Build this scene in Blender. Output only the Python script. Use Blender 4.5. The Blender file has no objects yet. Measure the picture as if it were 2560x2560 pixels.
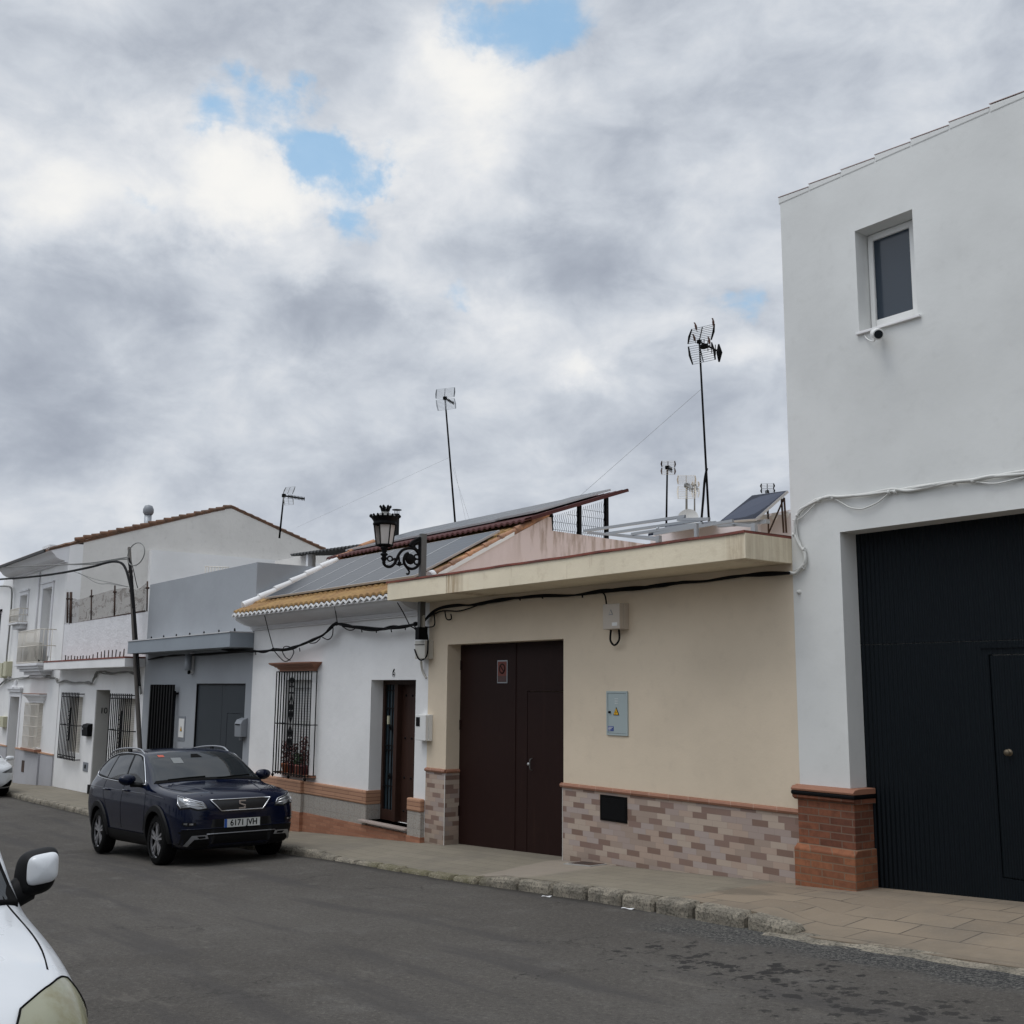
import bpy, bmesh, math, random
from mathutils import Vector, Matrix, noise as mnoise
from mathutils.bvhtree import BVHTree
random.seed(7)
R = math.radians
scn = bpy.context.scene
COL = scn.collection

# ------------------------------------------------------------------ camera model (camera at the origin, metres)
FPX, PITCH, ROLL, YAW = 2721.5, R(9.2836), R(.4402), R(36.9545)
FW = Vector((-math.cos(YAW)*math.cos(PITCH), math.sin(YAW)*math.cos(PITCH), math.sin(PITCH)))
_r0 = Vector((math.sin(YAW), math.cos(YAW), 0)); _u0 = _r0.cross(FW)
RT = _r0*math.cos(ROLL) + _u0*math.sin(ROLL)
UP = -_r0*math.sin(ROLL) + _u0*math.cos(ROLL)
def ray(x, y): return FW*FPX + RT*(x-1280) - UP*(y-1280)
def at(p, Y=8.8):
    r = ray(*p); return r*(Y/r.y)
def atx(p, X):
    r = ray(*p); return r*(X/r.x)
def atz(p, Z):
    r = ray(*p); return r*(Z/r.z)
# readings were taken in enlarged crops of the survey photograph
def zA(x, y): return (x*.3623, 1200+y*.3623)
def zB(x, y): return (x*.2588, 1600+y*.2588)
def zC(x, y): return (200+x*.2899, 1800+y*.2899)
def zD(x, y): return (560+x*.2899, 1350+y*.2899)
def zE(x, y): return (640+x*.2847, 1600+y*.2847)
def zF(x, y): return (900+x*.31056, 1150+y*.31056)
def z1(x, y): return (1000+x*.3623, 1450+y*.3623)
def z2(x, y): return (1400+x*.33644, 1150+y*.33644)
def z3(x, y): return (1350+x*.3623, 1650+y*.3623)
def z4(x, y): return (1900+x*.3416, 1150+y*.3416)
def z5(x, y): return (1900+x*.3933, 1800+y*.3933)
def z6(x, y): return (1900+x*.3623, 200+y*.3623)
def dd(x, y): return (x*1.32505, y*1.32505)

GX = [-400, -60, -33.5, -29.7, -18.1, -13.7, -10.6, -7.03, 0, 25, 250]
GZ = [-5.5, -4.1, -2.82, -2.745, -2.455, -2.18, -2.04, -1.82, -1.41, -.75, -.6]
def G(X):
    for i in range(len(GX)-1):
        if X <= GX[i+1]:
            t = (X-GX[i])/(GX[i+1]-GX[i]); return GZ[i]+(GZ[i+1]-GZ[i])*t
    return GZ[-1]
ROAD = -.14
def gnd(p, off=ROAD):
    r = ray(*p).normalized(); t = 1.5
    for k in range(6000):
        q = r*t
        if q.z <= G(q.x)+off: return q
        t += .02
    return q

# ------------------------------------------------------------------ helpers
def smooth(o, on=True):
    for f in o.data.polygons: f.use_smooth = on
class MB:
    def __init__(s): s.v = []; s.f = []; s.sm = []
    def add(s, vs, fs, sm=False):
        b = len(s.v); s.v += [Vector(v) for v in vs]; s.f += [[i+b for i in f] for f in fs]; s.sm += [sm]*len(fs)
        return s
    def box(s, x0, x1, y0, y1, z0, z1):
        if x0 > x1: x0, x1 = x1, x0
        if y0 > y1: y0, y1 = y1, y0
        if z0 > z1: z0, z1 = z1, z0
        return s.add([(x0,y0,z0),(x1,y0,z0),(x1,y1,z0),(x0,y1,z0),(x0,y0,z1),(x1,y0,z1),(x1,y1,z1),(x0,y1,z1)],
              [(3,2,1,0),(4,5,6,7),(0,1,5,4),(1,2,6,5),(2,3,7,6),(3,0,4,7)])
    def hexa(s, p): return s.add(p, [(3,2,1,0),(4,5,6,7),(0,1,5,4),(1,2,6,5),(2,3,7,6),(3,0,4,7)])
    def rail(s, a, b, w, h, up=(0,0,1)):      # rectangular bar from a to b
        a = Vector(a); b = Vector(b); d = (b-a).normalized(); u = Vector(up)
        if abs(d.dot(u)) > .98: u = Vector((0,1,0))
        r = d.cross(u).normalized(); u = r.cross(d)
        P = []
        for c in (a, b):
            P += [c-r*w/2-u*h/2, c+r*w/2-u*h/2, c+r*w/2+u*h/2, c-r*w/2+u*h/2]
        return s.add(P, [(0,1,2,3),(7,6,5,4),(0,4,5,1),(1,5,6,2),(2,6,7,3),(3,7,4,0)])
    def tube(s, pts, r, n=8, cap=True):
        pts = [Vector(p) for p in pts]; N = len(pts)
        rs = r if isinstance(r, (list, tuple)) else [r]*N
        vs = []; fs = []; t0 = (pts[1]-pts[0]).normalized()
        u = t0.orthogonal().normalized()
        for i, p in enumerate(pts):
            t = (pts[min(i+1, N-1)]-pts[max(i-1, 0)])
            if t.length < 1e-9: t = t0
            t = t.normalized()
            u = (u-t*u.dot(t)); u = u.normalized() if u.length > 1e-6 else t.orthogonal().normalized()
            w = t.cross(u)
            for k in range(n):
                a = 2*math.pi*k/n
                vs.append(p+(u*math.cos(a)+w*math.sin(a))*rs[i])
        for i in range(N-1):
            for k in range(n):
                k2 = (k+1) % n
                fs.append((i*n+k, i*n+k2, (i+1)*n+k2, (i+1)*n+k))
        s.add(vs, fs, True)
        if cap: s.add(vs, [list(range(n))[::-1], [(N-1)*n+k for k in range(n)]])
        return s
    def lathe(s, prof, c=(0,0,0), n=20, axis='z'):     # prof: (r, h)
        vs = []; fs = []; c = Vector(c)
        for r, h in prof:
            for k in range(n):
                a = 2*math.pi*k/n; x, y = r*math.cos(a), r*math.sin(a)
                vs.append(c+Vector({'z': (x,y,h), 'y': (x,h,y), 'x': (h,x,y)}[axis]))
        m = len(prof)
        for i in range(m-1):
            for k in range(n):
                k2 = (k+1) % n; fs.append((i*n+k, i*n+k2, (i+1)*n+k2, (i+1)*n+k))
        return s.add(vs, fs, True)
    def prism(s, poly, axis, a, b):       # poly 2D extruded along axis between a and b
        def P(u, v, w): return {'x': (w,u,v), 'y': (u,w,v), 'z': (u,v,w)}[axis]
        n = len(poly)
        vs = [P(u,v,a) for u, v in poly]+[P(u,v,b) for u, v in poly]
        fs = [list(range(n)), list(range(n, 2*n))[::-1]]+[(i, n+i, n+(i+1) % n, (i+1) % n) for i in range(n)]
        return s.add(vs, fs)
    def grid(s, fn, nu, nv, sm=True):
        vs = [fn(i/nu, j/nv) for i in range(nu+1) for j in range(nv+1)]
        fs = [(i*(nv+1)+j, (i+1)*(nv+1)+j, (i+1)*(nv+1)+j+1, i*(nv+1)+j+1) for i in range(nu) for j in range(nv)]
        return s.add(vs, fs, sm)
    def slab(s, xs, zs, holes, y0, y1):   # wall slab with rectangular holes (x0,x1,z0,z1)
        xs = sorted(set(xs)|{h[0] for h in holes}|{h[1] for h in holes}); zs = sorted(set(zs)|{h[2] for h in holes}|{h[3] for h in holes})
        def sol(i, j):
            if i < 0 or j < 0 or i >= len(xs)-1 or j >= len(zs)-1: return False
            cx = (xs[i]+xs[i+1])/2; cz = (zs[j]+zs[j+1])/2
            return not any(h[0] < cx < h[1] and h[2] < cz < h[3] for h in holes)
        for i in range(len(xs)-1):
            for j in range(len(zs)-1):
                if not sol(i, j): continue
                a, b, c, d = xs[i], xs[i+1], zs[j], zs[j+1]
                s.add([(a,y0,c),(b,y0,c),(b,y0,d),(a,y0,d),(a,y1,c),(b,y1,c),(b,y1,d),(a,y1,d)], [(0,1,2,3),(7,6,5,4)])
                k = len(s.v)-8
                for (di, dj, f) in ((-1,0,(0,3,7,4)),(1,0,(1,5,6,2)),(0,-1,(0,4,5,1)),(0,1,(3,2,6,7))):
                    if not sol(i+di, j+dj): s.f.append([k+q for q in f]); s.sm.append(False)
        return s
    def build(s, name, mat, parent=None, bevel=0, seg=2, weld=True, sub=0):
        me = bpy.data.meshes.new(name); off = parent.get('_o') if parent else None
        o3 = Vector(off) if off else Vector((0,0,0))
        if parent and parent.type == 'MESH': o3 = Vector(parent.get('_o', (0,0,0)))
        me.from_pydata([tuple(v-o3) for v in s.v], [], s.f); me.update()
        bm = bmesh.new(); bm.from_mesh(me)
        if weld: bmesh.ops.remove_doubles(bm, verts=bm.verts, dist=1e-5)
        bmesh.ops.recalc_face_normals(bm, faces=bm.faces); bm.to_mesh(me); bm.free()
        if any(s.sm) and len(me.polygons) == len(s.sm):
            for p, q in zip(me.polygons, s.sm): p.use_smooth = q
        o = bpy.data.objects.new(name, me); COL.objects.link(o)
        me.materials.append(mat)
        if parent: o.parent = parent; o['_o'] = tuple(o3)
        if bevel:
            m = o.modifiers.new('b', 'BEVEL'); m.width = bevel; m.segments = seg; m.limit_method = 'ANGLE'; m.angle_limit = R(40)
        if sub:
            m = o.modifiers.new('s', 'SUBSURF'); m.levels = m.render_levels = sub; smooth(o)
        return o
def thing(name, label, cat, loc, group=None):
    o = bpy.data.objects.new(name, None); COL.objects.link(o); o.location = loc; o['_o'] = tuple(loc)
    o.empty_display_size = .2
    o['label'] = label; o['category'] = cat
    if group: o['group'] = group
    return o
def tag(o, label, cat, group=None):
    o['label'] = label; o['category'] = cat
    if group: o['group'] = group
    return o
def struct(o, kind='structure'): o['kind'] = kind; return o
def smoothpath(pts, n=8):
    pts = [Vector(p) for p in pts]; out = []
    for i in range(len(pts)-1):
        p0 = pts[max(i-1,0)]; p1 = pts[i]; p2 = pts[i+1]; p3 = pts[min(i+2, len(pts)-1)]
        for k in range(n):
            t = k/n
            out.append(.5*((2*p1)+(p2-p0)*t+(2*p0-5*p1+4*p2-p3)*t*t+(3*p1-p0-3*p2+p3)*t**3))
    return out+[pts[-1]]

# ------------------------------------------------------------------ materials
def nodes(m): return m.node_tree.nodes, m.node_tree.links
def mk(name, col, rough=.6, metal=0, spec=None, coat=0, emit=None):
    m = bpy.data.materials.new(name); m.use_nodes = True; b = m.node_tree.nodes['Principled BSDF']
    b.inputs['Base Color'].default_value = (*col, 1); b.inputs['Roughness'].default_value = rough; b.inputs['Metallic'].default_value = metal
    if spec is not None: b.inputs['Specular IOR Level'].default_value = spec
    if coat: b.inputs['Coat Weight'].default_value = coat; b.inputs['Coat Roughness'].default_value = .04
    return m
class NT:
    def __init__(s, tree): s.t = tree; s.n = tree.nodes; s.l = tree.links
    def new(s, typ, **kw):
        n = s.n.new(typ)
        for k, v in kw.items(): setattr(n, k, v)
        return n
    def put(s, sock, v):
        if isinstance(v, bpy.types.NodeSocket): s.l.new(v, sock)
        elif v is not None: sock.default_value = v
    def math(s, op, a, b=None, c=None, clamp=False):
        n = s.new('ShaderNodeMath', operation=op, use_clamp=clamp)
        s.put(n.inputs[0], a)
        if b is not None: s.put(n.inputs[1], b)
        if c is not None: s.put(n.inputs[2], c)
        return n.outputs[0]
    def vmath(s, op, a, b=None, scale=None):
        n = s.new('ShaderNodeVectorMath', operation=op); s.put(n.inputs[0], a)
        if b is not None: s.put(n.inputs[1], b)
        if scale is not None: s.put(n.inputs['Scale'], scale)
        return n.outputs['Value'] if op in ('DISTANCE','LENGTH','DOT_PRODUCT') else n.outputs[0]
    def noise(s, vec, scale, detail=4, rough=.55, dist=0, out='Fac'):
        n = s.new('ShaderNodeTexNoise'); s.put(n.inputs['Vector'], vec); n.inputs['Scale'].default_value = scale
        n.inputs['Detail'].default_value = detail; n.inputs['Roughness'].default_value = rough; n.inputs['Distortion'].default_value = dist
        return n.outputs[out]
    def ramp(s, fac, stops, interp='LINEAR'):
        n = s.new('ShaderNodeValToRGB'); s.put(n.inputs[0], fac); cr = n.color_ramp; cr.interpolation = interp
        while len(cr.elements) < len(stops): cr.elements.new(.5)
        for e, (p, c) in zip(cr.elements, stops):
            e.position = p; e.color = (*c, 1) if len(c) == 3 else c
        return n.outputs[0]
    def mix(s, fac, a, b, blend='MIX'):
        n = s.new('ShaderNodeMix', data_type='RGBA', blend_type=blend); s.put(n.inputs[0], fac)
        for i, v in ((6, a), (7, b)):
            if isinstance(v, (tuple, list)): v = (*v, 1) if len(v) == 3 else v
            s.put(n.inputs[i], v)
        return n.outputs[2]
    def sstep(s, v, a, b):
        n = s.new('ShaderNodeMapRange', interpolation_type='SMOOTHSTEP'); s.put(n.inputs[0], v); n.inputs[1].default_value = a; n.inputs[2].default_value = b
        return n.outputs[0]
def base(name, rough=.8):
    m = mk(name, (.5,.5,.5), rough); t = NT(m.node_tree); b = m.node_tree.nodes['Principled BSDF']
    pos = t.new('ShaderNodeNewGeometry').outputs['Position']
    return m, t, b, pos
def bump(t, b, h, strength=.3, dist=.01):
    n = t.new('ShaderNodeBump'); n.inputs['Strength'].default_value = strength; n.inputs['Distance'].default_value = dist
    t.put(n.inputs['Height'], h); t.l.new(n.outputs[0], b.inputs['Normal'])
def sc(c, k): return tuple(min(1, x*k) for x in c)
def plaster(name, col, dirt=(.25,.22,.18), amt=.25, bs=.25, streak=.3, rough=.9, rgh=8):
    m, t, b, pos = base(name, rough)
    n1 = t.noise(pos, .8, 5); n2 = t.noise(pos, 7, 6, .6); n3 = t.noise(pos, rgh*5, 4)
    st = t.vmath('MULTIPLY', pos, (9, 9, .7)); n4 = t.noise(st, 1, 5, .6)
    c = t.mix(t.sstep(n1, .3, .75), sc(col, 1.04), sc(col, .92))
    c = t.mix(t.math('MULTIPLY', t.sstep(n2, .5, .85), amt), c, dirt)
    c = t.mix(t.math('MULTIPLY', t.sstep(n4, .56, .8), streak*.5), c, sc(dirt, 1.6))
    t.l.new(c, b.inputs['Base Color'])
    h = t.math('ADD', t.math('MULTIPLY', n3, .35), t.math('ADD', t.noise(pos, rgh, 4), t.math('MULTIPLY', t.noise(pos, 1.7, 2), 1.5)))
    bump(t, b, h, bs, .02)
    return m
def facadevec(t, pos, ax='X'):
    sp = t.new('ShaderNodeSeparateXYZ'); t.l.new(pos, sp.inputs[0]); cb = t.new('ShaderNodeCombineXYZ')
    if ax == 'XY':     # works on faces turned either way
        t.l.new(t.math('ADD', sp.outputs[0], sp.outputs[1]), cb.inputs[0]); t.l.new(sp.outputs[2], cb.inputs[1])
    elif ax == 'G': t.l.new(sp.outputs[0], cb.inputs[0]); t.l.new(sp.outputs[1], cb.inputs[1])
    elif ax == 'Y': t.l.new(sp.outputs[1], cb.inputs[0]); t.l.new(sp.outputs[2], cb.inputs[1])
    else: t.l.new(sp.outputs[0], cb.inputs[0]); t.l.new(sp.outputs[2], cb.inputs[1])
    return cb.outputs[0], sp
def brick(t, vec, w, h, mort, off=.5, c1=(0,0,0,1), c2=(1,1,1,1), cm=(0,0,0,1), bias=0, sm=.1):
    n = t.new('ShaderNodeTexBrick'); t.put(n.inputs['Vector'], vec); n.inputs['Scale'].default_value = 1
    n.inputs['Brick Width'].default_value = w; n.inputs['Row Height'].default_value = h; n.inputs['Mortar Size'].default_value = mort
    n.inputs['Mortar Smooth'].default_value = sm; n.inputs['Color1'].default_value = c1; n.inputs['Color2'].default_value = c2; n.inputs['Mortar'].default_value = cm; n.inputs['Bias'].default_value = bias
    n.offset = off; n.squash = 1
    return n
def brickmat(name, w, h, mort, stops, mortar, ax='XY', off=.5, rough=.8, b_=.5, dirt=.3, lift=.004):
    m, t, b, pos = base(name, rough)
    v, sp = facadevec(t, pos, ax); n = brick(t, v, w, h, mort, off)
    c = t.ramp(n.outputs['Color'], stops, 'CONSTANT' if len(stops) > 3 else 'LINEAR')
    c = t.mix(t.math('MULTIPLY', t.sstep(t.noise(pos, 14, 6, .65), .35, .8), dirt), c, sc(stops[0][1], .55))
    c = t.mix(n.outputs['Fac'], c, mortar); t.l.new(c, b.inputs['Base Color'])
    bump(t, b, t.math('SUBTRACT', t.math('MULTIPLY', t.noise(pos, 60, 4), .25), n.outputs['Fac']), b_, lift)
    return m
WHITE = (.765,.76,.75)
M = {}
M['white'] = plaster('white_plaster', WHITE, (.45,.45,.43), .12, .22, .18)
M['white2'] = plaster('white_plaster_plain', (.77,.765,.755), (.5,.5,.48), .1, .15, .1)
M['rough_white'] = plaster('rough_white_render', (.72,.72,.73), (.35,.34,.33), .35, 1.0, .4, rgh=18)
M['wbig'] = plaster('white_building_render', (.675,.68,.66), (.42,.42,.40), .2, .16, .5, rgh=3)
M['cream'] = plaster('cream_gable_render', (.66,.64,.605), (.36,.34,.31), .3, .3, .6)
M['tan'] = plaster('tan_paint', (.67,.565,.43), (.45,.37,.28), .2, .15, .3)
M['tan_fascia'] = plaster('tan_fascia_paint', (.78,.69,.52), (.40,.30,.18), .35, .25, .7)
M['grey'] = plaster('grey_paint', (.305,.322,.343), (.24,.26,.28), .12, .2, .15)
M['grey_dark'] = plaster('grey_canopy_paint', (.25,.28,.31), (.16,.18,.2), .15, .1, .2)
M['grey_plinth'] = plaster('grey_plinth_paint', (.40,.40,.42), (.28,.28,.28), .15, .1, .2)
M['cornice'] = plaster('white_cornice', (.70,.70,.71), (.45,.44,.42), .15, .1, .3)
M['concrete'] = plaster('grey_concrete', (.35,.34,.32), (.2,.19,.17), .4, .3, .4)
def pinkmat():
    m, t, b, pos = base('pink_party_wall', .9); v, sp = facadevec(t, pos, 'X')
    n1 = t.noise(pos, 3, 5); c = t.mix(n1, (.72,.60,.575), (.66,.56,.54))
    w = t.new('ShaderNodeVectorMath', operation='MULTIPLY'); t.l.new(pos, w.inputs[0]); w.inputs[1].default_value = (9, 9, 1.3)
    s = t.noise(w.outputs[0], 1, 6, .65)
    fy = t.math('SUBTRACT', 1, t.math('MULTIPLY', t.math('ABSOLUTE', t.math('SUBTRACT', sp.outputs[0], 0)), 0))
    sy = t.new('ShaderNodeSeparateXYZ'); t.l.new(pos, sy.inputs[0])
    top = t.math('MULTIPLY', t.sstep(sy.outputs[2], 1.7, 2.7), t.sstep(sy.outputs[1], 10.2, 10.7))
    k = t.math('MULTIPLY', t.sstep(s, .44, .62), t.math('ADD', t.math('MULTIPLY', top, .62), .05))
    c = t.mix(k, c, (.24,.15,.085)); t.l.new(c, b.inputs['Base Color']); bump(t, b, t.noise(pos, 14, 5), .3, .02)
    return m
M['pink'] = pinkmat()
def fascia_stain(m):
    t = NT(m.node_tree); b = m.node_tree.nodes['Principled BSDF']; src = b.inputs['Base Color'].links[0].from_socket
    pos = t.new('ShaderNodeNewGeometry').outputs['Position']; sp = t.new('ShaderNodeSeparateXYZ'); t.l.new(pos, sp.inputs[0])
    w = t.noise(t.vmath('MULTIPLY', pos, (14,14,1.2)), 1, 5, .65)
    a = t.math('MULTIPLY', t.sstep(sp.outputs[0], -12.24, -12.18), t.math('SUBTRACT', 1, t.sstep(sp.outputs[0], -12.1, -11.7)))
    a2 = t.math('SUBTRACT', 1, t.sstep(t.math('ABSOLUTE', t.math('ADD', sp.outputs[0], 7.12)), .03, .22))
    k = t.math('ADD', t.math('MULTIPLY', t.math('ADD', a, t.math('MULTIPLY', a2, .6)), t.math('MULTIPLY', t.sstep(w, .35, .6), .7)), t.math('MULTIPLY', t.sstep(w, .60, .72), .22))
    t.l.new(t.mix(k, src, (.30,.19,.09)), b.inputs['Base Color'])
fascia_stain(M['tan_fascia'])
M['pinkwhite'] = plaster('pale_terrace_wall', (.66,.60,.60), (.4,.35,.33), .2, .2, .4)
M['tileplinth'] = brickmat('glazed_brick_tile', .19, .0635, .0022, [(0,(.19,.115,.085)),(.25,(.42,.315,.25)),(.42,(.36,.285,.25)),(.62,(.45,.36,.29)),(.8,(.34,.26,.205)),(.9,(.39,.315,.285))], (.26,.205,.17), off=.42, rough=.45, b_=.35, dirt=.12, lift=.002)
def tileplinth():
    m, t, b, pos = base('glazed_brick_tile', .5); v, sp = facadevec(t, pos, 'XY'); s2 = t.new('ShaderNodeSeparateXYZ'); t.l.new(v, s2.inputs[0])
    H_, W_ = .0635, .205
    zr = t.math('DIVIDE', s2.outputs[1], H_); row = t.math('FLOOR', zr); fz = t.math('FRACT', zr)
    u = t.math('ADD', t.math('DIVIDE', s2.outputs[0], W_), t.math('MULTIPLY', row, .37)); col = t.math('FLOOR', u); fu = t.math('FRACT', u)
    def rnd(k): return t.math('FRACT', t.math('MULTIPLY', t.math('SINE', t.math('ADD', t.math('MULTIPLY', col, 12.99+k), t.math('MULTIPLY', row, 78.23-k))), 4375.85))
    dark = t.math('COMPARE', t.math('FLOORED_MODULO', t.math('ADD', col, t.math('MULTIPLY', row, 2)), 4), 0, .1) if False else t.math('LESS_THAN', t.math('ABSOLUTE', t.math('FLOORED_MODULO', t.math('ADD', col, t.math('MULTIPLY', row, 2)), 4)), .5)
    dark = t.math('MULTIPLY', dark, t.math('GREATER_THAN', rnd(3), .13)); dark = t.math('MAXIMUM', dark, t.math('GREATER_THAN', rnd(7), .95))
    lt = t.ramp(rnd(0), [(0,(.43,.325,.26)),(.25,(.37,.295,.26)),(.45,(.46,.37,.30)),(.68,(.35,.27,.22)),(.84,(.40,.33,.30))], 'CONSTANT')
    dk = t.mix(rnd(5), (.20,.125,.095), (.25,.165,.135)); c = t.mix(dark, lt, dk)
    c = t.mix(t.math('MULTIPLY', t.noise(t.vmath('MULTIPLY', pos, (30,30,90)), 1, 4, .7), .22), c, (.25,.19,.155))
    e = t.math('MAXIMUM', t.math('LESS_THAN', t.math('MINIMUM', fz, t.math('SUBTRACT', 1, fz)), .022), t.math('LESS_THAN', t.math('MINIMUM', fu, t.math('SUBTRACT', 1, fu)), .008))
    c = t.mix(t.math('MULTIPLY', e, .6), c, (.22,.17,.14))
    g = t.math('MULTIPLY', t.sstep(t.math('SUBTRACT', s2.outputs[1], t.math('MULTIPLY', t.noise(pos, 5, 5, .7), .35)), -1.95, -2.35), .4); c = t.mix(g, c, (.17,.135,.10))
    t.l.new(c, b.inputs['Base Color']); bump(t, b, t.math('SUBTRACT', t.math('MULTIPLY', rnd(9), .5), e), .35, .003); return m
M['tileplinth'] = tileplinth()
M['brick'] = brickmat('red_brick', .25, .068, .006, [(0,(.125,.043,.024)),(1,(.25,.088,.042))], (.155,.10,.07), rough=.9, dirt=.7)
M['brickbase'] = brickmat('orange_weathered_brick', .25, .068, .006, [(0,(.185,.068,.033)),(1,(.315,.12,.055))], (.19,.12,.075), rough=.9, dirt=.6)
M['brick6'] = brickmat('orange_brick', .24, .055, .005, [(0,(.30,.125,.07)),(1,(.41,.19,.11))], (.28,.14,.085), rough=.8, dirt=.3)
M['soldier'] = brickmat('orange_long_tile', .9, .058, .004, [(0,(.37,.20,.12)),(1,(.45,.245,.15))], (.16,.075,.045), rough=.7, dirt=.15)
M['trim'] = brickmat('terracotta_trim', .30, 3., .004, [(0,(.27,.125,.075)),(1,(.34,.16,.10))], (.40,.26,.2), rough=.6, dirt=.25)
M['terra'] = plaster('terracotta_moulding', (.30,.14,.085), (.2,.08,.05), .3, .3, .2, .7)
def flowertile():
    m, t, b, pos = base('patterned_grey_tile', .5); v, sp = facadevec(t, pos, 'XY')
    n = brick(t, v, .2, .2, .0025, 0); vo = t.new('ShaderNodeTexVoronoi'); t.l.new(v, vo.inputs['Vector']); vo.inputs['Scale'].default_value = 48
    c = t.mix(t.sstep(vo.outputs['Distance'], .2, .5), (.24,.215,.19), (.36,.335,.30)); c = t.mix(t.sstep(t.noise(pos, 30, 3), .5, .7), c, (.33,.27,.23))
    c = t.mix(n.outputs['Fac'], c, (.2,.19,.18)); t.l.new(c, b.inputs['Base Color']); return m
M['flower'] = flowertile()
def tilemat(name, a, bcol, dark):
    m, t, b, pos = base(name, .85)
    c = t.mix(t.sstep(t.noise(pos, 3, 5, .6), .35, .65), a, bcol); c = t.mix(t.math('MULTIPLY', t.sstep(t.noise(pos, 16, 6, .7), .5, .75), .8), c, dark)
    t.l.new(c, b.inputs['Base Color']); bump(t, b, t.noise(pos, 50, 4), .4, .005); return m
M['rooftile'] = tilemat('weathered_ochre_tile', (.33,.20,.07), (.25,.135,.05), (.10,.07,.04))
M['redtile'] = tilemat('weathered_clay_tile', (.46,.235,.125), (.22,.125,.085), (.06,.045,.04))
M['browntile'] = tilemat('old_brown_tile', (.175,.088,.05), (.11,.068,.045), (.04,.032,.028))
M['whitetile'] = plaster('whitewashed_tile', (.74,.74,.74), (.4,.38,.36), .25, .2, .3)
M['redpaint'] = tilemat('red_oxide_coping', (.24,.070,.048), (.16,.055,.042), (.06,.03,.03))
M['redsheet'] = mk('red_roof_sheet', (.075,.024,.022), .6, 0, .2)
M['jamb'] = plaster('light_grey_jamb', (.52,.51,.48), (.35,.33,.3), .3, .2, .4)
M['darksheet'] = mk('dark_roof_sheet', (.035,.035,.035), .7)
M['black'] = mk('black_iron', (.004,.004,.0045), .6, 0, .12)
M['blackm'] = mk('black_matt', (.004,.004,.004), .85, 0, .1)
M['steel'] = mk('galvanised_steel', (.36,.38,.40), .45, .6)
M['steelp'] = mk('grey_steel_post', (.13,.13,.125), .6, .4)
M['alu'] = mk('aluminium_frame', (.58,.58,.58), .4, .5)
M['whitep'] = mk('white_plastic', (.72,.72,.70), .45)
M['beigep'] = mk('beige_plastic', (.50,.48,.43), .5)
M['yellowp'] = mk('yellowed_plastic', (.50,.48,.34), .55)
M['greyp'] = mk('grey_metal_box', (.20,.215,.235), .45)
M['brownbox'] = mk('aged_plastic_box', (.52,.46,.39), .6)
M['cab'] = mk('pale_grey_cabinet', (.36,.42,.42), .45)
M['cable'] = mk('black_cable', (.004,.004,.0045), .65, 0, .12)
M['gcable'] = mk('grey_cable', (.20,.20,.19), .7)
M['wcable'] = plaster('painted_cable', (.60,.60,.57), (.3,.3,.27), .3, .1, .1)
M['wood'] = plaster('old_wood_pole', (.075,.067,.06), (.03,.027,.025), .5, .5, .8)
M['rust'] = tilemat('rusty_iron', (.065,.034,.022), (.035,.022,.017), (.02,.014,.012))
M['glass'] = mk('dark_window_glass', (.012,.016,.02), .06, 0, .5)
M['frosted'] = mk('frosted_window_glass', (.024,.036,.052), .12, 0, .5)
M['blind'] = brickmat('white_roller_blind', 60, .045, .004, [(0,(.62,.62,.61)),(1,(.62,.62,.61))], (.30,.30,.30), rough=.6, dirt=.1)
M['creamblind'] = brickmat('cream_roller_blind', 60, .045, .004, [(0,(.60,.56,.49)),(1,(.60,.56,.49))], (.30,.28,.25), rough=.6, dirt=.1)
M['creamp'] = mk('cream_painted_iron', (.62,.58,.51), .5)
M['yellow'] = mk('warning_yellow', (.78,.42,.02), .5)
M['blue'] = mk('sticker_blue', (.05,.08,.26), .5)
M['marble'] = plaster('marble_step', (.42,.35,.31), (.3,.22,.2), .2, .05, .1, .4)
M['dish'] = mk('grey_dish', (.52,.52,.50), .5)
M['signred'] = mk('faded_sign_red', (.14,.025,.014), .5)
M['signgrey'] = mk('faded_sign_ground', (.07,.035,.03), .6)
M['brown'] = plaster('brown_painted_steel', (.0195,.0078,.0062), (.032,.015,.011), .35, .08, .6, .55)
M['greydoor'] = plaster('charcoal_door', (.036,.043,.050), (.03,.034,.038), .3, .05, .3, .5)
for k_ in ('brown','greydoor'): M[k_].node_tree.nodes['Principled BSDF'].inputs['Specular IOR Level'].default_value = .15
M['litter'] = mk('white_litter', (.75,.75,.75), .7)
def navy():
    m, t, b, pos = base('navy_ribbed_steel', .55); b.inputs['Specular IOR Level'].default_value = .14; v, sp = facadevec(t, pos, 'X')
    w = t.new('ShaderNodeTexWave', wave_type='BANDS', bands_direction='X'); t.l.new(v, w.inputs['Vector']); w.inputs['Scale'].default_value = 6.5
    c = t.mix(t.noise(pos, 2, 4), (.0045,.0075,.0100), (.0075,.011,.0145)); t.l.new(c, b.inputs['Base Color'])
    bump(t, b, w.outputs['Fac'], 1.0, .02); return m
M['navy'] = navy()
def doorwood():
    m, t, b, pos = base('dark_stained_wood', .5); b.inputs['Specular IOR Level'].default_value = .2
    s = t.vmath('MULTIPLY', pos, (26, 26, 1.2)); n = t.noise(s, 1, 6, .6)
    c = t.mix(n, (.020,.010,.007), (.055,.026,.018)); t.l.new(c, b.inputs['Base Color']); bump(t, b, n, .2, .004); return m
M['doorwood'] = doorwood()
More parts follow.
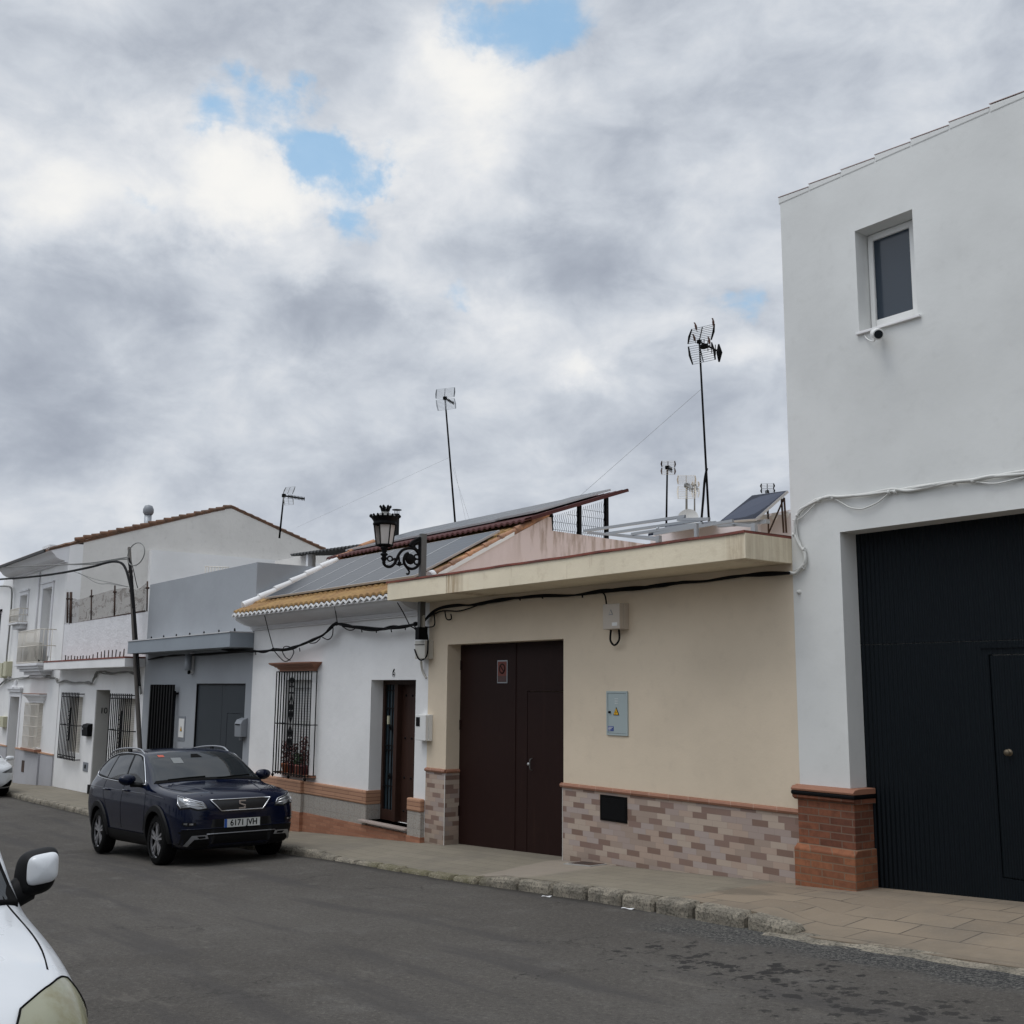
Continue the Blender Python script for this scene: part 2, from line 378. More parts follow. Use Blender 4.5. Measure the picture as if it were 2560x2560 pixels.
def solar(name, a, cell, line, rough, cs=.156):
    m = mk(name, a, rough); t = NT(m.node_tree); b = m.node_tree.nodes['Principled BSDF']
    v = t.new('ShaderNodeTexCoord').outputs['Object']; n = brick(t, v, cs, cs, .0035, 0)
    c = t.mix(t.noise(v, 1.2, 3), a, cell); c = t.mix(n.outputs['Fac'], c, line); t.l.new(c, b.inputs['Base Color'])
    b.inputs['Specular IOR Level'].default_value = .28
    return m
M['solar'] = solar('dusty_solar_cells', (.040,.044,.052), (.055,.060,.068), (.13,.135,.145), .33)
M['solardark'] = solar('dark_solar_cells', (.006,.010,.028), (.010,.014,.035), (.05,.06,.09), .3)
def netting():
    m, t, b, pos = base('brown_shade_netting', .9)
    t.l.new(t.mix(t.noise(t.vmath('MULTIPLY', pos, (3,3,8)), 1, 5, .65), (.10,.082,.07), (.22,.19,.165)), b.inputs['Base Color'])
    w = t.noise(t.vmath('MULTIPLY', pos, (1.6,1.6,3.4)), 1, 5, .7, 1.2)
    a = t.math('ADD', .42, t.math('MULTIPLY', t.sstep(w, .5, .62), .35))
    t.l.new(a, b.inputs['Alpha']); return m
M['net'] = netting()
def asphalt():
    m, t, b, pos = base('worn_asphalt', .95); b.inputs['Specular IOR Level'].default_value = .2
    n1 = t.noise(pos, .35, 5, .6); n2 = t.noise(pos, 140, 3, .7); n3 = t.noise(pos, 2.2, 6, .65)
    n5 = t.noise(pos, 30, 5, .85)
    c = t.mix(t.sstep(n1, .3, .7), (.098,.090,.080), (.076,.069,.061)); c = t.mix(t.sstep(n3, .5, .75), c, (.116,.108,.098))
    c = t.mix(t.math('MULTIPLY', t.sstep(n5, .52, .68), .55), c, (.20,.185,.16)); c = t.mix(t.math('MULTIPLY', t.sstep(n5, .48, .34), .6), c, (.030,.028,.026))
    c = t.mix(t.math('MULTIPLY', t.sstep(n2, .55, .75), .55), c, (.21,.20,.185)); c = t.mix(t.math('MULTIPLY', t.sstep(n2, .5, .3), .6), c, (.04,.038,.037))
    sp = t.new('ShaderNodeSeparateXYZ'); t.l.new(pos, sp.inputs[0])
    # long tyre-polished streaks and the dark fresh patching along the kerb of the right-hand house
    s2 = t.noise(t.vmath('MULTIPLY', pos, (.25, 2.4, 1)), 1, 6, .6); c = t.mix(t.math('MULTIPLY', t.sstep(s2, .50, .66), .6), c, (.062,.058,.056))
    s3 = t.noise(t.vmath('MULTIPLY', pos, (.5, 2.0, 1)), 1.7, 6, .7); c = t.mix(t.math('MULTIPLY', t.sstep(s3, .60, .70), .35), c, (.17,.155,.135))
    wob = t.math('ADD', sp.outputs[1], t.math('MULTIPLY', t.math('SUBTRACT', t.noise(pos, 1.3, 4), .5), .7))
    gx = t.sstep(sp.outputs[0], -7.6, -6.2); gy = t.sstep(wob, 6.45, 6.75); g = t.math('MULTIPLY', gx, gy)
    grav = t.noise(pos, 38, 4, .85); gc = t.mix(t.sstep(grav, .44, .62), (.026,.027,.029), (.17,.165,.15)); c = t.mix(t.math('MULTIPLY', g, .9), c, gc)
    vc = t.new('ShaderNodeTexVoronoi', feature='DISTANCE_TO_EDGE'); t.l.new(t.vmath('ADD', pos, t.vmath('SCALE', t.noise(pos, 2.5, 6, .7, 0, 'Color'), scale=.9)), vc.inputs['Vector']); vc.inputs['Scale'].default_value = .55
    ck = t.math('MULTIPLY', t.sstep(vc.outputs['Distance'], .012, .003), t.sstep(t.noise(pos, .6, 3), .5, .62)); c = t.mix(t.math('MULTIPLY', ck, .6), c, (.03,.028,.026))
    gut = t.math('MULTIPLY', t.sstep(t.math('ADD', sp.outputs[1], t.math('MULTIPLY', t.noise(pos, 4, 5, .7), .18)), 7.26, 7.42), t.math('SUBTRACT', 1, t.sstep(sp.outputs[0], -7.5, -6.5))); c = t.mix(t.math('MULTIPLY', gut, .75), c, (.028,.025,.021))
    # scattered dark drip stains
    def spots(c, cx, cy, rx, ry, scale, thr, k):
        w = t.vmath('ADD', pos, t.vmath('SCALE', t.noise(pos, 13, 4, .65, 0, 'Color'), scale=.17))
        vo = t.new('ShaderNodeTexVoronoi'); t.l.new(w, vo.inputs['Vector']); vo.inputs['Scale'].default_value = scale; vo.inputs['Randomness'].default_value = 1
        d = t.vmath('LENGTH', t.vmath('MULTIPLY', t.vmath('SUBTRACT', pos, (cx, cy, 0)), (1/rx, 1/ry, 0)))
        reg = t.math('SUBTRACT', 1, t.math('POWER', t.math('MINIMUM', d, 1), 2))
        csep = t.new('ShaderNodeSeparateColor'); t.l.new(vo.outputs['Color'], csep.inputs[0])
        size = t.math('MULTIPLY', t.math('MULTIPLY', reg, thr), t.math('POWER', csep.outputs[0], 1.5))
        mask = t.sstep(t.math('SUBTRACT', size, vo.outputs['Distance']), -.10, .09)
        return t.mix(t.math('MULTIPLY', mask, k), c, (.022,.021,.021))
    q = gnd((1830, 2410)); q2 = gnd((2190, 2520))
    c = spots(c, q.x, q.y, 1.45, .75, 10, .85, .85); c = spots(c, q2.x, q2.y, 1.6, .7, 9, .78, .72)
    c = spots(c, q.x-.1, q.y, .8, .22, 4.5, .8, .65)
    q3 = gnd((1310, 2437)); c = spots(c, q3.x, q3.y, .22, .13, 14, 1.2, .7)
    q4 = gnd((620, 2140)); c = spots(c, q4.x, q4.y, .9, .6, 4, .6, .5)
    t.l.new(c, b.inputs['Base Color']); bump(t, b, t.math('ADD', n2, t.math('MULTIPLY', n3, .6)), .55, .012)
    return m
M['asphalt'] = asphalt()
def paving():
    m, t, b, pos = base('worn_paving', .85); sp = t.new('ShaderNodeSeparateXYZ'); t.l.new(pos, sp.inputs[0])
    v = t.vmath('ADD', pos, (.13, .05, 0))
    nb = brick(t, v, .50, .33, .007, .5); nb2 = brick(t, v, .40, .20, .004, .5)
    n1 = t.noise(pos, 1.1, 6, .6); n2 = t.noise(pos, 35, 5, .65)
    cR = t.mix(nb.outputs['Color'], (.262,.208,.148), (.215,.170,.122)); cL = t.mix(nb2.outputs['Color'], (.225,.198,.150), (.200,.176,.132))
    r = t.sstep(sp.outputs[0], -7.35, -7.25); c = t.mix(r, cL, cR)
    mort = t.mix(r, t.math('MULTIPLY', nb2.outputs['Fac'], .55), t.math('MULTIPLY', nb.outputs['Fac'], t.sstep(t.noise(pos, 1.5, 3), .35, .6)))
    c = t.mix(mort, c, (.055,.045,.035))
    c = t.mix(t.math('MULTIPLY', t.sstep(n1, .45, .75), .5), c, (.13,.115,.095)); c = t.mix(t.math('MULTIPLY', t.sstep(n2, .5, .8), .4), c, (.30,.27,.23))
    # cement repair panel and the damp patch by the pillar
    pa = t.math('MULTIPLY', t.sstep(sp.outputs[0], -10.75, -10.65), t.math('SUBTRACT', 1, t.sstep(sp.outputs[0], -9.75, -9.6))); c = t.mix(t.math('MULTIPLY', pa, .6), c, (.30,.255,.21))
    q = gnd(z3(1420,1620), -.03); d = t.vmath('LENGTH', t.vmath('MULTIPLY', t.vmath('SUBTRACT', pos, (q.x, q.y, 0)), (1/.42, 1/.27, 0)))
    dn = t.math('ADD', d, t.math('MULTIPLY', t.math('SUBTRACT', t.noise(t.vmath('MULTIPLY', pos, (1,3,1)), 3, 6, .65), .5), 2.2)); c = t.mix(t.math('MULTIPLY', t.sstep(dn, 1.0, .3), .5), c, (.075,.065,.05))
    # grime along both edges
    e = t.math('ADD', t.sstep(sp.outputs[1], 8.62, 8.80), t.math('SUBTRACT', 1, t.sstep(sp.outputs[1], 7.3, 7.6)))
    c = t.mix(t.math('MULTIPLY', e, t.math('MULTIPLY', t.noise(pos, 8, 5), .5)), c, (.10,.088,.07))
    t.l.new(c, b.inputs['Base Color']); bump(t, b, t.math('SUBTRACT', t.math('MULTIPLY', n2, .5), mort), .5, .006); return m
M['paving'] = paving()
def kerbmat():
    m, t, b, pos = base('mossy_kerb_stone', .95); n1 = t.noise(pos, 5, 6, .65); n2 = t.noise(pos, 45, 5, .7)
    c = t.mix(t.sstep(n1, .35, .65), (.34,.30,.235), (.19,.17,.135)); c = t.mix(t.math('MULTIPLY', t.sstep(n2, .46, .64), .8), c, (.055,.053,.040))
    sp = t.new('ShaderNodeSeparateXYZ'); t.l.new(pos, sp.inputs[0])
    g = t.math('MULTIPLY', t.sstep(sp.outputs[0], -13.2, -12.6), t.math('SUBTRACT', 1, t.sstep(sp.outputs[0], -10.6, -10.0))); c = t.mix(t.math('MULTIPLY', g, t.math('MULTIPLY', n1, .9)), c, (.11,.10,.03))
    t.l.new(c, b.inputs['Base Color']); bump(t, b, t.math('ADD', n1, n2), .9, .02); return m
M['kerb'] = kerbmat()
# ------------------------------------------------------------------ ground
YK = 7.34                                        # kerb line
def kh(x):                                       # kerb height along the street
    pts = [(-400,.12),(-14.6,.12),(-13.6,.05),(-10.7,.06),(-10.0,.13),(-6.9,.14),(-6.2,.13),(-5.9,.035),(60,.035)]
    for (a, ha), (b, hb) in zip(pts, pts[1:]):
        if x <= b: return ha+(hb-ha)*(x-a)/(b-a)
    return .035
def yk(x): return YK if x < -8.5 else YK-.24*min(1, (x+8.5)/2.6)
xs = [-400,-200,-100,-70]+[-60+i*.5 for i in range(0, 181)]+[40,80,250]
g = MB()
ys = [-60,-20,-8,-3.2,-1.5,1,3,5,6,6.8,7.5,8.7]
g.grid(lambda u, v: Vector((xs[round(u*(len(xs)-1))], ys[round(v*(len(ys)-1))], G(xs[round(u*(len(xs)-1))])+ROAD+(.012*math.sin(ys[round(v*(len(ys)-1))])))), len(xs)-1, len(ys)-1)
struct(g.build('road', M['asphalt'], weld=False))
g = MB(); g.grid(lambda u, v: Vector((-400+650*u, -400+900*v, -5.8)), 1, 1, False); struct(g.build('ground', M['concrete']))
# pavement: slopes to its outer edge, ragged where there is no kerb stone
g = MB(); xs2 = [-60+i*.25 for i in range(0, 321)]
def pave(u, v):
    x = xs2[round(u*(len(xs2)-1))]; w = round(v*6)
    low = x > -6.0
    y0 = yk(x)+.13 if not low else yk(x)+.02+.05*mnoise.noise(Vector((x*2.3, 0, 0)))+.02*mnoise.noise(Vector((x*9, 0, 5)))
    if w == 0: return Vector((x, y0+.01, G(x)-.6))
    t = (w-1)/5; y = y0+(9.4-y0)*t
    zk = G(x)+ROAD+kh(x)-.004; k = max(0, 1-(y-y0)/(8.75-y0)); k2 = k*k*(3-2*k)
    return Vector((x, y, G(x)*(1-k2)+zk*k2))
g.grid(pave, len(xs2)-1, 6, False); struct(g.build('pavement', M['paving']))
# kerb stones, each a rough block, laid as one kerb
g = MB(); x = -58.0; rr = random.Random(3)
while x < -5.9:
    L = rr.uniform(.50,.66) if x > -10.3 else rr.uniform(.45,.8); x1 = min(x+L-.045, -5.75); n = 5
    dy = rr.uniform(-.015,.015); dz = rr.uniform(-.01,.006)
    def P(u, k, x=x, x1=x1, dy=dy, dz=dz):
        xx = x+(x1-x)*u; h = kh(min(xx, -6.35)); e = .05 if (u < .01 or u > .99) else 0
        if x1 > -6.0: h *= 1-.35*u*u
        top = G(xx)+ROAD+h+dz; y = yk(xx)+dy; bo = G(xx)+ROAD-.3
        pr = [(y+.004, bo),(y, top-.05),(y+.012, top-.018-e*.6),(y+.035, top-.003-e),(y+.09, top-e*.7),(y+.15, top-e*.7),(y+.16, bo)]
        q = pr[k]; w = .008*mnoise.noise(Vector((xx*8, k*1.7, 0)))
        return Vector((xx, q[0]+w+(e*.5 if k < 3 else 0), q[1]+w))
    vs = [P([0,.05,.3,.6,.95,1][i], k) for i in range(6) for k in range(7)]
    fs = [(i*7+k, i*7+k+1, (i+1)*7+k+1, (i+1)*7+k) for i in range(5) for k in range(6)]+[list(range(7)), [35+k for k in range(7)][::-1]]
    g.add(vs, fs); x += L
struct(g.build('kerb', M['kerb'], weld=False))
g = MB()                                         # crumbled edge where the kerb is missing
g.grid(lambda u, v: Vector((-6.0+40*u, yk(0)-.10+.17*v+.04*mnoise.noise(Vector((u*110, 0, v)))*(1-v), G(-6.0+40*u)+ROAD+.006+.028*v+.012*mnoise.noise(Vector((u*600, v*6, 0))))), 320, 4)
struct(g.build('pavement_edge', M['kerb'], weld=False))
# utility cover and litter
q = gnd(z3(330,1415), -.012); c = thing('utility_cover', 'small rusty rectangular iron cover in the pavement by the brown garage door', 'utility cover', (q.x, q.y, G(q.x)))
z0 = pave(0,0)
def pz(x, y): 
    y0 = yk(x)+.13; k = max(0, 1-(y-y0)/(8.75-y0)); k2 = k*k*(3-2*k); return G(x)*(1-k2)+(G(x)+ROAD+kh(x))*k2
s_ = (G(q.x+.2)-G(q.x-.2))/.4
def coverp(dx, dy, h): return (q.x+dx, q.y+dy, pz(q.x+dx, q.y+dy)+h)
def hx(x0, x1, y0, y1, a, b): return [coverp(x0,y0,a),coverp(x1,y0,a),coverp(x1,y1,a),coverp(x0,y1,a),coverp(x0,y0,b),coverp(x1,y0,b),coverp(x1,y1,b),coverp(x0,y1,b)]
MB().hexa(hx(-.20,.20,-.13,.13,-.02,.012)).build('lid', M['rust'], c)
m_ = MB()
for a in ((-.24,.24,-.17,-.135),(-.24,.24,.135,.17),(-.24,-.205,-.135,.135),(.205,.24,-.135,.135)): m_.hexa(hx(*a, -.02, .009))
m_.build('frame', M['concrete'], c)
def paper(p, w, h, lab, rot):
    q = gnd(p, ROAD+.01); m = MB(); ca, sa = math.cos(rot), math.sin(rot)
    f = lambda u, v: Vector((q.x+(u-.5)*w*ca-(v-.5)*h*sa, q.y+(u-.5)*w*sa+(v-.5)*h*ca, G(q.x+(u-.5)*w*ca)+ROAD+.014+.004*math.sin(u*5+v*3)))
    m.grid(f, 4, 3)
    o = m.build('paper_scrap', M['litter']); md = o.modifiers.new('s','SOLIDIFY'); md.thickness = .002
    tag(o, lab, 'litter', 'scraps of white paper on the road')
paper((1570,2273), .13, .05, 'thin white paper strip on the asphalt below the thick kerb stones', .1)
paper((1367,2242), .10, .05, 'small white scrap at the kerb foot before the brown garage door', .4)
paper((732,2131), .17, .10, 'crumpled white paper on the road behind the dark blue car', .9)

# ------------------------------------------------------------------ common house pieces
def text(s, size, mat, loc, name, parent, thick=.004, width=1.0, rx=90, rz=0, bold=0):
    cu = bpy.data.curves.new('t', 'FONT'); cu.body = s; cu.size = size; cu.extrude = thick; cu.align_x = 'CENTER'; cu.align_y = 'CENTER'; cu.offset = bold
    to = bpy.data.objects.new('t', cu); me = bpy.data.meshes.new_from_object(to); bpy.data.objects.remove(to)
    mt = Matrix.Translation(loc) @ Matrix.Rotation(R(rz),4,'Z') @ Matrix.Rotation(R(rx),4,'X') @ Matrix.Diagonal((width,1,1,1))
    off = Vector(parent.get('_o', (0,0,0))); me.transform(Matrix.Translation(-off) @ mt)
    o = bpy.data.objects.new(name, me); COL.objects.link(o); me.materials.clear(); me.materials.append(mat); o.parent = parent; o['_o'] = tuple(off)
    return o
def shell(m, x0, x1, y0, y1, z0, z1, t=.25):     # side and back walls with a flat roof slab behind a front slab
    m.box(x0, x0+t, y0, y1, z0, z1); m.box(x1-t, x1, y0, y1, z0, z1); m.box(x0+t, x1-t, y1-t, y1, z0, z1)
    m.box(x0+t, x1-t, y0+.001, y1-t, z1-.25, z1-.12)
YF = 8.8

# ------------------------------------------------------------------ white building on the right
b = thing('white_building', 'tall white rendered building at the right with dark ribbed garage door and brick pillar base', 'building', (-2, YF, G(-2)))
GH = (-6.42, -2.9, -3.2, 1.53); WH = (-6.10, -5.465, 3.45, 4.50)
m = MB(); m.slab([-7.0, 3.4], [-3.2, 5.17], [GH, WH], YF, YF+.30); shell(m, -7.0, 3.4, YF+.30, 20, -3.2, 5.17)
m.build('wall', M['wbig'], b)
r = MB(); x = -7.02; rr = random.Random(5)
while x < 3.3:                                   # half-buried verge tiles, each tipped a little
    L = .395; z = 5.165+rr.uniform(-.004,.004); t = .028
    r.hexa([(x,YF-.006,z-.05),(x+L,YF-.006,z-.05),(x+L,YF+.32,z-.05),(x,YF+.32,z-.05),(x,YF-.006,z+t),(x+L,YF-.006,z),(x+L,YF+.32,z+.05),(x,YF+.32,z+t+.05)]); x += L
r.build('roof_coping', M['wbig'], b, bevel=.012)
pt_ = mk('faded_pink_tile', (.40,.30,.28), .8); r = MB(); x = -7.02
while x < 3.3:
    r.hexa([(x,YF-.009,5.1935),(x+.393,YF-.009,5.1655),(x+.393,YF+.2,5.20),(x,YF+.2,5.228),(x,YF-.009,5.200),(x+.393,YF-.009,5.172),(x+.393,YF+.2,5.207),(x,YF+.2,5.235)]); x += .395
r.build('roof_tiles', pt_, b)
d = MB(); yd = YF+.25
d.box(-6.42, -5.125, yd, yd+.06, -3.2, .452); d.box(-6.42, -2.9, yd, yd+.06, .458, 1.53); d.box(-5.125, -2.9, yd, yd+.06, .335, .452); d.box(-4.1, -2.9, yd, yd+.06, -3.2, .335); d.box(-5.125, -4.1, yd, yd+.06, -3.2, -1.53)
dd_ = d.build('garage_door', M['navy'], b)
MB().box(-5.117, -4.108, yd+.004, yd+.05, -1.522, .327).build('wicket_door', M['navy'], dd_, bevel=.004)
k = at(z5(1583,207), yd); MB().lathe([(0,-.05),(.020,-.047),(.028,-.037),(.022,-.025),(.012,-.018),(.012,0),(.03,.004)], (k.x,yd,k.z), 20, 'y').build('door_knob', mk('brass_knob', (.14,.115,.08), .5, .7), dd_)
m = MB(); m.box(-5.20, -4.0, yd-.012, yd, .39, .42); m.build('drip_rail', M['navy'], dd_)
w = MB(); X0, X1, Z0, Z1 = WH; yw = YF+.20
fw = .055
for a in ((X0,X0+.03,Z0,Z1),(X1-.03,X1,Z0,Z1),(X0+.03,X1-.03,Z1-.03,Z1),(X0+.03,X1-.03,Z0,Z0+.03)): w.box(a[0],a[1],yw+.005,yw+.07,a[2],a[3])
wo = w.build('window', M['whitep'], b, bevel=.004)
w = MB(); pl_ = at(z6(780,1112), yw).x; pr_ = at(z6(1033,1022), yw).x; pt2_ = at(z6(780,1112), yw).z; pb_ = at(z6(805,1660), yw).z
for a in ((X0+.012,pl_,Z0+.02,Z1-.015),(pr_,X1-.003,Z0+.02,Z1-.015),(pl_,pr_,pt2_,Z1-.015),(pl_,pr_,Z0+.02,pb_)): w.box(a[0],a[1],yw-.012,yw+.05,a[2],a[3])
w.build('sash', M['whitep'], wo, bevel=.004)
MB().box(pl_, pr_, yw+.01, yw+.02, pb_, pt2_).build('pane', M['frosted'], wo)
MB().box(X0-.02, X1+.035, YF-.035, YF+.22, Z0-.022, Z0+.004).build('sill', M['white2'], wo, bevel=.004)
p = MB()
p.box(-7.0, -6.355, YF-.045, YF+.10, -1.44, -1.02); p.box(-7.0, -6.355, YF+.10, YF+.245, -1.44, -1.02)
po = p.build('brick_pillar', M['brick'], b, bevel=.006, weld=False)
p = MB(); zt = -1.44
p.prism([(YF-.10,-3),(YF-.10,zt-.03),(YF-.047,zt+.012),(YF+.245,zt+.012),(YF+.245,-3)], 'x', -7.02, -6.33); p.build('pillar_base', M['brickbase'], po, bevel=.012, seg=3)
m = MB(); m.prism([(YF-.05,-1.02),(YF-.085,-.995),(YF-.085,-.975),(YF+.246,-.975),(YF+.246,-1.02)], 'x', -7.03, -6.325); m.build('neck_moulding', M['brick'], po)
m = MB(); m.box(-7.04, -6.315, YF-.098, YF+.246, -.974, -.935); m.build('black_band', M['black'], po, bevel=.012)
m = MB(); m.prism([(YF-.095,-.934),(YF-.10,-.915),(YF-.075,-.893),(YF-.01,-.882),(YF+.246,-.882),(YF+.246,-.934)], 'x', -7.035, -6.32); m.build('coping', M['terra'], po, bevel=.004)
# ------------------------------------------------------------------ security camera under the window
c = at(z6(808,1752), YF-.13); sc_ = thing('security_camera', 'white security camera with black lens under the upper window of the tall white building', 'camera', (c.x, YF, c.z))
d0 = Vector((.62,-.60,-.35)).normalized(); 
MB().tube([c-d0*.095, c-d0*.085, c+d0*.055, c+d0*.062], [.03,.05,.054,.05], 16).build('housing', M['whitep'], sc_)
MB().tube([c+d0*.063, c+d0*.066], [.040,.040], 16).build('lens', M['glass'], sc_)
MB().tube([c-d0*.04+Vector((0,0,-.0)), (c.x-.03,YF-.05,c.z+.02), (c.x-.05,YF+.02,c.z+.06)], .011).build('bracket', M['whitep'], sc_)
MB().tube(smoothpath([c-d0*.07, (c.x-.09,YF-.05,c.z-.03), (c.x-.17,YF-.03,c.z+.01), (c.x-.22,YF-.01,c.z+.07)]), .006, 6).build('wire', M['whitep'], sc_)

# ------------------------------------------------------------------ tan house
b = thing('tan_house', 'low tan house with deep flat canopy, brown steel garage door and tiled base', 'house', (-10.3, YF, G(-10.3)))
GH = (-13.22, -10.60, -3.2, .64)
m = MB(); m.slab([-13.72, -7.001], [-3.2, 1.30], [GH], YF, YF+.26); shell(m, -13.70, -7.001, YF+.26, 17, -3.2, 1.45); m.build('wall', M['tan'], b)
cp = MB(); rr = random.Random(2)
cp.box(-13.78, -12.235, 8.1, YF+.05, 1.275, 1.520); cp.box(-12.222, -7.001, 8.1, YF+.05, 1.275, 1.526)
co = cp.build('canopy', M['tan_fascia'], b, bevel=.004)
cr = MB(); N = 60
def cop(u, v):
    x = -13.80+6.80*u; z = 1.524+.007*mnoise.noise(Vector((x*1.7,0,0))); q = [(8.085,z),(8.085,z+.026),(YF+.02,z+.03),(YF+.02,z)][round(v*3)]
    return Vector((x, q[0]+.004*mnoise.noise(Vector((x*5,3,0))), q[1]))
cr.grid(cop, N, 3, False); cr.box(-7.05,-7.002,8.09,8.8,1.527,1.549); cr.build('canopy_coping', M['redpaint'], b)
for q_ in ((-10.60,-7.001,YF-.014,YF,-3.2,-1.17),(-13.72,-13.2205,YF-.014,YF,-3.2,-1.17),(-13.22,-13.207,YF-.014,YF+.23,-3.2,-1.17)): MB().box(*q_).build('tiled_base', M['tileplinth'], b)
t_ = MB(); prof = [(YF,-1.175),(YF-.032,-1.172),(YF-.042,-1.15),(YF-.034,-1.13),(YF-.012,-1.122),(YF,-1.12)]
MB().prism(prof, 'x', -10.63, -7.001).build('base_moulding', M['trim'], b); t_.prism(prof, 'x', -13.72, -13.20); t_.prism([(-13.22,-1.175),(-13.192,-1.172),(-13.182,-1.15),(-13.19,-1.13),(-13.22,-1.12)], 'y', YF, YF+.225); t_.build('base_moulding', M['trim'], b)
wb_ = mk('white_corner_bead', (.62,.60,.56), .5)
for q_ in ((-13.216,-13.203,YF-.018,YF-.0145,-3,-1.176),(-10.604,-10.596,YF-.018,YF-.0145,-3,-1.176)): MB().box(*q_).build('corner_trim', wb_, b)
hp = at(z3(425,930)); hq = at(z3(610,1110)); h_ = MB().box(hp.x, hq.x, YF-.026, YF-.01, -1.495, -1.205).build('vent_hatch', M['blackm'], b)
m = MB(); m.box(hp.x+.07, hp.x+.19, YF-.030, YF-.026, -1.25, -1.242); m.box(hp.x+.25, hp.x+.38, YF-.030, YF-.026, -1.25, -1.242); m.box(hp.x+.03,hq.x-.03,YF-.028,YF-.026,-1.47,-1.235); m.build('hatch_slots', M['black'], h_)
yd = YF+.23
sX = at(z1(797,455), yd).x; wX = at(z1(880,765), yd).x
d = MB(); d.box(-13.22, sX-.004, yd, yd+.05, -3.2, .64); d.box(sX+.004, wX-.004, yd, yd+.05, -3.2, .64); d.box(wX-.004, -10.6, yd, yd+.05, -.008, .64)
do = d.build('garage_door', M['brown'], b)
wd = MB().box(wX+.004, -10.615, yd+.003, yd+.05, -3.2, -.016).build('wicket_door', M['brown'], do)
MB().box(wX-.01, -10.6, yd-.012, yd, -.012, .008).build('drip_rail', M['brown'], do)
MB().box(sX-.02, sX+.02, yd-.008, yd, -3.2, .63).build('cover_strip', M['brown'], do)
for z in (-1.7,-.9,-.2): MB().tube([(-10.63,yd-.008,z-.06),(-10.63,yd-.008,z+.06)], .012, 8).build('hinge', M['brown'], do, weld=False)
for z in (-1.7,-.5,.35): MB().tube([(-13.195,yd-.008,z-.07),(-13.195,yd-.008,z+.07)], .013, 8).build('hinge', M['brown'], do, weld=False)
hk = at(z1(912,1272), yd); MB().tube(smoothpath([(hk.x,yd,hk.z+.075),(hk.x,yd-.035,hk.z+.06),(hk.x,yd-.04,hk.z),(hk.x,yd-.035,hk.z-.06),(hk.x,yd,hk.z-.075)]), .007).build('handle', M['steelp'], wd)
MB().lathe([(0,-.012),(.018,-.012),(.018,0)], (hk.x-.075,yd,hk.z), 14, 'y').build('lock', M['alu'], wd)
# rear pale wall of the terrace
tb = MB(); a = at(z2(1490,430), 10.4); tw = at(z2(1490,430), 10.4)
tb.box(a.x, -7.01, 10.4, 10.65, 1.2, a.z); tbo = tb.build('terrace_block', M['pinkwhite'], b)
tt = MB(); x = a.x-.03
while x < -7.03:
    xe = min(x+.17, -7.02); tt.tube([(x+.085,10.38,a.z-.01),(x+.085,10.68,a.z+.0)], [.045,.04], 10); x += .17
tt.build('ridge_tiles', M['whitetile'], tbo)
m = MB(); pl = at(z2(745,560), 10.9); pr = at(z2(1490,470), 10.9); m.hexa([(pl.x-.2,10.9,1.2),(pr.x+.5,10.9,1.2),(pr.x+.5,11.1,1.2),(pl.x-.2,11.1,1.2),(pl.x-.2,10.9,at(z2(745,555),10.9).z),(pr.x+.5,10.9,at(z2(1300,500),10.9).z+.12),(pr.x+.5,11.1,at(z2(1300,500),10.9).z+.12),(pl.x-.2,11.1,at(z2(745,555),10.9).z)])
m.build('terrace_wall', M['pinkwhite'], b)
# ------------------------------------------------------------------ fittings on the tan house
def wallbox(name, lab, cat, x0, x1, z0, z1, dep, mat, Y=YF, cover=None, grp=None):
    o = thing(name, lab, cat, ((x0+x1)/2, Y, z0), grp)
    MB().box(x0, x1, Y-dep*.55, Y, z0, z1).build('case', mat, o, bevel=.006)
    MB().box(x0+.004, x1-.004, Y-dep, Y-dep*.55-.001, z0+.004, z1-.004).build('cover', cover or mat, o, bevel=.008)
    return o
def triangle(parent, cx, Y, z0, w, h, bord=.14):
    s = MB().prism([(cx-w/2,z0),(cx+w/2,z0),(cx,z0+h)], 'y', Y-.004, Y); t = s.build('warning_sign', M['black'], parent)
    k = .78; zc = z0+h*.333; MB().prism([(cx-w/2*k, zc-(zc-z0)*k),(cx+w/2*k, zc-(zc-z0)*k),(cx, zc+(z0+h-zc)*k)], 'y', Y-.006, Y-.004).build('yellow_field', M['yellow'], t)
    MB().prism([(cx+w*.05,zc+h*.28),(cx-w*.10,zc-h*.01),(cx-w*.005,zc-h*.01),(cx-w*.06,zc-h*.24),(cx+w*.10,zc+h*.06),(cx+w*.0,zc+h*.06)], 'y', Y-.008, Y-.006).build('lightning_bolt', M['black'], t)
    return t
x0 = at(z1(1405,172), YF-.13).x; z0 = at(z1(1405,345), YF-.13).z; z1_ = at(z1(1405,172), YF-.13).z
o = wallbox('fuse_box', 'pale fuse box high on the tan wall with a cable loop below', 'fuse box', x0, x0+.30, z0, z1_+.01, .15, M['brownbox'])
c_ = x0+.15; MB().prism([(c_-.035,z0+.17),(c_+.035,z0+.17),(c_,z0+.235)], 'y', YF-.154, YF-.150).build('hazard_mark', M['greyp'], o); MB().prism([(c_-.024,z0+.177),(c_+.024,z0+.177),(c_,z0+.222)], 'y', YF-.156, YF-.154).build('hazard_field', M['brownbox'], o)
MB().box(x0+.17,x0+.26,YF-.154,YF-.15,z0+.04,z0+.08).build('paper_label', M['whitep'], o)
MB().tube(smoothpath([(x0+.06,YF-.07,z0),(x0+.05,YF-.07,z0-.12),(x0+.12,YF-.07,z0-.18),(x0+.2,YF-.07,z0-.12),(x0+.2,YF-.07,z0)]), .012).build('cable_loop', M['cable'], o)
xa = at(z1(1430,768)).x; xb = at(z1(1575,765)).x; za = -.515; zb = -.005
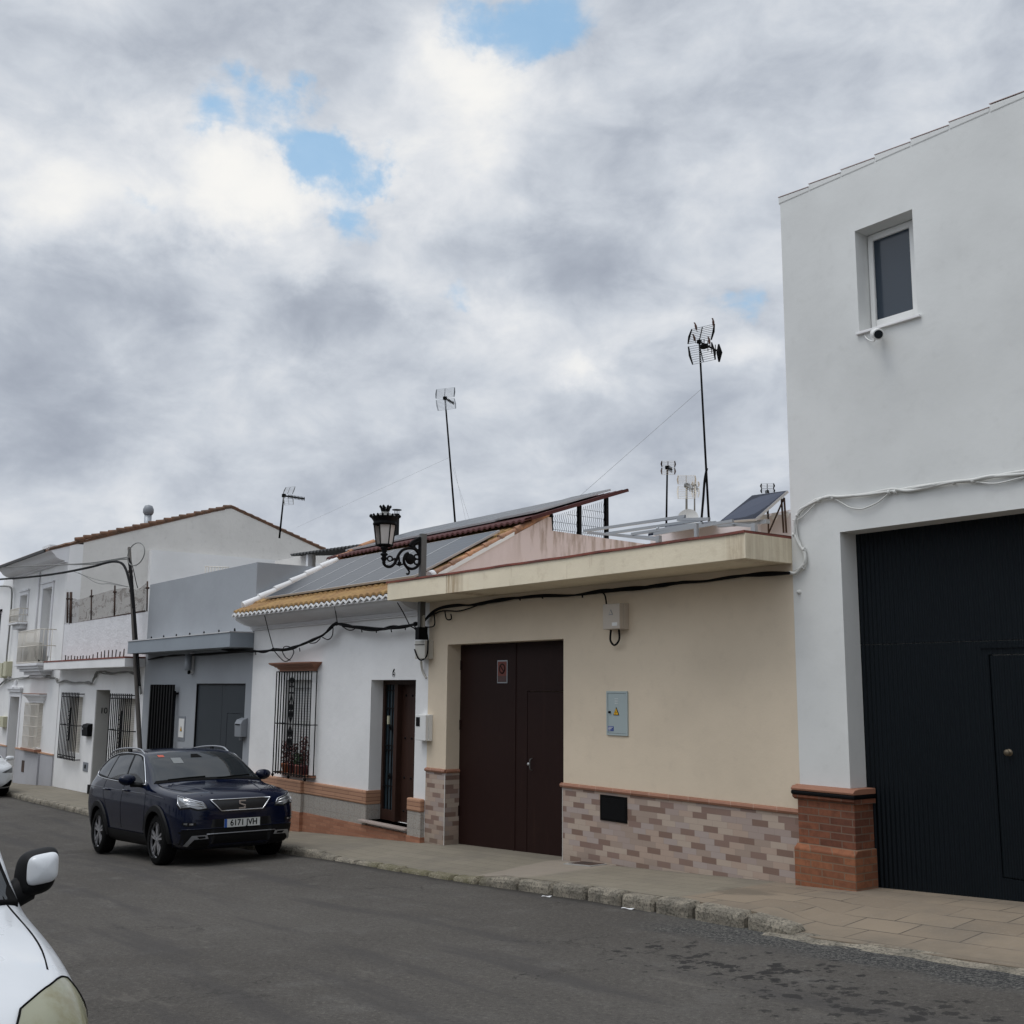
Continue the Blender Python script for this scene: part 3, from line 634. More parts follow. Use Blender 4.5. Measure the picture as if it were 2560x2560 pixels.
o = thing('electric_cabinet', 'pale grey recessed electric cabinet with yellow triangle on the tan wall', 'electric cabinet', ((xa+xb)/2, YF, za))
fr = MB()
for q in ((xa,xa+.022,za,zb),(xb-.022,xb,za,zb),(xa+.022,xb-.022,zb-.022,zb),(xa+.022,xb-.022,za,za+.022)): fr.box(q[0],q[1],YF-.016,YF,q[2],q[3])
fr.build('frame', M['cab'], o); MB().box(xa+.025,xb-.025,YF-.011,YF,za+.025,zb-.025).build('door', M['cab'], o)
MB().box(xa+.02,xb-.02,YF-.006,YF,za+.02,zb-.02).build('gap', M['blackm'], o)
tp_ = at(z1(1498,880)); tb_ = at(z1(1498,933)); triangle(o, tp_.x, YF-.012, tb_.z, .10, tp_.z-tb_.z+.005)
l = at(z1(1455,912)); MB().lathe([(0,-.02),(.014,-.02),(.014,0)], (l.x,YF-.011,l.z), 12, 'y').build('lock', M['black'], o)
m = MB(); v = at(z1(1498,825))
for i in range(4): m.box(v.x-.03, v.x+.03, YF-.0135, YF-.011, v.z+.008-i*.018, v.z+.012-i*.018)
m.build('vents', M['whitep'], o)
s = at(z1(1460,1025)); st = MB().box(s.x-.05,s.x+.05,YF-.014,YF-.011,s.z-.028,s.z+.028).build('sticker', M['blue'], o)
m = MB()
for i in range(3): m.box(s.x-.042, s.x+.035-.02*i, YF-.0155, YF-.014, s.z+.012-i*.016, s.z+.018-i*.016)
m.build('sticker_lines', M['whitep'], st)
# no parking sign on the garage door: faded red panel, dark round symbol
sa = at(z1(670,555), yd-.01); sb = at(z1(738,712), yd-.01)
o = thing('no_parking_sign', 'faded red no parking plate in a thin silver frame on the brown garage door', 'sign', ((sa.x+sb.x)/2, yd, sb.z))
MB().box(sa.x, sb.x, yd-.006, yd, sb.z, sa.z).build('frame', M['steel'], o, bevel=.002)
MB().box(sa.x+.015, sb.x-.015, yd-.008, yd-.006, sb.z+.10, sa.z-.015).build('plate', M['signred'], o)
MB().box(sa.x+.015, sb.x-.015, yd-.008, yd-.006, sb.z+.015, sb.z+.10).build('text_panel', M['signgrey'], o)
cx = (sa.x+sb.x)/2; cz = sa.z-.115
MB().lathe([(.052,-.003),(.072,-.003),(.072,0),(.052,0)], (cx,yd-.0085,cz), 24, 'y').build('ring', M['brown'], o)
MB().rail((cx-.045,yd-.0105,cz+.045),(cx+.045,yd-.0105,cz-.045),.018,.003,(0,1,0)).build('bar', M['brown'], o)

# ------------------------------------------------------------------ house number 6
b = thing('white_tiled_roof_house', 'white house number 6 with ochre roof tiles, brick base and barred window', 'house', (-16.9, YF, G(-16.9)))
XL, XR = -20.0, -13.722
WIN = (-18.52, -17.48, -1.47, .15); DR = (-15.40, -14.06, -2.02, .14)
m = MB(); m.slab([XL, XR], [-3.4, 1.34], [WIN, DR], YF, YF+.3); m.box(XL, XL+.2, YF+.3, 12, -3.4, 1.6); m.box(XR-.2, XR, YF+.3, 11, -3.4, 1.6); m.box(XL,XR,YF+.3,11.2,1.3,1.36)
m.box(XL+.2, XR-.2, 10.95, 11.15, 1.36, 2.7); m.build('wall', M['white'], b)
SL = .53; ZE = 1.385; YE = 8.33
def rz(y): return ZE+(y-YE)*SL
per = .19; rows = [YE+i*.34 for i in range(0, 9)]
tm = MB()
for i in range(8):                               # rows of curved tiles, each overlapping the one below
    ya, yb = rows[i], rows[i]+.40
    def ft(u, v, ya=ya, yb=yb, i=i):
        x = XL+.06+(XR-XL-.12)*u; y = ya+(yb-ya)*v
        h = .042*abs(math.sin(math.pi*(x-XL)/per))**.7*1.0
        return Vector((x, y, rz(y)+.034*(1-v)+h+.004*mnoise.noise(Vector((round((x-XL)/per)*3.1, i*2.7, 0)))))
    tm.grid(ft, 33*8, 3)
    tm.grid(lambda u, v, ya=ya, ft=ft: ft(u, 0)+Vector((0, .0, -.036*v)), 33*8, 1, False)
ro = tm.build('roof', M['rooftile'], b, weld=False)
sm_ = MB()                                       # scalloped white mortar at the eave
N = 33*6
def scal(k, dy, lo):
    x = XL+.02+(XR-XL-.04)*k/N; a = abs(((x-XL)/per) % 1*2-1); return Vector((x, YE-.012+dy, rz(YE)+.030-.055*a-(lo)))
vs = []; 
for k in range(N+1): vs += [scal(k,0,0), scal(k,0,.030), scal(k,.05,.03), scal(k,.05,0)]
sm_.add(vs, [(4*k+j, 4*k+(j+1)%4, 4*k+4+(j+1)%4, 4*k+4+j) for k in range(N) for j in range(4)])
sm_.build('scalloped_eave', M['white2'], b)
MB().box(XL+.02, XR, YE+.02, YF+.02, 1.325, 1.345).build('soffit', M['white2'], b)
prof = [(8.40,1.325),(8.405,1.31),(8.45,1.27),(8.51,1.235),(8.58,1.205),(8.65,1.185),(8.72,1.172),(8.72,1.14),(8.735,1.14),(8.735,1.125),(8.76,1.12),(8.76,1.10),(8.8,1.095),(8.8,1.325)]
MB().prism(prof, 'x', XL-.06, -13.95).build('cornice', M['cornice'], b)
MB().hexa([(XL-.02,8.45,1.36),(XL+.22,8.45,1.36),(XL+.22,11.1,1.4),(XL-.02,11.1,1.4),(XL-.02,8.45,rz(8.45)+.02),(XL+.22,8.45,rz(8.45)+.02),(XL+.22,11.1,rz(11.1)+.04),(XL-.02,11.1,rz(11.1)+.04)]).build('verge_wall', M['white2'], b)
def verge(x, y0, y1, n, mat, name, mats=None, dz=.07, r=.085):
    mm = MB(); L = (y1-y0)/n
    for i in range(n):
        a, c = y0+i*L, y0+(i+1)*L+.05
        mm.tube([(x, a, rz(a)+dz+.012), (x, c, rz(c)+dz-.012)], [r, r*.84], 12)
    return mm.build(name, mat, b, weld=False)
verge(XL+.10, 8.50, 10.45, 6, M['whitetile'], 'verge_tiles'); verge(XL+.10, 10.5, 11.3, 3, M['redtile'], 'verge_tiles')
verge(XR-.02, 8.86, 11.02, 7, M['redtile'], 'verge_tiles', dz=.028, r=.058); MB().tube([(XR-.02,8.80,rz(8.83)+.02),(XR-.02,8.88,rz(8.88)+.03)], [.085,.075], 14).build('verge_end', M['whitetile'], b)
pk = MB(); pk.prism([(8.80,1.40),(8.80,1.60),(8.88,1.655),(11.05,2.80),(11.12,2.80),(11.14,2.58),(13.4,2.54),(15,2.4),(15,1.40)], 'x', XR-.16, XR+.015); pk.build('party_wall', M['pink'], b)
MB().prism([(8.82,1.60),(8.82,1.675),(10.35,2.485),(10.35,2.43)], 'x', XR+.016, XR+.035).build('mortar_strip', M['white2'], b)
# base
for nm_, mt_, bv_, L_ in (('base_tile_course','soldier',.02,((-17.56,-15.401,YF-.05,YF,-1.79,-1.575),(XL+.02,-17.561,YF-.105,YF,-1.79,-1.575),(-14.12,XR-.02,YF-.085,YF,-1.76,-1.575),(-15.40,-15.385,YF-.05,YF+.22,-1.79,-1.575))),
    ('patterned_tile_base','flower',0,((-17.56,-15.411,YF-.035,YF,-2.10,-1.791),(XL+.02,-17.561,YF-.09,YF,-2.10,-1.791),(-14.11,XR-.03,YF-.07,YF,-2.11,-1.761),(-15.40,-15.39,YF-.035,YF+.22,-2.10,-1.791))),
    ('brick_base','brick6',0,((-17.56,-14.121,YF-.045,YF,-3.4,-2.101),(XL+.02,-17.561,YF-.10,YF,-3.4,-2.101),(-14.12,XR-.02,YF-.08,YF,-3.4,-2.111)))):
    for q_ in L_: MB().box(*q_).build(nm_, M[mt_], b, bevel=bv_)
MB().box(-15.52, -14.115, YF-.11, YF+.24, -2.055, -2.02).build('doorstep', M['marble'], b, bevel=.006)
# door
yd = YF+.22; dl = -15.40; dr = -14.06; ds = -14.93
m = MB(); m.box(dl,dr,yd,yd+.08,.07,.14); m.box(dl,dl+.06,yd,yd+.08,-2.02,.07); m.box(ds-.05,ds+.05,yd-.04,yd+.08,-2.02,.07); m.box(dl+.06,ds-.05,yd,yd+.08,-2.02,-1.86)
do = m.build('door_frame', M['doorwood'], b, bevel=.004)
MB().box(dl+.06, ds-.05, yd+.05, yd+.06, -1.86, .07).build('side_light', mk('blue_door_glass', (.045,.07,.085), .15), do)
m = MB()
for k in range(4):
    x = dl+.10+k*(ds-.05-dl-.14)/3; m.box(x-.007,x+.007,yd+.01,yd+.025,-1.86,.07)
for z in (-1.5,-.95,-.88,-.3,-.02): m.box(dl+.06,ds-.05,yd+.008,yd+.026,z-.01,z+.01)
for z in (-1.35,-.6): m.lathe([(.02,-.01),(.045,-.01),(.045,.01),(.02,.01)], ((dl+ds)/2,yd+.02,z), 14, 'y')
m.build('iron_bars', M['black'], do)
MB().box(dl+.17,dl+.21,yd-.01,yd+.02,-.55,-.42).build('door_tag', M['yellowp'], do)
lf = MB().box(ds+.05, dr, yd+.06, yd+.11, -2.06, .07).build('door_leaf', M['doorwood'], b)
m = MB()
for z in (-.10,-.75,-1.35,-1.85):
    for k in range(4): m.lathe([(0,-.02),(.012,-.016),(.02,0)], (ds+.15+k*.19, yd+.06, z), 10, 'y')
m.build('door_studs', M['black'], lf)
MB().tube(smoothpath([(ds+.5,yd+.06,-1.14),(ds+.5,yd+.0,-1.14),(ds+.6,yd,-1.15),(ds+.68,yd+.01,-1.13)]), .008).build('door_handle', M['black'], lf)
np = at(zD(1465,1172)); text('6', .17, M['black'], (np.x, YF-.004, np.z+.04), 'house_number', b, .004, .95, bold=.004)
# window
wo = MB().box(WIN[0], WIN[1], YF+.16, YF+.20, WIN[2], WIN[3]).build('window', M['blind'], b)
m = MB()
for q in ((WIN[0],WIN[0]+.05,WIN[2],WIN[3]),(WIN[1]-.05,WIN[1],WIN[2],WIN[3]),(WIN[0],WIN[1],WIN[3]-.14,WIN[3])): m.box(q[0],q[1],YF+.12,YF+.158,q[2],q[3])
m.build('frame', M['whitep'], wo)
def hood(x0, x1, lv, mat, name='window_hood'):
    m = MB()
    for (z0, z1, o0, o1) in lv: m.hexa([(x0-o0,YF-o0,z0),(x1+o0,YF-o0,z0),(x1+o0,YF,z0),(x0-o0,YF,z0),(x0-o1,YF-o1,z1),(x1+o1,YF-o1,z1),(x1+o1,YF,z1),(x0-o1,YF,z1)])
    return m.build(name, mat, b, bevel=.004, weld=False)
hood(-18.62, -17.33, [(.30,.335,.055,.06),(.336,.37,.075,.10),(.371,.40,.115,.15),(.401,.425,.16,.20),(.426,.455,.205,.215)], M['terra'])
by = YF-.20; bx0, bx1, bz0, bz1 = -18.48, -17.21, -1.50, .30
m = MB(); n = 13
for k in range(n):
    x = bx0+(bx1-bx0)*k/(n-1); m.box(x-.008,x+.008,by-.008,by+.008,bz0,bz1)
for z in (bz0+.03, -.62, bz1-.01): m.box(bx0,bx1,by-.012,by+.012,z-.009,z+.009)
for x in (bx0,bx1):
    for z in (bz0+.03, -.62): m.box(x-.008,x+.008,by,YF+.01,z-.008,z+.008)
for k in (1,3): 
    for x in (bx0,bx1): m.box(x-.007,x+.007,by+.05*k,by+.05*k+.014,bz0,bz1)
for x in (bx0, (bx0+bx1)/2, bx1): m.lathe([(.008,.0),(.028,-.02),(.024,-.04),(0,-.07)], (x,by,bz0+.01), 10)
gi = m.build('window_bars', M['black'], b, weld=False)
def scroll(cx, cz, s, flip=1, up=1):
    pts = []
    for k in range(22):
        a = k/21*2.2*math.pi; r = s*(1-.8*k/21); pts.append((cx+flip*(s-r*math.cos(a))*.9, by, cz+up*r*math.sin(a)*1.25))
    return pts
m = MB(); cx = (bx0+bx1)/2
for cz, s in ((.14,.04),(-.45,.05),(-.33,.045),(-.78,.05),(-.92,.05)):
    for f in (1,-1):
        for u in (1,-1): m.tube(scroll(cx, cz, s, f, u), .009, 6)
for za_, zb_ in ((-.10,-.60),(-.64,-1.05)):
    for f in (1,-1): m.tube(smoothpath([(cx,by,za_),(cx+f*.085,by,(za_+zb_)/2+.05),(cx+f*.075,by,(za_+zb_)/2-.1),(cx,by,zb_)]), .009, 6)
for z in (-.08,-1.07,0.03): m.box(cx-.05,cx+.05,by-.014,by+.014,z-.014,z+.014)
m.build('scroll_ornament', M['black'], gi, weld=False)
MB().box(WIN[0]-.02, bx1+.02, YF-.10, YF+.14, -1.50, -1.475).build('window_sill', M['terra'], b)
# flower pots behind the bars
LEAFM = [mk('geranium_leaf', (.05,.085,.035), .7), mk('red_plant_leaf', (.11,.035,.03), .7)]
potc = [mk('clay_pot', (.38,.14,.07), .8), mk('pink_pot', (.45,.17,.14), .7), mk('maroon_pot', (.12,.03,.035), .6)]
for i, (x, pm, lm, lab, h) in enumerate(((-18.28,0,1,'leftmost clay flower pot with tall reddish plant behind the scrolled window bars',.42),(-18.02,2,1,'dark pot with reddish plant, second from left behind the scrolled window bars',.36),(-17.78,1,0,'pink pot with low green plant behind the scrolled window bars',.2),(-17.57,2,1,'rightmost dark red flower pot with tall plant behind the scrolled window bars',.5))):
    o = thing('flower_pot', lab, 'flower pot', (x, YF-.04, -1.474), 'flower pots on the window sill of number 6')
    MB().lathe([(0,0),(.06,0),(.085,.13),(.092,.135),(.092,.16),(.078,.16),(.07,.14),(0,.14)], (x,YF-.04,-1.474), 18).build('pot', potc[pm], o)
    m = MB(); rr = random.Random(i)
    for k in range(150):
        a = rr.uniform(0,6.28); q = rr.random()**.6*.11; z = -1.33+rr.random()*h; c = Vector((x+q*math.cos(a), YF-.04+q*math.sin(a)*.8, z)); s = rr.uniform(.015,.03)
        u = Vector((rr.uniform(-1,1),rr.uniform(-1,1),rr.uniform(-1,1))).normalized()*s; w = u.orthogonal().normalized()*s*.7
        m.add([c-u,c+w,c+u,c-w], [(0,1,2,3)])
    for k in range(6): m.tube([(x,YF-.04,-1.34),(x+rr.uniform(-.08,.08),YF-.04+rr.uniform(-.05,.05),-1.33+h*.9)], .004, 5)
    m.build('plant', LEAFM[lm], o, weld=False)
# ------------------------------------------------------------------ solar panels on number 6
px0, px1, n = -19.32, -13.95, 5; W = (px1-px0)/n; L = 1.80; ang = math.atan(SL)
def panel(name, lab, cx, y0, z0, W, L, ang, mat, group, rzz=0, legs=None, th=.035):
    o = thing(name, lab, 'solar panel', (cx, y0, z0), group)
    o.rotation_euler = (ang, 0, rzz); o['_o'] = (0,0,0)
    MB().box(-W/2+.012, W/2-.012, .012, L-.012, -th+.002, -.004).build('cells', mat, o)
    m = MB()
    for q in ((-W/2,-W/2+.012,0,L),(W/2-.012,W/2,0,L),(-W/2+.012,W/2-.012,0,.012),(-W/2+.012,W/2-.012,L-.012,L)): m.box(q[0],q[1],q[2],q[3],-th,0)
    m.build('frame', M['alu'], o)
    if legs: legs(o)
    return o
ord5 = ['leftmost','second from left','middle','second from right','rightmost']
for i in range(n):
    panel('solar_panel', '%s of the five dusty grey solar panels on the ochre tiled roof slope' % ord5[i], px0+W*(i+.5), 8.66, rz(8.66)+.135, W-.012, L, ang, M['solar'], 'solar panels on the ochre tiled roof')
m = MB(); m.box(px0-.02, px1+.02, 8.66, 8.70, rz(8.66)+.03, rz(8.66)+.085)
# ------------------------------------------------------------------ terrace roof behind it, red sheet with panels
a2 = math.atan(.335); y2, z2_ = 10.47, 2.685
def sheet(u, v, top=0): 
    x = -20.35+6.78*u; y = y2+2.24*v; return Vector((x, y, z2_+.335*(y-y2)+.016*math.sin(x*2*math.pi/.16)+top))
m = MB(); m.grid(lambda u, v: sheet(u, v), 260, 2); m.grid(lambda u, v: sheet(u, v, -.02), 260, 2)
m.add([sheet(k/260,0,-.035*j) for k in range(261) for j in range(2)], [(2*k,2*k+1,2*k+3,2*k+2) for k in range(260)])
tr = m.build('terrace_roof', M['redsheet'], b, weld=False)
MB().box(-20.2,-13.75,10.86,10.92,2.62,2.79).build('shade_gap_board', M['darksheet'], tr)  # dark board standing in for the shadowed gap below the sheet
m = MB(); m.rail((-13.575,10.60,2.715),(-13.575,12.72,3.42),.025,.05)
m.build('edge_beam', M['redsheet'], tr)
for y in (11.17,11.79,12.40): MB().box(XR-.095,XR-.035,y-.03,y+.03,2.5,z2_+.335*(y-y2)-.05).build('terrace_post', M['black'], tr)
for x in (-16.5,-19.9): MB().box(x-.03,x+.03,12.3,12.36,1.5,3.2).build('terrace_post', M['black'], tr)
m = MB()
for k in range(26):
    y = 11.21+k*.0465
    if abs(y-11.79) < .03: continue
    zt = z2_+.335*(y-y2)-.09
    m.tube([(XR-.065+.03*(j % 2), y, 2.57+(zt-2.57)*j/5) for j in range(6)], .0035, 4)
for z in (2.62,2.75,2.9,3.02): m.tube([(XR-.065, max(11.2,11.05+(z-2.83+.09)/.335), z),(XR-.065,12.38,z)], .0035, 4)
m.build('mesh_fence', M['black'], tr)
n2 = 6; W2 = 6.35/n2
ord6 = ['first','second','third','fourth','fifth','sixth']
for i in range(n2):
    panel('solar_panel', '%s from the left of the six panels on the red sheet terrace roof' % ord6[i], -20.15+W2*(i+.5), 10.80+(.05 if i == 5 else 0), 2.868+(.028 if i == 5 else 0), W2-.012, 1.76, a2, M['solar'], 'solar panels on the red sheet roof')
MB().box(-20.2,-13.75,11.5,11.54,2.99,3.05).build('panel_rail', M['steel'], tr)
fz = 3.0; q = at(zF(297,400), 13.2); qb = at(zF(297,620), 13.2)
m = MB(); m.tube([(q.x,13.2,2.2),(q.x,13.2,q.z-.10)], .065, 14); f_ = m.build('flue_pipe', M['black'], b)
m = MB(); m.lathe([(0,q.z+.02),(.115,q.z),(.115,q.z-.012),(0,q.z-.012)], (q.x,13.2,0), 16)
for k in range(4): a = k*1.57+.7; m.tube([(q.x+.055*math.cos(a),13.2+.055*math.sin(a),q.z-.11),(q.x+.055*math.cos(a),13.2+.055*math.sin(a),q.z)], .006, 5)
m.build('flue_cap', M['black'], f_)
# ------------------------------------------------------------------ dark sheet shelter further back
sh = thing('roof_shelter', 'dark corrugated sheet shelter with brown back wall behind the grey parapet', 'shelter', (-21.5, 13, 1.4))
A0 = at(zD(572,125), 12.6); B0 = at(zD(1305,22), 12.6)
def shf(u, v): p = A0.lerp(B0, u*1.15); return Vector((p.x, p.y+2.6*v, p.z+.25*v+.022*math.sin(p.x*2*math.pi/.19)))
m = MB(); m.grid(shf, 200, 1); m.grid(lambda u, v: shf(u, v)-Vector((0,0,.03)), 200, 1); m.add([shf(k/200,0)-Vector((0,0,.03*j)) for k in range(201) for j in range(2)], [(2*k,2*k+1,2*k+3,2*k+2) for k in range(200)])
m.build('roof', M['darksheet'], sh, weld=False)
m = MB(); m.box(A0.x-.2, B0.x+1, 14.9, 15.1, 1.2, B0.z+.1); m.build('back_wall', mk('brown_shelter_wall', (.07,.05,.04), .9), sh)
m = MB(); pp = at(zD(715,200), 12.7); m.box(pp.x-.06, pp.x+.06, 12.7, 12.82, 1.2, A0.z-.05); m.build('post', M['cornice'], sh)
m = MB(); m.box(A0.x-1.6, pp.x-.3, 12.9, 13.1, 1.2, at(zD(600,150),12.9).z); m.build('side_wall', M['cream'], sh)
# roof of the buildings behind, seen only as support
# ------------------------------------------------------------------ grey house
b = thing('grey_house', 'grey painted house with tall blank parapet, grey canopy and charcoal garage door', 'house', (-23.1, YF, G(-23.1)))
XL, XR2 = -26.2, -20.003
W8 = (-25.25, -24.05, -1.9, -.08); DG = (-22.86, -20.30, -3.6, .085)
m = MB(); m.slab([XL, XR2], [-3.8, 2.44], [W8, DG], YF, YF+.25); shell(m, XL, XR2, YF+.25, 10.35, -3.8, 2.44, .2); m.build('wall', M['grey'], b)
m = MB(); m.box(XL+.15, XR2-.001, 8.31, YF, .77, 1.05); ca = m.build('canopy', M['grey_dark'], b, bevel=.006); MB().box(XL+.14, XR2, 8.295, YF, 1.052, 1.075).build('canopy_edge', M['alu'], ca)
for i in range(7):
    p_ = at(zA([1045,1130,1217,1310,1408,1511,1620][i], 1080-[0,6,14,26,36,46,58][i]), 8.42); m = MB(); m.lathe([(.016,1.07),(.018,1.10),(.013,1.13),(0,1.14)], (p_.x,8.42,0), 8); m.build('canopy_stud', M['black'], b)
yd = YF+.035
m = MB(); sx = at(zA(1523,1500)).x; wx = at(zA(1552,1700)).x; m.box(DG[0],sx-.006,yd,yd+.04,-3.6,.085); m.box(sx+.006,wx-.006,yd,yd+.04,-3.6,.085); m.box(wx-.006,DG[1],yd,yd+.04,-.50,.085); m.box(-20.52,DG[1],yd,yd+.04,-3.6,-.50)
gd = m.build('garage_door', M['greydoor'], b); MB().box(wx+.004,-20.526,yd+.004,yd+.04,-3.6,-.508).build('wicket_door', M['greydoor'], gd)
m = MB()
for q in ((DG[0]-.01,DG[0]+.03,-3.6,.085),(DG[1]-.03,DG[1]+.01,-3.6,.085),(DG[0]-.01,DG[1]+.01,.06,.10)): m.box(q[0],q[1],yd-.03,yd-.001,q[2],q[3])
m.build('door_frame', M['black'], gd)
MB().box(W8[0], W8[1], YF+.15, YF+.19, W8[2], W8[3]).build('window', M['glass'], b)
m = MB()
for k in range(9):
    x = -25.33+k*1.42/8; m.box(x-.035,x+.035,8.665,8.705,-1.95,.06)
m.box(-25.4,-23.86,8.706,8.74,-.17,-.10); m.box(-25.4,-23.86,8.706,8.74,-1.85,-1.78)
for x in (-25.38,-23.9): m.box(x-.02,x+.02,8.7,YF+.01,-.16,-.11)
m.build('window_bars', M['black'], b)
xa, xb = -23.78, -23.38
o = thing('electric_cabinet', 'narrow white electric cabinet with dark frame on the grey house wall', 'electric cabinet', ((xa+xb)/2, YF, -1.13))
MB().box(xa,xb,YF-.012,YF,-1.14,-.62).build('frame', M['greyp'], o); MB().box(xa+.045,xb-.045,YF-.018,YF-.0125,-1.07,-.67).build('door', M['whitep'], o); triangle(o, (xa+xb)/2, YF-.019, -.94, .12, .11)
o = thing('mailbox', 'grey metal mailbox on the right edge of the grey house wall', 'mailbox', (-19.95-.22, YF, -.95))
mbx = -20.42; m = MB(); m.prism([(YF,-.93),(YF-.13,-.93),(YF-.14,-.68),(YF-.10,-.61),(YF,-.57)], 'x', mbx, mbx+.30); m.build('case', M['greyp'], o, bevel=.006); MB().box(mbx+.04,mbx+.26,YF-.146,YF-.139,-.71,-.69).build('slot', M['black'], o)
MB().tube([(mbx+.15,YF-.06,-.93),(mbx+.15,YF-.06,-1.0)], .035, 12).build('newspaper_tube', M['greyp'], o)
o = thing('wall_lamp', 'slim grey wall lamp under the grey canopy', 'wall lamp', (-23.4, YF, .45))
lx = at(zA(1280,1265), 8.62); MB().box(lx.x-.10,lx.x+.02,YF-.05,YF,.30,.74).build('back_plate', M['cornice'], o); MB().lathe([(.0,.36),(.07,.36),(.075,.38),(.075,.70),(0,.70)], (lx.x+.05,8.66,0), 14).build('lamp_body', M['greyp'], o)
MB().lathe([(0,.28),(.03,.29),(.03,.36),(0,.37)], (lx.x-.04,8.72,0), 10).build('sensor', M['black'], o)
m = MB()
for k in range(9):
    p_ = at(zA(1418+k*19.5, 642-k*4.5), 10.2); q_ = at(zA(1418+k*19.5, 597+k*.6), 10.2); m.tube([p_-Vector((0,0,.2)), q_], .012, 5)
m.tube([at(zA(1414,596),10.2), at(zA(1580,602),10.2)], .014, 5); m.build('roof_railing', M['creamp'], b)
# ------------------------------------------------------------------ house number 10
b = thing('white_flat_house', 'low white house number 10 with red-edged canopy, rough parapet and black window bars', 'house', (-29.85, YF, G(-29.85)))
XL, XR3 = -33.5, -26.203
D10 = (-29.93, -28.75, -3.6, -.08); WA = (-32.35, -31.1, -1.8, -.28); WB = (-27.95, -26.75, -1.75, -.28)
m = MB(); m.slab([XL, XR3], [-3.9, .74], [D10, WA, WB], YF, YF+.25); shell(m, XL, XR3, YF+.25, 10.6, -3.9, .9, .2); m.build('wall', M['white2'], b)
m = MB(); m.grid(lambda u, v: Vector((XL+7.29*u, YF+.16*v, 1.80+.012*mnoise.noise(Vector((u*40,v,0))))), 60, 1, False); m.box(XL, XR3, YF+.005, YF+.16, .741, 1.80); m.build('parapet', M['rough_white'], b, weld=False)
ca = MB().box(XL+.02, XR3-.001, 8.31, YF, .47, .675).build('canopy', M['white2'], b, bevel=.006); MB().box(XL+.0, XR3, 8.30, YF+.002, .677, .715).build('canopy_coping', M['redpaint'], ca)
rr = random.Random(8)
for i, sx_ in enumerate([452,470,492,515,535,556,573,597,618,642,672,700,722,748,775,800,828,855]):
    p_ = at(zA(sx_, 1235-(sx_-452)*.12), 8.42); h = rr.uniform(.13,.2) if sx_ > 660 or i == 0 else rr.uniform(.09,.13); w = rr.uniform(.012,.022)
    t = rr.uniform(-.02,.02); MB().hexa([(p_.x-w,8.41,.71),(p_.x+w,8.41,.71),(p_.x+w,8.43,.71),(p_.x-w,8.43,.71),(p_.x-w*.5+t,8.41,.71+h),(p_.x+w*.6+t,8.41,.71+h),(p_.x+w*.6+t,8.43,.71+h),(p_.x-w*.5+t,8.43,.71+h)]).build('canopy_spike', M['rust'] if i % 3 else M['black'], b)
MB().box(D10[0],D10[1],YF+.55,YF+.6,-3.4,-.08).build('door', M['blackm'], b)
MB().box(D10[0]-.001,D10[0]+.012,YF+.02,YF+.55,-3.4,-.085).build('door_jamb', M['jamb'], b); MB().box(D10[1]-.35,D10[1],YF+.35,YF+.549,-3.4,-.085).build('door_side', M['blackm'], b)
MB().box(-29.95,-28.7,YF-.06,YF+.5,-3.4,-2.52).build('doorstep', M['black'], b)
for (a, nm, x0, x1) in ((WA,'w',-32.62,-30.98),(WB,'w',-28.22,-26.6)):
    wn = MB().box(a[0],a[1],YF+.14,YF+.18,a[2],a[3]).build('window', M['creamblind'], b)
    m = MB(); nb_ = 12
    for k in range(nb_):
        x = x0+(x1-x0)*k/(nb_-1); m.box(x-.013,x+.013,8.64,8.66,-1.98,-.16)
    for z in (-.2,-.28,-1.05,-1.88,-1.95): m.box(x0-.02,x1+.02,8.642,8.668,z-.012,z+.012)
    for x in (x0,x1):
        for z in (-.2,-1.05,-1.95): m.box(x-.015,x+.015,8.66,YF+.01,z-.012,z+.012)
    cx = (x0+x1)/2+.1
    for k in range(8): m.box(cx-.09,cx+.09,8.635,8.672,-1.45+k*.11-.012,-1.45+k*.11+.012); m.lathe([(.03,-.008),(.06,-.008),(.06,.008),(.03,.008)], (cx,8.655,-1.40+k*.11), 10, 'y')
    m.build('window_bars', M['black'], b, weld=False)
o = thing('mailbox', 'black mailbox on the white wall left of door number 10', 'mailbox', (-30.5, YF, -1.3))
q0 = at(zB(795,825), YF-.12); q1 = at(zB(862,935), YF-.12); m = MB(); m.prism([(YF,q1.z),(YF-.12,q1.z),(YF-.14,q0.z-.04),(YF-.11,q0.z+.03),(YF,q0.z+.06)], 'x', q0.x, q0.x+.52); m.build('case', M['black'], o, bevel=.01); MB().box(q0.x+.08,q0.x+.14,YF-.142,YF-.128,-1.13,-1.08).build('lock', M['steel'], o)
q = at(zB(830,1195)); mp = MB().box(q.x-.22,q.x+.22,YF-.012,YF,-2.22,-1.98).build('meter_hatch', M['greyp'], b); MB().box(q.x-.06,q.x+.05,YF-.02,YF-.012,-2.14,-2.04).build('meter_dial', M['black'], mp)
ntx = at(zB(958,685), YF+.3); text('10', .22, M['black'], (D10[0]+.016, at(zB(958,685), YF).y+.22, atx(zB(958,685), D10[0]).z), 'house_number', b, .006, .9, rz=90)
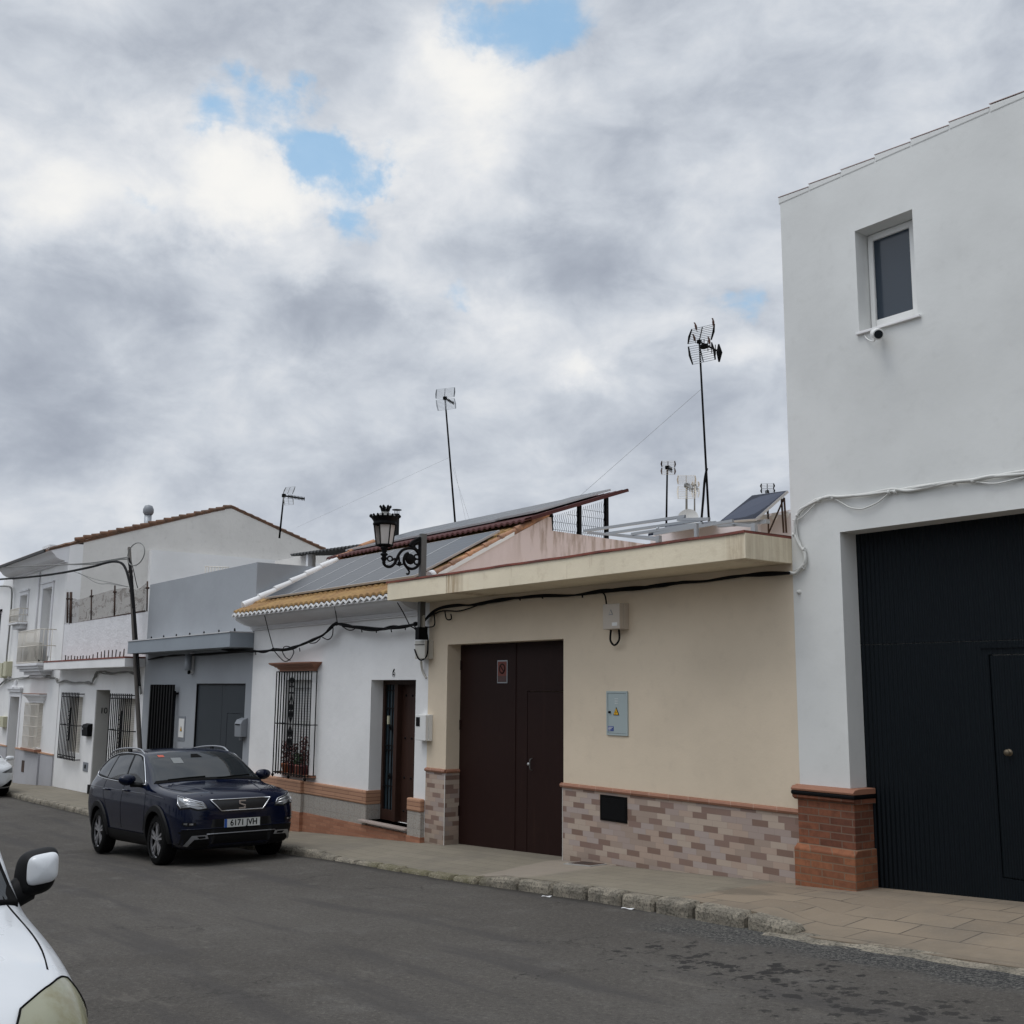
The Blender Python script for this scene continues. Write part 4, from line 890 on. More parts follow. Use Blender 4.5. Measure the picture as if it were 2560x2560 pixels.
# shade netting with rusty posts on the parapet
o = thing('netting_screen', 'sagging brown shade netting on rusty posts above the rough white parapet', 'screen', (-30, YF, 1.8))
top = [(455,890),(500,820),(545,825),(640,795),(790,755),(880,745),(940,755),(985,725),(1025,695)]
bot = [(455,985),(500,995),(560,985),(640,970),(790,945),(880,925),(940,912),(985,900),(1010,895)]
tp = [at(zA(*q), YF+.08) for q in top]; bt = [at(zA(*q), YF+.08) for q in bot]
tps, bts = smoothpath(tp, 6), smoothpath(bt, 6); m = MB(); N = len(tps)
vs = [bts[i].lerp(tps[i], j/6)+Vector((0, .05*mnoise.noise(Vector((i*.35, j*.6, 0))), 0)) for i in range(N) for j in range(7)]
m.add(vs, [(i*7+j, (i+1)*7+j, (i+1)*7+j+1, i*7+j+1) for i in range(N-1) for j in range(6)], True); m.build('netting', M['net'], o, weld=False)
m = MB(); m.tube([at(zA(470,1000), YF+.04), at(zA(1000,905), YF+.04)], .028, 6); m.build('bottom_rail', M['rust'], o)
for (x, y0, y1, r) in ((468,985,775,.03),(490,1000,775,.045),(632,975,757,.022),(793,948,728,.025),(1018,905,700,.02)):
    m = MB(); m.tube([at(zA(x-4,y0), YF+.04), at(zA(x,y1), YF+.04)], r, 6); p_ = at(zA(x,y1+45), YF+.04); m.lathe([(0,-.03),(.05,-.02),(.05,.02),(0,.03)], p_, 7); m.build('post', M['rust'], o)
# ------------------------------------------------------------------ two-storey house, gable seen from the side
b = thing('two_storey_house', 'white two-storey house with tiled roof, cream side gable, balcony and grey base', 'house', (-37, YF, G(-37)))
XL, XR4 = -40.25, -33.55
D12 = (-39.25, -38.02, -3.6, -.34); WL = (-36.55, -35.15, -1.85, -.50); WU = (-38.95, -38.02, 2.10, 2.98); WBD = (-36.1, -35.03, .70, 3.02)
m = MB(); m.slab([XL, XR4], [-4.2, 4.2], [D12, WL, WU, WBD], YF, YF+.4); m.build('wall', M['white2'], b)
pkY, pkZ, Zf = 13.75, 5.80, 4.22
m = MB(); m.prism([(YF+.4,-4.2),(YF+.4,Zf+.13),(pkY,pkZ),(18.6,4.23),(18.6,-4.2)], 'x', XR4-.3, XR4); m.prism([(YF+.4,-4.2),(YF+.4,Zf+.13),(pkY,pkZ),(18.6,4.23),(18.6,-4.2)], 'x', XL, XL+.3); m.box(XL+.3,XR4-.3,18.3,18.6,-4.2,4.2)
m.build('gable_wall', M['cream'], b)
MB().box(XR4+.001, XR4+.012, YF, YF+.18, .9, Zf).build('corner_strip', M['white2'], b)
m = MB()
for (ya, za_, yb, zb_) in ((8.22,3.99,pkY,pkZ+.06),(19.2,4.05,pkY,pkZ+.06)):
    m.grid(lambda u, v: Vector((XL-.1+6.85*u, ya+(yb-ya)*v, za_+(zb_-za_)*v+.05*abs(math.sin(u*math.pi*34))+.03*((v*18) % 1))), 34*6, 36)
    m.hexa([(XL-.05,ya,za_-.06),(XR4+.02,ya,za_-.06),(XR4+.02,yb,zb_-.06),(XL-.05,yb,zb_-.06),(XL-.05,ya,za_),(XR4+.02,ya,za_),(XR4+.02,yb,zb_),(XL-.05,yb,zb_)])
m.build('roof', M['browntile'], b, weld=False); MB().box(XL-.12, XR4-.35, 8.17, 8.235, 3.93, 4.005).build('gutter', M['darksheet'], b)
m = MB(); nv = 20; rr = random.Random(4)
for i in range(nv):
    y0 = 8.95+(pkY-8.95)*i/nv; y1 = y0+(pkY-8.95)/nv+.03; z0 = Zf+.04+(pkZ-Zf)*(y0-YF)/(pkY-YF)+.02*(i%2); z1q = Zf+.04+(pkZ-Zf)*(y1-YF)/(pkY-YF)
    m.tube([(XR4-.02,y0,z0+.015),(XR4-.02,y1,z1q-.01)], [.075,.06], 10)
for i in range(nv):
    y0 = 18.7-(18.7-pkY)*i/nv; y1 = y0-(18.7-pkY)/nv-.03; z0 = 4.27+(pkZ-4.23)*(18.6-y0)/(18.6-pkY); z1q = 4.27+(pkZ-4.23)*(18.6-y1)/(18.6-pkY); m.tube([(XR4-.02,y0,z0+.015),(XR4-.02,y1,z1q-.01)], [.06,.05], 10)
m.build('verge_tiles', M['browntile'], b, weld=False)
m = MB(); m.prism([(8.24,3.985),(8.24,3.94),(8.30,3.92),(8.38,3.86),(8.46,3.76),(8.58,3.70),(8.70,3.68),(8.70,3.64),(8.8,3.62),(8.8,3.985)], 'x', XL-.06, XR4+.0); m.box(XR4-.8,XR4+.002,8.235,8.8,3.94,4.12); m.build('cornice', M['cornice'], b)
ya = atx(zA(1040,600), XR4+.25).y; yz = atx(zA(1055,482), XR4+.25).z
m = MB(); m.hexa([(XR4,ya,1),(XR4+.25,ya,1),(XR4+.25,18,1),(XR4,18,1),(XR4,ya,yz),(XR4+.25,ya,yz),(XR4+.25,18,yz),(XR4,18,yz)]); m.build('side_pier', M['white2'], b)
q = atx(zA(1018,310), XR4-1.5); q2_ = atx(zA(1018,235), XR4-1.5)
m = MB(); m.tube([(q.x,q.y,q.z-.5),(q.x,q.y,q2_.z)], .115, 14); ch = m.build('chimney_pipe', M['steel'], b)
MB().lathe([(.13,q2_.z-.02),(.17,q2_.z+.05),(.17,q2_.z+.16),(.12,q2_.z+.27),(0,q2_.z+.31)], (q.x,q.y,0), 14).build('chimney_cowl', M['greyp'], ch)
# facade details
gm = M['grey_plinth']; ob_ = mk('orange_base_trim', (.50,.29,.18), .7)
for q_ in ((-37.2,-34.98,.08),(-38.02,-37.201,.03),(-34.979,XR4-.02,.03),(XL,-39.25,.03)): MB().box(q_[0],q_[1],YF-q_[2],YF,-3.5,-1.97).build('base_course', gm, b); MB().box(q_[0]-.001,q_[1]+.0,YF-q_[2]-.02,YF,-1.969,-1.93).build('base_moulding', ob_, b)
m = MB(); q = at(zB(252,1172)); m.box(q.x-.16,q.x+.16,YF-.088,YF-.08,-2.62,-2.27); m.build('water_hatch', M['rust'], b)
MB().box(D12[0],D12[1],YF+.30,YF+.35,-3.5,-.34).build('door', mk('grey_white_door', (.36,.35,.34), .5), b)
m = MB(); m.box(D12[0]-.16,D12[0],YF-.03,YF,-1.93,-.34); m.box(D12[1],D12[1]+.16,YF-.03,YF,-1.93,-.34); m.box(D12[0]-.16,D12[1]+.16,YF-.03,YF,-.34,-.18); m.box(D12[0]-.24,D12[1]+.24,YF-.08,YF,-.18,-.10); m.box(D12[0]-.30,D12[1]+.30,YF-.11,YF,-.10,-.04)
cx = (D12[0]+D12[1])/2; m.lathe([(.12,-.04),(.10,0),(.05,.06),(.07,.12),(.03,.18),(0,.22)], (cx,YF-.04,0), 10); m.build('door_surround', M['cornice'], b)
wl = MB().box(WL[0],WL[1],YF+.14,YF+.18,WL[2],WL[3]).build('window', M['creamblind'], b)
hood(WL[0]-.10, WL[1]+.10, [(-.50,-.44,.05,.06),(-.439,-.33,.07,.14),(-.329,-.28,.15,.20),(-.279,-.24,.21,.22)], M['cornice']); MB().box(WL[0]-.32,WL[1]+.32,YF-.22,YF,-.238,-.215).build('hood_tiles', M['terra'], wl)
m = MB(); x0, x1 = WL[0]-.10, WL[1]+.12
for k in range(12): x = x0+(x1-x0)*k/11; m.box(x-.011,x+.011,8.63,8.65,-1.90,-.50)
for z in (-.55,-.9,-1.2,-1.5,-1.86): m.box(x0,x1,8.628,8.652,z-.01,z+.01)
for x in (x0,x1):
    for z in (-.55,-1.2,-1.86): m.box(x-.01,x+.01,8.65,YF+.01,z-.01,z+.01)
m.build('window_bars', M['creamp'], b); MB().box(x0-.03,x1+.03,YF-.20,YF+.14,-1.93,-1.865).build('window_sill', M['terra'], b)
wu = MB().box(WU[0],WU[1],YF+.18,YF+.22,WU[2],WU[3]).build('window', M['blind'], b)
for (a, w) in ((WU,.12),(WBD,.14)):
    m = MB(); m.box(a[0]-w,a[0],YF-.035,YF,a[2]+.2,a[3]); m.box(a[1],a[1]+w,YF-.035,YF,a[2]+.2,a[3]); m.box(a[0]-w,a[1]+w,YF-.035,YF,a[3],a[3]+w); m.box(a[0]-w-.05,a[1]+w+.05,YF-.07,YF,a[3]+w,a[3]+w+.05); m.build('window_surround', M['cornice'], b)
bd = MB().box(WBD[0],WBD[1],YF+.20,YF+.24,WBD[2]+.55,WBD[3]).build('balcony_door', M['blind'], b); MB().box(WBD[0],WBD[1],YF+.32,YF+.36,WBD[2],WBD[2]+.55).build('door_glass', M['glass'], bd)
# balcony (floor with moulded underside, railing) and small window guard
m = MB(); bxa, bxb, bya = -36.9, -34.2, 8.28
for i, (e, z0, z1q) in enumerate(((0,.60,.68),(.06,.52,.60),(.12,.44,.52),(.22,.34,.44),(.34,.26,.34))): m.box(bxa+e*1.6, bxb-e*1.6, bya+e, YF, z0+.001, z1q)
bc = m.build('balcony', M['cornice'], b, bevel=.012)
m = MB()
def railing(m, x0, x1, y0, z0, z1, step, r=.009):
    n = int((x1-x0)/step)
    for k in range(n+1): x = x0+(x1-x0)*k/n; m.tube([(x,y0,z0),(x,y0,z1)], r, 5)
    n = max(2, int((YF-y0)/step))
    for x in (x0,x1):
        for k in range(1,n): y = y0+(YF-y0)*k/n; m.tube([(x,y,z0),(x,y,z1)], r, 5)
    for z in (z0+.03, (z0+z1)/2+.02, z1):
        m.tube([(x0,YF,z),(x0,y0,z),(x1,y0,z),(x1,YF,z)], r*1.4, 5)
railing(m, bxa+.08, bxb-.08, bya+.05, .68, 1.68, .115, .011); m.build('railing', M['creamp'], bc)
m = MB(); m.box(-39.15,-37.85,YF-.32,YF,1.99,2.05); m.box(-39.0,-38.0,YF-.2,YF,1.85,1.99); w2_ = m.build('window_ledge', M['cornice'], b, bevel=.01); m = MB(); railing(m, -39.1,-37.9, YF-.29, 2.05, 2.5, .115, .011); m.build('window_guard', M['creamp'], w2_)
o = thing('air_conditioner', 'cream air conditioner unit standing on the balcony behind the railing', 'air conditioner', (-35.9, 8.55, .68))
MB().box(-36.45,-35.55,8.42,8.74,.70,1.33).build('case', M['beigep'], o, bevel=.02); MB().lathe([(.0,-.01),(.22,-.01),(.22,0)], (-36.1,8.42,1.0), 20, 'y').build('fan_grille', M['greyp'], o)
MB().tube(smoothpath([(-35.55,8.55,1.2),(-35.4,8.5,1.1),(-35.3,8.52,.85),(-35.2,8.6,.75)]), .03).build('hose', M['black'], o)
m = MB(); p_ = at(zA(268,840)); m.tube([(p_.x,YF-.04,3.6),(p_.x,YF-.04,.9)], .03, 8); m.build('downpipe', M['cornice'], b)
o = wallbox('meter_box', 'cream meter box beside the door surround of the two-storey house', 'meter box', at(zA(22,1640)).x, at(zA(48,1640)).x+.2, -1.35, -1.0, .16, M['yellowp'])
# ------------------------------------------------------------------ last house at the left edge
b = thing('far_white_house', 'white house at the far left edge beyond the two-storey house', 'house', (-45, YF, G(-45)))
q = at(zA(10,930)); m = MB(); m.slab([-56, -40.26], [-4.6, 3.45], [(q.x-1.6, q.x+.0, 1.2, 2.6),(-42.5,-41.5,-1.9,-.4)], YF, YF+.3); shell(m, -56, -40.26, YF+.3, 16, -4.6, 3.45); m.build('wall', M['white2'], b)
m = MB(); m.prism([(-42.5,3.45),(-41.9,3.55),(-41.5,3.8),(-41.1,4.0),(-40.5,4.02),(-40.3,3.9),(-40.3,3.45)], 'y', YF, YF+.3); m.build('curved_parapet', M['white2'], b)
MB().box(q.x-1.6,q.x,YF+.2,YF+.24,1.2,2.6).build('window', M['glass'], b); MB().box(-42.5,-41.5,YF+.2,YF+.24,-1.9,-.4).build('window', M['glass'], b)
MB().box(q.x-1.7,q.x+.1,YF-.05,YF,2.6,2.68).build('lintel', M['black'], b)
for (x, yy, ww, lab) in ((10,1320,.5,'left and lower of the two yellowed junction boxes at the far left edge'),(42,1310,.42,'right and upper of the two yellowed junction boxes at the far left edge')):
    q = at(zA(x,yy), YF-.15); wallbox('junction_box', lab, 'junction box', q.x-.25, q.x-.25+ww, q.z-.22, q.z+.28, .2, M['yellowp'])
m = MB(); pts = [at(zA(*q), YF-.1) for q in ((-60,735),(40,733),(72,742),(82,775),(76,900),(62,1060),(50,1180),(42,1285))]; m.tube(smoothpath(pts), .028, 8); tag(m.build('conduit', M['gcable']), 'thin grey conduit running down the wall edge at the far left', 'conduit')
# ------------------------------------------------------------------ utility pole
A_, B_ = at(zA(892,466), 8.52), at(zA(963,1800), 8.52); d = (B_-A_); B_ = A_+d*1.32
o = thing('utility_pole', 'leaning weathered wooden utility pole before the joint of the white and grey houses', 'utility pole', tuple(B_))
MB().tube([A_, A_.lerp(B_,.4), A_.lerp(B_,.75), B_], [.040,.046,.052,.056], 12).build('shaft', M['wood'], o)
m = MB()
for t in (.10,.125,.18): c = A_.lerp(B_, t); m.tube([c-d.normalized()*.03, c+d.normalized()*.03], .054, 12)
m.build('clamp', M['rust'], o)
m = MB(); pts = [at(zA(*q), 8.42) for q in ((888,540),(905,640),(915,760),(925,880),(935,1010),(945,1150),(955,1300),(963,1420))]; m.tube(smoothpath([p+Vector((.03,0,0)) for p in pts]), .022, 7); m.tube(smoothpath([p-Vector((.08,0,0)) for p in pts]), .015, 6); m.tube(smoothpath([(at(zA(*q), 8.4)) for q in ((905,560),(925,640),(938,700),(950,745))]), .01, 5)
m.build('pole_cables', M['cable'], o)
def cableobj(name, paths, lab, mat, r=.012, n=6, grp=None, ties=None, tr=.022):
    m = MB()
    for k, P_ in enumerate(paths):
        rad = r[k] if isinstance(r, (list,tuple)) else r; m.tube(smoothpath(P_, 8), rad, n)
    if ties:
        for c, dr in ties: m.tube([c-dr*.012, c+dr*.012], tr, 8)
    return tag(m.build(name, mat, weld=False), lab, 'cable', grp)
def bundle(pts, k, spread, seed):
    rr = random.Random(seed); out = []
    for j in range(k):
        out.append([p+Vector((0, rr.uniform(-spread,spread), rr.uniform(-spread,spread)*1.3)) for p in pts])
    return out
pw = [at(zA(*q), 8.15) for q in ((-60,692),(0,685),(180,672),(400,645),(620,602),(730,572),(790,563),(840,575),(870,620),(890,690),(905,760),(918,880))]
cableobj('power_cable', [pw], 'thick black power cable curving left off the wooden pole', M['cable'], .030)
P_ = [[at(zA(*q), 8.2) for q in ((-60,604),(60,600),(300,590),(460,583),(640,570),(800,545),(885,532))], [at(zA(*q), 8.2) for q in ((460,583),(640,580),(800,552),(880,545))]]
cableobj('telephone_cable', P_, 'thin grey cable running left from the top of the wooden pole', M['gcable'], .016)
c_ = at(zA(938,512), 8.4); cableobj('cable_loop', [[c_+Vector((.62*math.cos(a), 0, .27*math.sin(a))) for a in [i*.5-2.9 for i in range(13)]]], 'loose ring of grey cable at the top of the wooden pole', M['gcable'], .014)
cableobj('sagging_wire', [[at(zA(*q), 8.5) for q in ((510,632),(580,660),(650,702),(700,717),(760,716),(880,737))],[at(zA(*q), 8.5) for q in ((540,640),(640,680),(760,708),(900,740))]], 'thin sagging wires between the gable wall and the wooden pole', M['gcable'], .008)
main = [(-40,460),(0,430),(60,385),(120,378),(200,370),(260,368),(340,350),(400,352),(470,352),(520,362),(548,385),(560,405),(620,402),(700,408),(780,405),(850,412),(885,415),(905,385),(925,340),(940,315),(1000,312),(1080,318),(1200,312),(1290,322),(1335,352),(1345,420),(1360,520)]
pts = [at(zB(*q), YF-.06) for q in main]; cableobj('facade_cables', bundle(pts, 4, .028, 1), 'tangled grey cables along the white house fronts on the left', M['gcable'], .014)
# black bundle over number 6
main = [(-15,935),(60,950),(220,955),(330,962),(425,945),(520,942),(600,930),(680,905),(760,868),(850,815),(920,760),(968,722),(1040,735),(1120,748),(1220,762),(1330,768),(1450,757),(1560,742),(1660,722)]
pts = [at(zD(*q), YF-.16) for q in main]; e = bundle(pts, 4, .018, 2)
def dp(*q, Y=YF-.14): return [at(zD(*k), Y) for k in q]
e += [dp((425,945),(470,1000),(520,1045),(560,1035),(590,1000),(600,955),(560,920),(520,922),(505,960),(530,1010),(570,1038)), dp((740,890),(790,885),(830,850)), dp((850,840),(900,858),(935,820),(940,745)), dp((1020,745),(1070,775),(1110,775),(1140,755)), dp((1600,740),(1650,770),(1660,820),(1690,850),(1700,790)), dp((1640,735),(1670,800),(1690,845))]
e += [dp((x,yy),(x+5,yy+30)) for x, yy in ((270,960),(650,930),(1185,765),(1310,770),(1440,765),(1560,745))]
cableobj('cable_bundle', e, 'black cable bundle swagged across the white front of number 6', M['cable'], [.016]*4+[.009]*12, ties=[(at(zD(425,945), YF-.16), Vector((1,0,0))), (at(zD(968,722), YF-.16), Vector((1,0,0))), (at(zD(1650,725), YF-.16), Vector((1,0,0)))], tr=.035)
for pa, lab in ((((350,650),(385,790),(425,935)),'leftmost thin black hanger wire from the scalloped eave to the cable bundle'),(((955,575),(965,640),(976,705)),'middle short hanger wire from the scalloped eave to the cable bundle'),(((1495,540),(1545,625),(1600,735)),'rightmost thin hanger wire beside the tan canopy')):
    q = [at(zD(*k), YF-.40+.24*i/2) for i, k in enumerate(pa)]; cableobj('hanger_wire', [q], lab, M['cable'], .008, grp='hanger wires of the cable bundle')
cableobj('cable_bundle', bundle([at(zA(*q), YF-.07) for q in ((1740,1178),(1600,1192),(1400,1204),(1200,1214),(1100,1222),(1020,1235))], 2, .015, 5), 'black cables tucked under the grey canopy', M['cable'], .013)
main = [(165,285),(225,225),(290,192),(390,178),(480,170),(560,160),(700,138),(850,125),(1000,108),(1200,98),(1400,78),(1600,58),(1800,35),(1932,18),(2100,0),(2300,-28),(2500,-42),(2690,-54)]
pts = [at(z1(*q), YF-.05) for q in main]; e = bundle(pts, 3, .014, 4)
def op(*q, Y=YF-.06): return [at(z1(*k), Y) for k in q]
e += [op((180,262),(290,215),(400,215),(480,195),(560,165),(640,150)), op((235,230),(238,310),(200,325),(170,322)), op((310,215),(318,260),(335,275),(355,265),(350,235)), op((1330,90),(1390,85),(1415,110),(1425,172)), op((1258,105),(1260,122)), op((825,128),(830,140)), op((980,115),(985,128))]
cableobj('cable_bundle', e, 'black cables running under the tan canopy to the fuse box', M['cable'], [.013]*3+[.010]*8)
main = [(215,828),(262,820),(300,795),(332,745),(328,690),(300,640),(268,580),(255,520),(258,450),(285,385),(345,330),(420,296),(500,278),(600,268),(800,246),(960,224),(1080,215),(1200,196),(1420,168),(1560,152),(1700,128),(1932,92),(2100,72)]
pts = [at(z4(*q), YF-.03) for q in main]; e = bundle(pts, 3, .011, 6)
def wp(*q, Y=YF-.03): return [at(z4(*k), Y) for k in q]
e += [wp((540,282),(600,315),(660,348),(740,358),(800,340),(870,305),(945,240)), wp((1560,155),(1640,168),(1720,172),(1800,158),(1932,125),(2050,110)), wp((240,440),(290,430),(340,390),(400,325)), wp((262,470),(275,560),(305,640),(322,700),(310,770),(250,812)), wp((430,292),(560,282),(760,255),(950,235))]
tz = [(at(z4(*q), YF-.03), Vector((1,0,.1))) for q in ((275,405),(322,655),(312,785),(535,278),(945,235),(430,296),(1420,165),(1560,152),(250,545),(990,232),(1280,183))]
cableobj('painted_cables', e, 'white painted cables looping up the corner of the tall white building', M['wcable'], [.014]*3+[.007]*5, ties=tz, tr=.022)
m = MB(); q = at(z4(288,967)); m.lathe([(0,-.03),(.015,-.03),(.02,-.005),(.03,0)], (q.x,YF,q.z), 10, 'y'); tag(m.build('wall_hook', M['wcable']), 'small white hook on the narrow wall of the tall white building', 'hook')
# ------------------------------------------------------------------ boxes at the joint of number 6 and the tan house
q0 = at(zE(1410,652), YF-.11); q1 = at(zE(1408,882), YF-.11)
o = wallbox('intercom_box', 'white plastic meter box with dark window right of door number 6', 'meter box', q0.x-.02, q0.x+.27, q1.z, q0.z, .12, M['whitep']); 
MB().box(q0.x+.01,q0.x+.11,YF-.126,YF-.12,q0.z-.17,q0.z-.04).build('dark_window', M['black'], o)
q0 = at(zD(1650,868), YF-.15); q1 = at(zD(1650,1045), YF-.15)
o = wallbox('junction_box', 'grey white junction box tied with black cable below the steel lantern post', 'junction box', q0.x-.01, q0.x+.27, q1.z+.03, q0.z, .15, M['beigep'])
MB().tube(smoothpath([(q0.x+.0,YF-.16,q0.z-.13),(q0.x+.1,YF-.165,q0.z-.25),(q0.x+.2,YF-.16,q0.z-.29),(q0.x+.28,YF-.12,q0.z-.22),(q0.x+.27,YF-.1,q0.z-.02),(q0.x+.2,YF-.08,q0.z+.12)]), .011).build('tie_cable', M['cable'], o); MB().tube([(q0.x,YF-.156,q0.z-.06),(q0.x+.26,YF-.156,q0.z-.065)], .005, 5).build('strap', M['cable'], o)
MB().tube(smoothpath([at(zD(1700,1045),YF-.07),at(zD(1705,1100),YF-.05),at(zD(1720,1150),YF-.03),at(zD(1745,1190),YF-.01)]), .018).build('bent_pipe', M['beigep'], o)
q = at(zD(1685,725), YF-.2); wallbox('junction_box', 'tiny pale terminal box clamped beside the steel post under the tan canopy', 'junction box', q.x-.06, q.x+.06, q.z-.13, q.z+.13, .06, M['beigep'], Y=YF-.14)
# ------------------------------------------------------------------ ornate street lantern on its steel post
LX = -13.66
def zl(x, y): return (900+x*.1139, 1240+y*.1139)
po_y = 8.62
o = thing('street_lantern', 'ornate black wall lantern with crown top on scrolled iron bracket and steel post', 'street lamp', (LX, po_y, .75))
pt = atx(zl(1355,830), LX).z
MB().box(LX-.035, LX+.035, po_y-.045, po_y+.045, .74, pt).build('post', M['steelp'], o)
MB().box(LX-.05, LX+.05, po_y-.07, po_y+.08, .72, .90).build('post_bracket', M['black'], o)
ax = atx(zl(535,1100), LX); cy = ax.y; zb = ax.z; K = 6.78e-4
def H(y): return zb+(1100-y)*K
m = MB(); m.lathe([(.118,H(1105)),(.132,H(1085)),(.132,H(1065)),(.118,H(1060))], (LX,cy,0), 6)
body = lambda t: .118+(.158-.118)*t
for k in range(6):
    a = k*math.pi/3; m.rail((LX+body(0)*math.cos(a),cy+body(0)*math.sin(a),H(1065)),(LX+body(1)*math.cos(a),cy+body(1)*math.sin(a),H(640)),.014,.014)
m.lathe([(.15,H(655)),(.172,H(650)),(.176,H(600)),(.165,H(590)),(.172,H(560)),(.20,H(500)),(.212,H(470)),(.20,H(470)),(.165,H(540)),(.10,H(545))], (LX,cy,0), 12)
lb = m.build('lantern_body', M['black'], o, weld=False)
m = MB()
for k in range(18):
    a = k*math.pi/9; r0 = .205; c, s = math.cos(a), math.sin(a)
    m.tube([(LX+r0*c,cy+r0*s,H(475)),(LX+(r0+.012)*c,cy+(r0+.012)*s,H(445)),(LX+(r0+.018)*c,cy+(r0+.018)*s,H(425))], [.016,.018,.004], 6)
for k in range(7):
    a = k*math.pi*2/7; c, s = math.cos(a), math.sin(a); m.tube([(LX+.045*c,cy+.045*s,H(345)),(LX+.06*c,cy+.06*s,H(280)),(LX+.078*c,cy+.078*s,H(240)),(LX+.08*c,cy+.08*s,H(213))], [.018,.016,.02,.003], 6)
m.lathe([(.05,H(355)),(.055,H(330)),(.045,H(300)),(0,H(300))], (LX,cy,0), 12); m.build('crown', M['black'], lb, weld=False)
m = MB(); m.lathe([(.195,H(490)),(.15,H(440)),(.10,H(405)),(.06,H(375)),(.05,H(350))], (LX,cy,0), 18); m.build('dome', mk('grey_lamp_dome', (.16,.16,.15), .5), lb)
m = MB()
for k in range(6):
    a0, a1 = k*math.pi/3, (k+1)*math.pi/3; r0, r1 = body(0)-.006, body(1)-.006
    if k in (4,): continue
    m.add([(LX+r0*math.cos(a0),cy+r0*math.sin(a0),H(1062)),(LX+r0*math.cos(a1),cy+r0*math.sin(a1),H(1062)),(LX+r1*math.cos(a1),cy+r1*math.sin(a1),H(645)),(LX+r1*math.cos(a0),cy+r1*math.sin(a0),H(645))], [(0,1,2,3)])
gl = mk('frosted_lantern_glass', (.66,.62,.58), .5); gl.node_tree.nodes['Principled BSDF'].inputs['Transmission Weight'].default_value = .35
m.build('glass_panes', gl, lb); MB().lathe([(0,H(1060)),(.03,H(1050)),(.035,H(900)),(.03,H(820)),(0,H(800))], (LX,cy,0), 12).build('bulb', M['whitep'], lb)
m = MB(); m.lathe([(.02,H(1105)),(.05,H(1110)),(.06,H(1150)),(.03,H(1180)),(.045,H(1215)),(.025,H(1240)),(.05,H(1260)),(.055,H(1290)),(.03,H(1320)),(.05,H(1370)),(.035,H(1400)),(.02,H(1440)),(.03,H(1460)),(0,H(1480))], (LX,cy,0), 12); m.build('stem', M['black'], o)
def sp(*q): return [atx(zl(*k), LX) for k in q]
m = MB()
m.tube(smoothpath(sp((535,1400),(515,1450),(540,1510),(600,1550),(680,1545),(750,1490),(800,1410),(840,1310),(900,1220),(970,1170),(1080,1145),(1200,1165),(1280,1240),(1305,1350),(1300,1460),(1240,1560),(1140,1600),(1040,1565),(975,1480),(965,1380),(1000,1290),(1060,1250)),6), [.022]*(21*6+1), 7)
m.tube(smoothpath(sp((1000,1540),(1050,1610),(1080,1660),(1060,1715),(1020,1705))), .014, 6); m.tube(sp((1030,1700),(1030,1702)), .022, 8)
m.tube(smoothpath(sp((650,1320),(700,1345),(705,1400),(665,1430),(615,1410),(610,1350),(650,1320))), .012, 6)
m.tube(smoothpath(sp((700,1410),(760,1380),(800,1400),(760,1440))), .018, 6)
m.tube(smoothpath(sp((850,1300),(860,1400),(865,1500),(865,1560))), [.014]*12+[.03]*8+[.004]*5, 6); m.tube(smoothpath(sp((780,1490),(820,1500),(865,1480),(910,1500),(960,1490))), .012, 6)
m.tube(smoothpath(sp((1300,920),(1230,960),(1150,1010),(1110,1080),(1150,1120),(1240,1200),(1290,1280))), .022, 6); m.tube(smoothpath(sp((1300,960),(1260,1010),(1180,1040),(1130,1120))), .026, 6); m.tube(smoothpath(sp((1290,1000),(1220,1060),(1200,1120),(1260,1180),(1295,1190))), .014, 6)
m.tube(smoothpath(sp((1300,1300),(1220,1290),(1190,1340),(1240,1385),(1300,1385))), .014, 6); m.tube(smoothpath(sp((1240,1385),(1190,1420),(1210,1490),(1280,1500))), .014, 6)
m.tube(sp((1305,900),(1305,1480)), .02, 6)
q = atx(zl(1100,1385), LX); m.lathe([(0,-.015),(.075,-.015),(.082,0),(.075,.015),(0,.015)], q, 20, 'x')
m.build('scroll_bracket', M['black'], o, weld=False)
# ------------------------------------------------------------------ terrace frames, dark solar panel, dish
o = thing('steel_rack', 'empty galvanised rail rack on the terrace of the tan house', 'rack', (-11, 10, 1.5))
def rl(p, q, Y0, Y1, w=.032, h=.036, nm='rail'): return MB().rail(at(z2(*p), Y0), at(z2(*q), Y1), w, h).build(nm, M['steel'], o)
rl((183,527),(930,418),10.0,10.0); rl((345,548),(1105,436),10.4,10.4); rl((210,541),(745,582),10.6,9.6); rl((210,536),(740,596),10.6,9.55,.03,.03); rl((533,552),(1060,472),9.9,9.9); rl((700,550),(1285,452),9.7,9.7); rl((875,442),(1110,438),10.0,9.9); rl((1110,464),(1450,492),10.2,9.6); rl((1115,480),(1290,485),10.0,9.8,.03,.03)
pg = at(z2(1008,470), 9.55); m = MB(); m.box(pg.x-.022,pg.x+.022,9.54,9.58,1.4,pg.z); m.build('rack_post', M['steel'], o)
for p_ in ((735,580),(1445,490)):
    q = at(z2(*p_), 9.58); MB().box(q.x-.03,q.x+.03,9.55,9.6,1.4,q.z+.03).build('rack_post', M['steel'], o)
MB().tube([at(z2(725,500),9.9), at(z2(725,520),9.9)], .02).build('bolt', M['steel'], o)
o = thing('solar_panel', 'flat grey solar panel lying low on the rack in the middle of the terrace', 'solar panel', (-10,10,1.9)); 
P4 = [at(z2(655,548),9.9), at(z2(1000,495),9.9), at(z2(1160,452),10.9), at(z2(815,486),10.9)]
m = MB(); m.hexa([p-Vector((0,0,.03)) for p in P4]+P4); m.build('cells', M['solardark'], o)
Q = [at(z2(1185,457),10.5), at(z2(1450,437),9.95), at(z2(1690,226),10.25), at(z2(1428,262),10.85)]
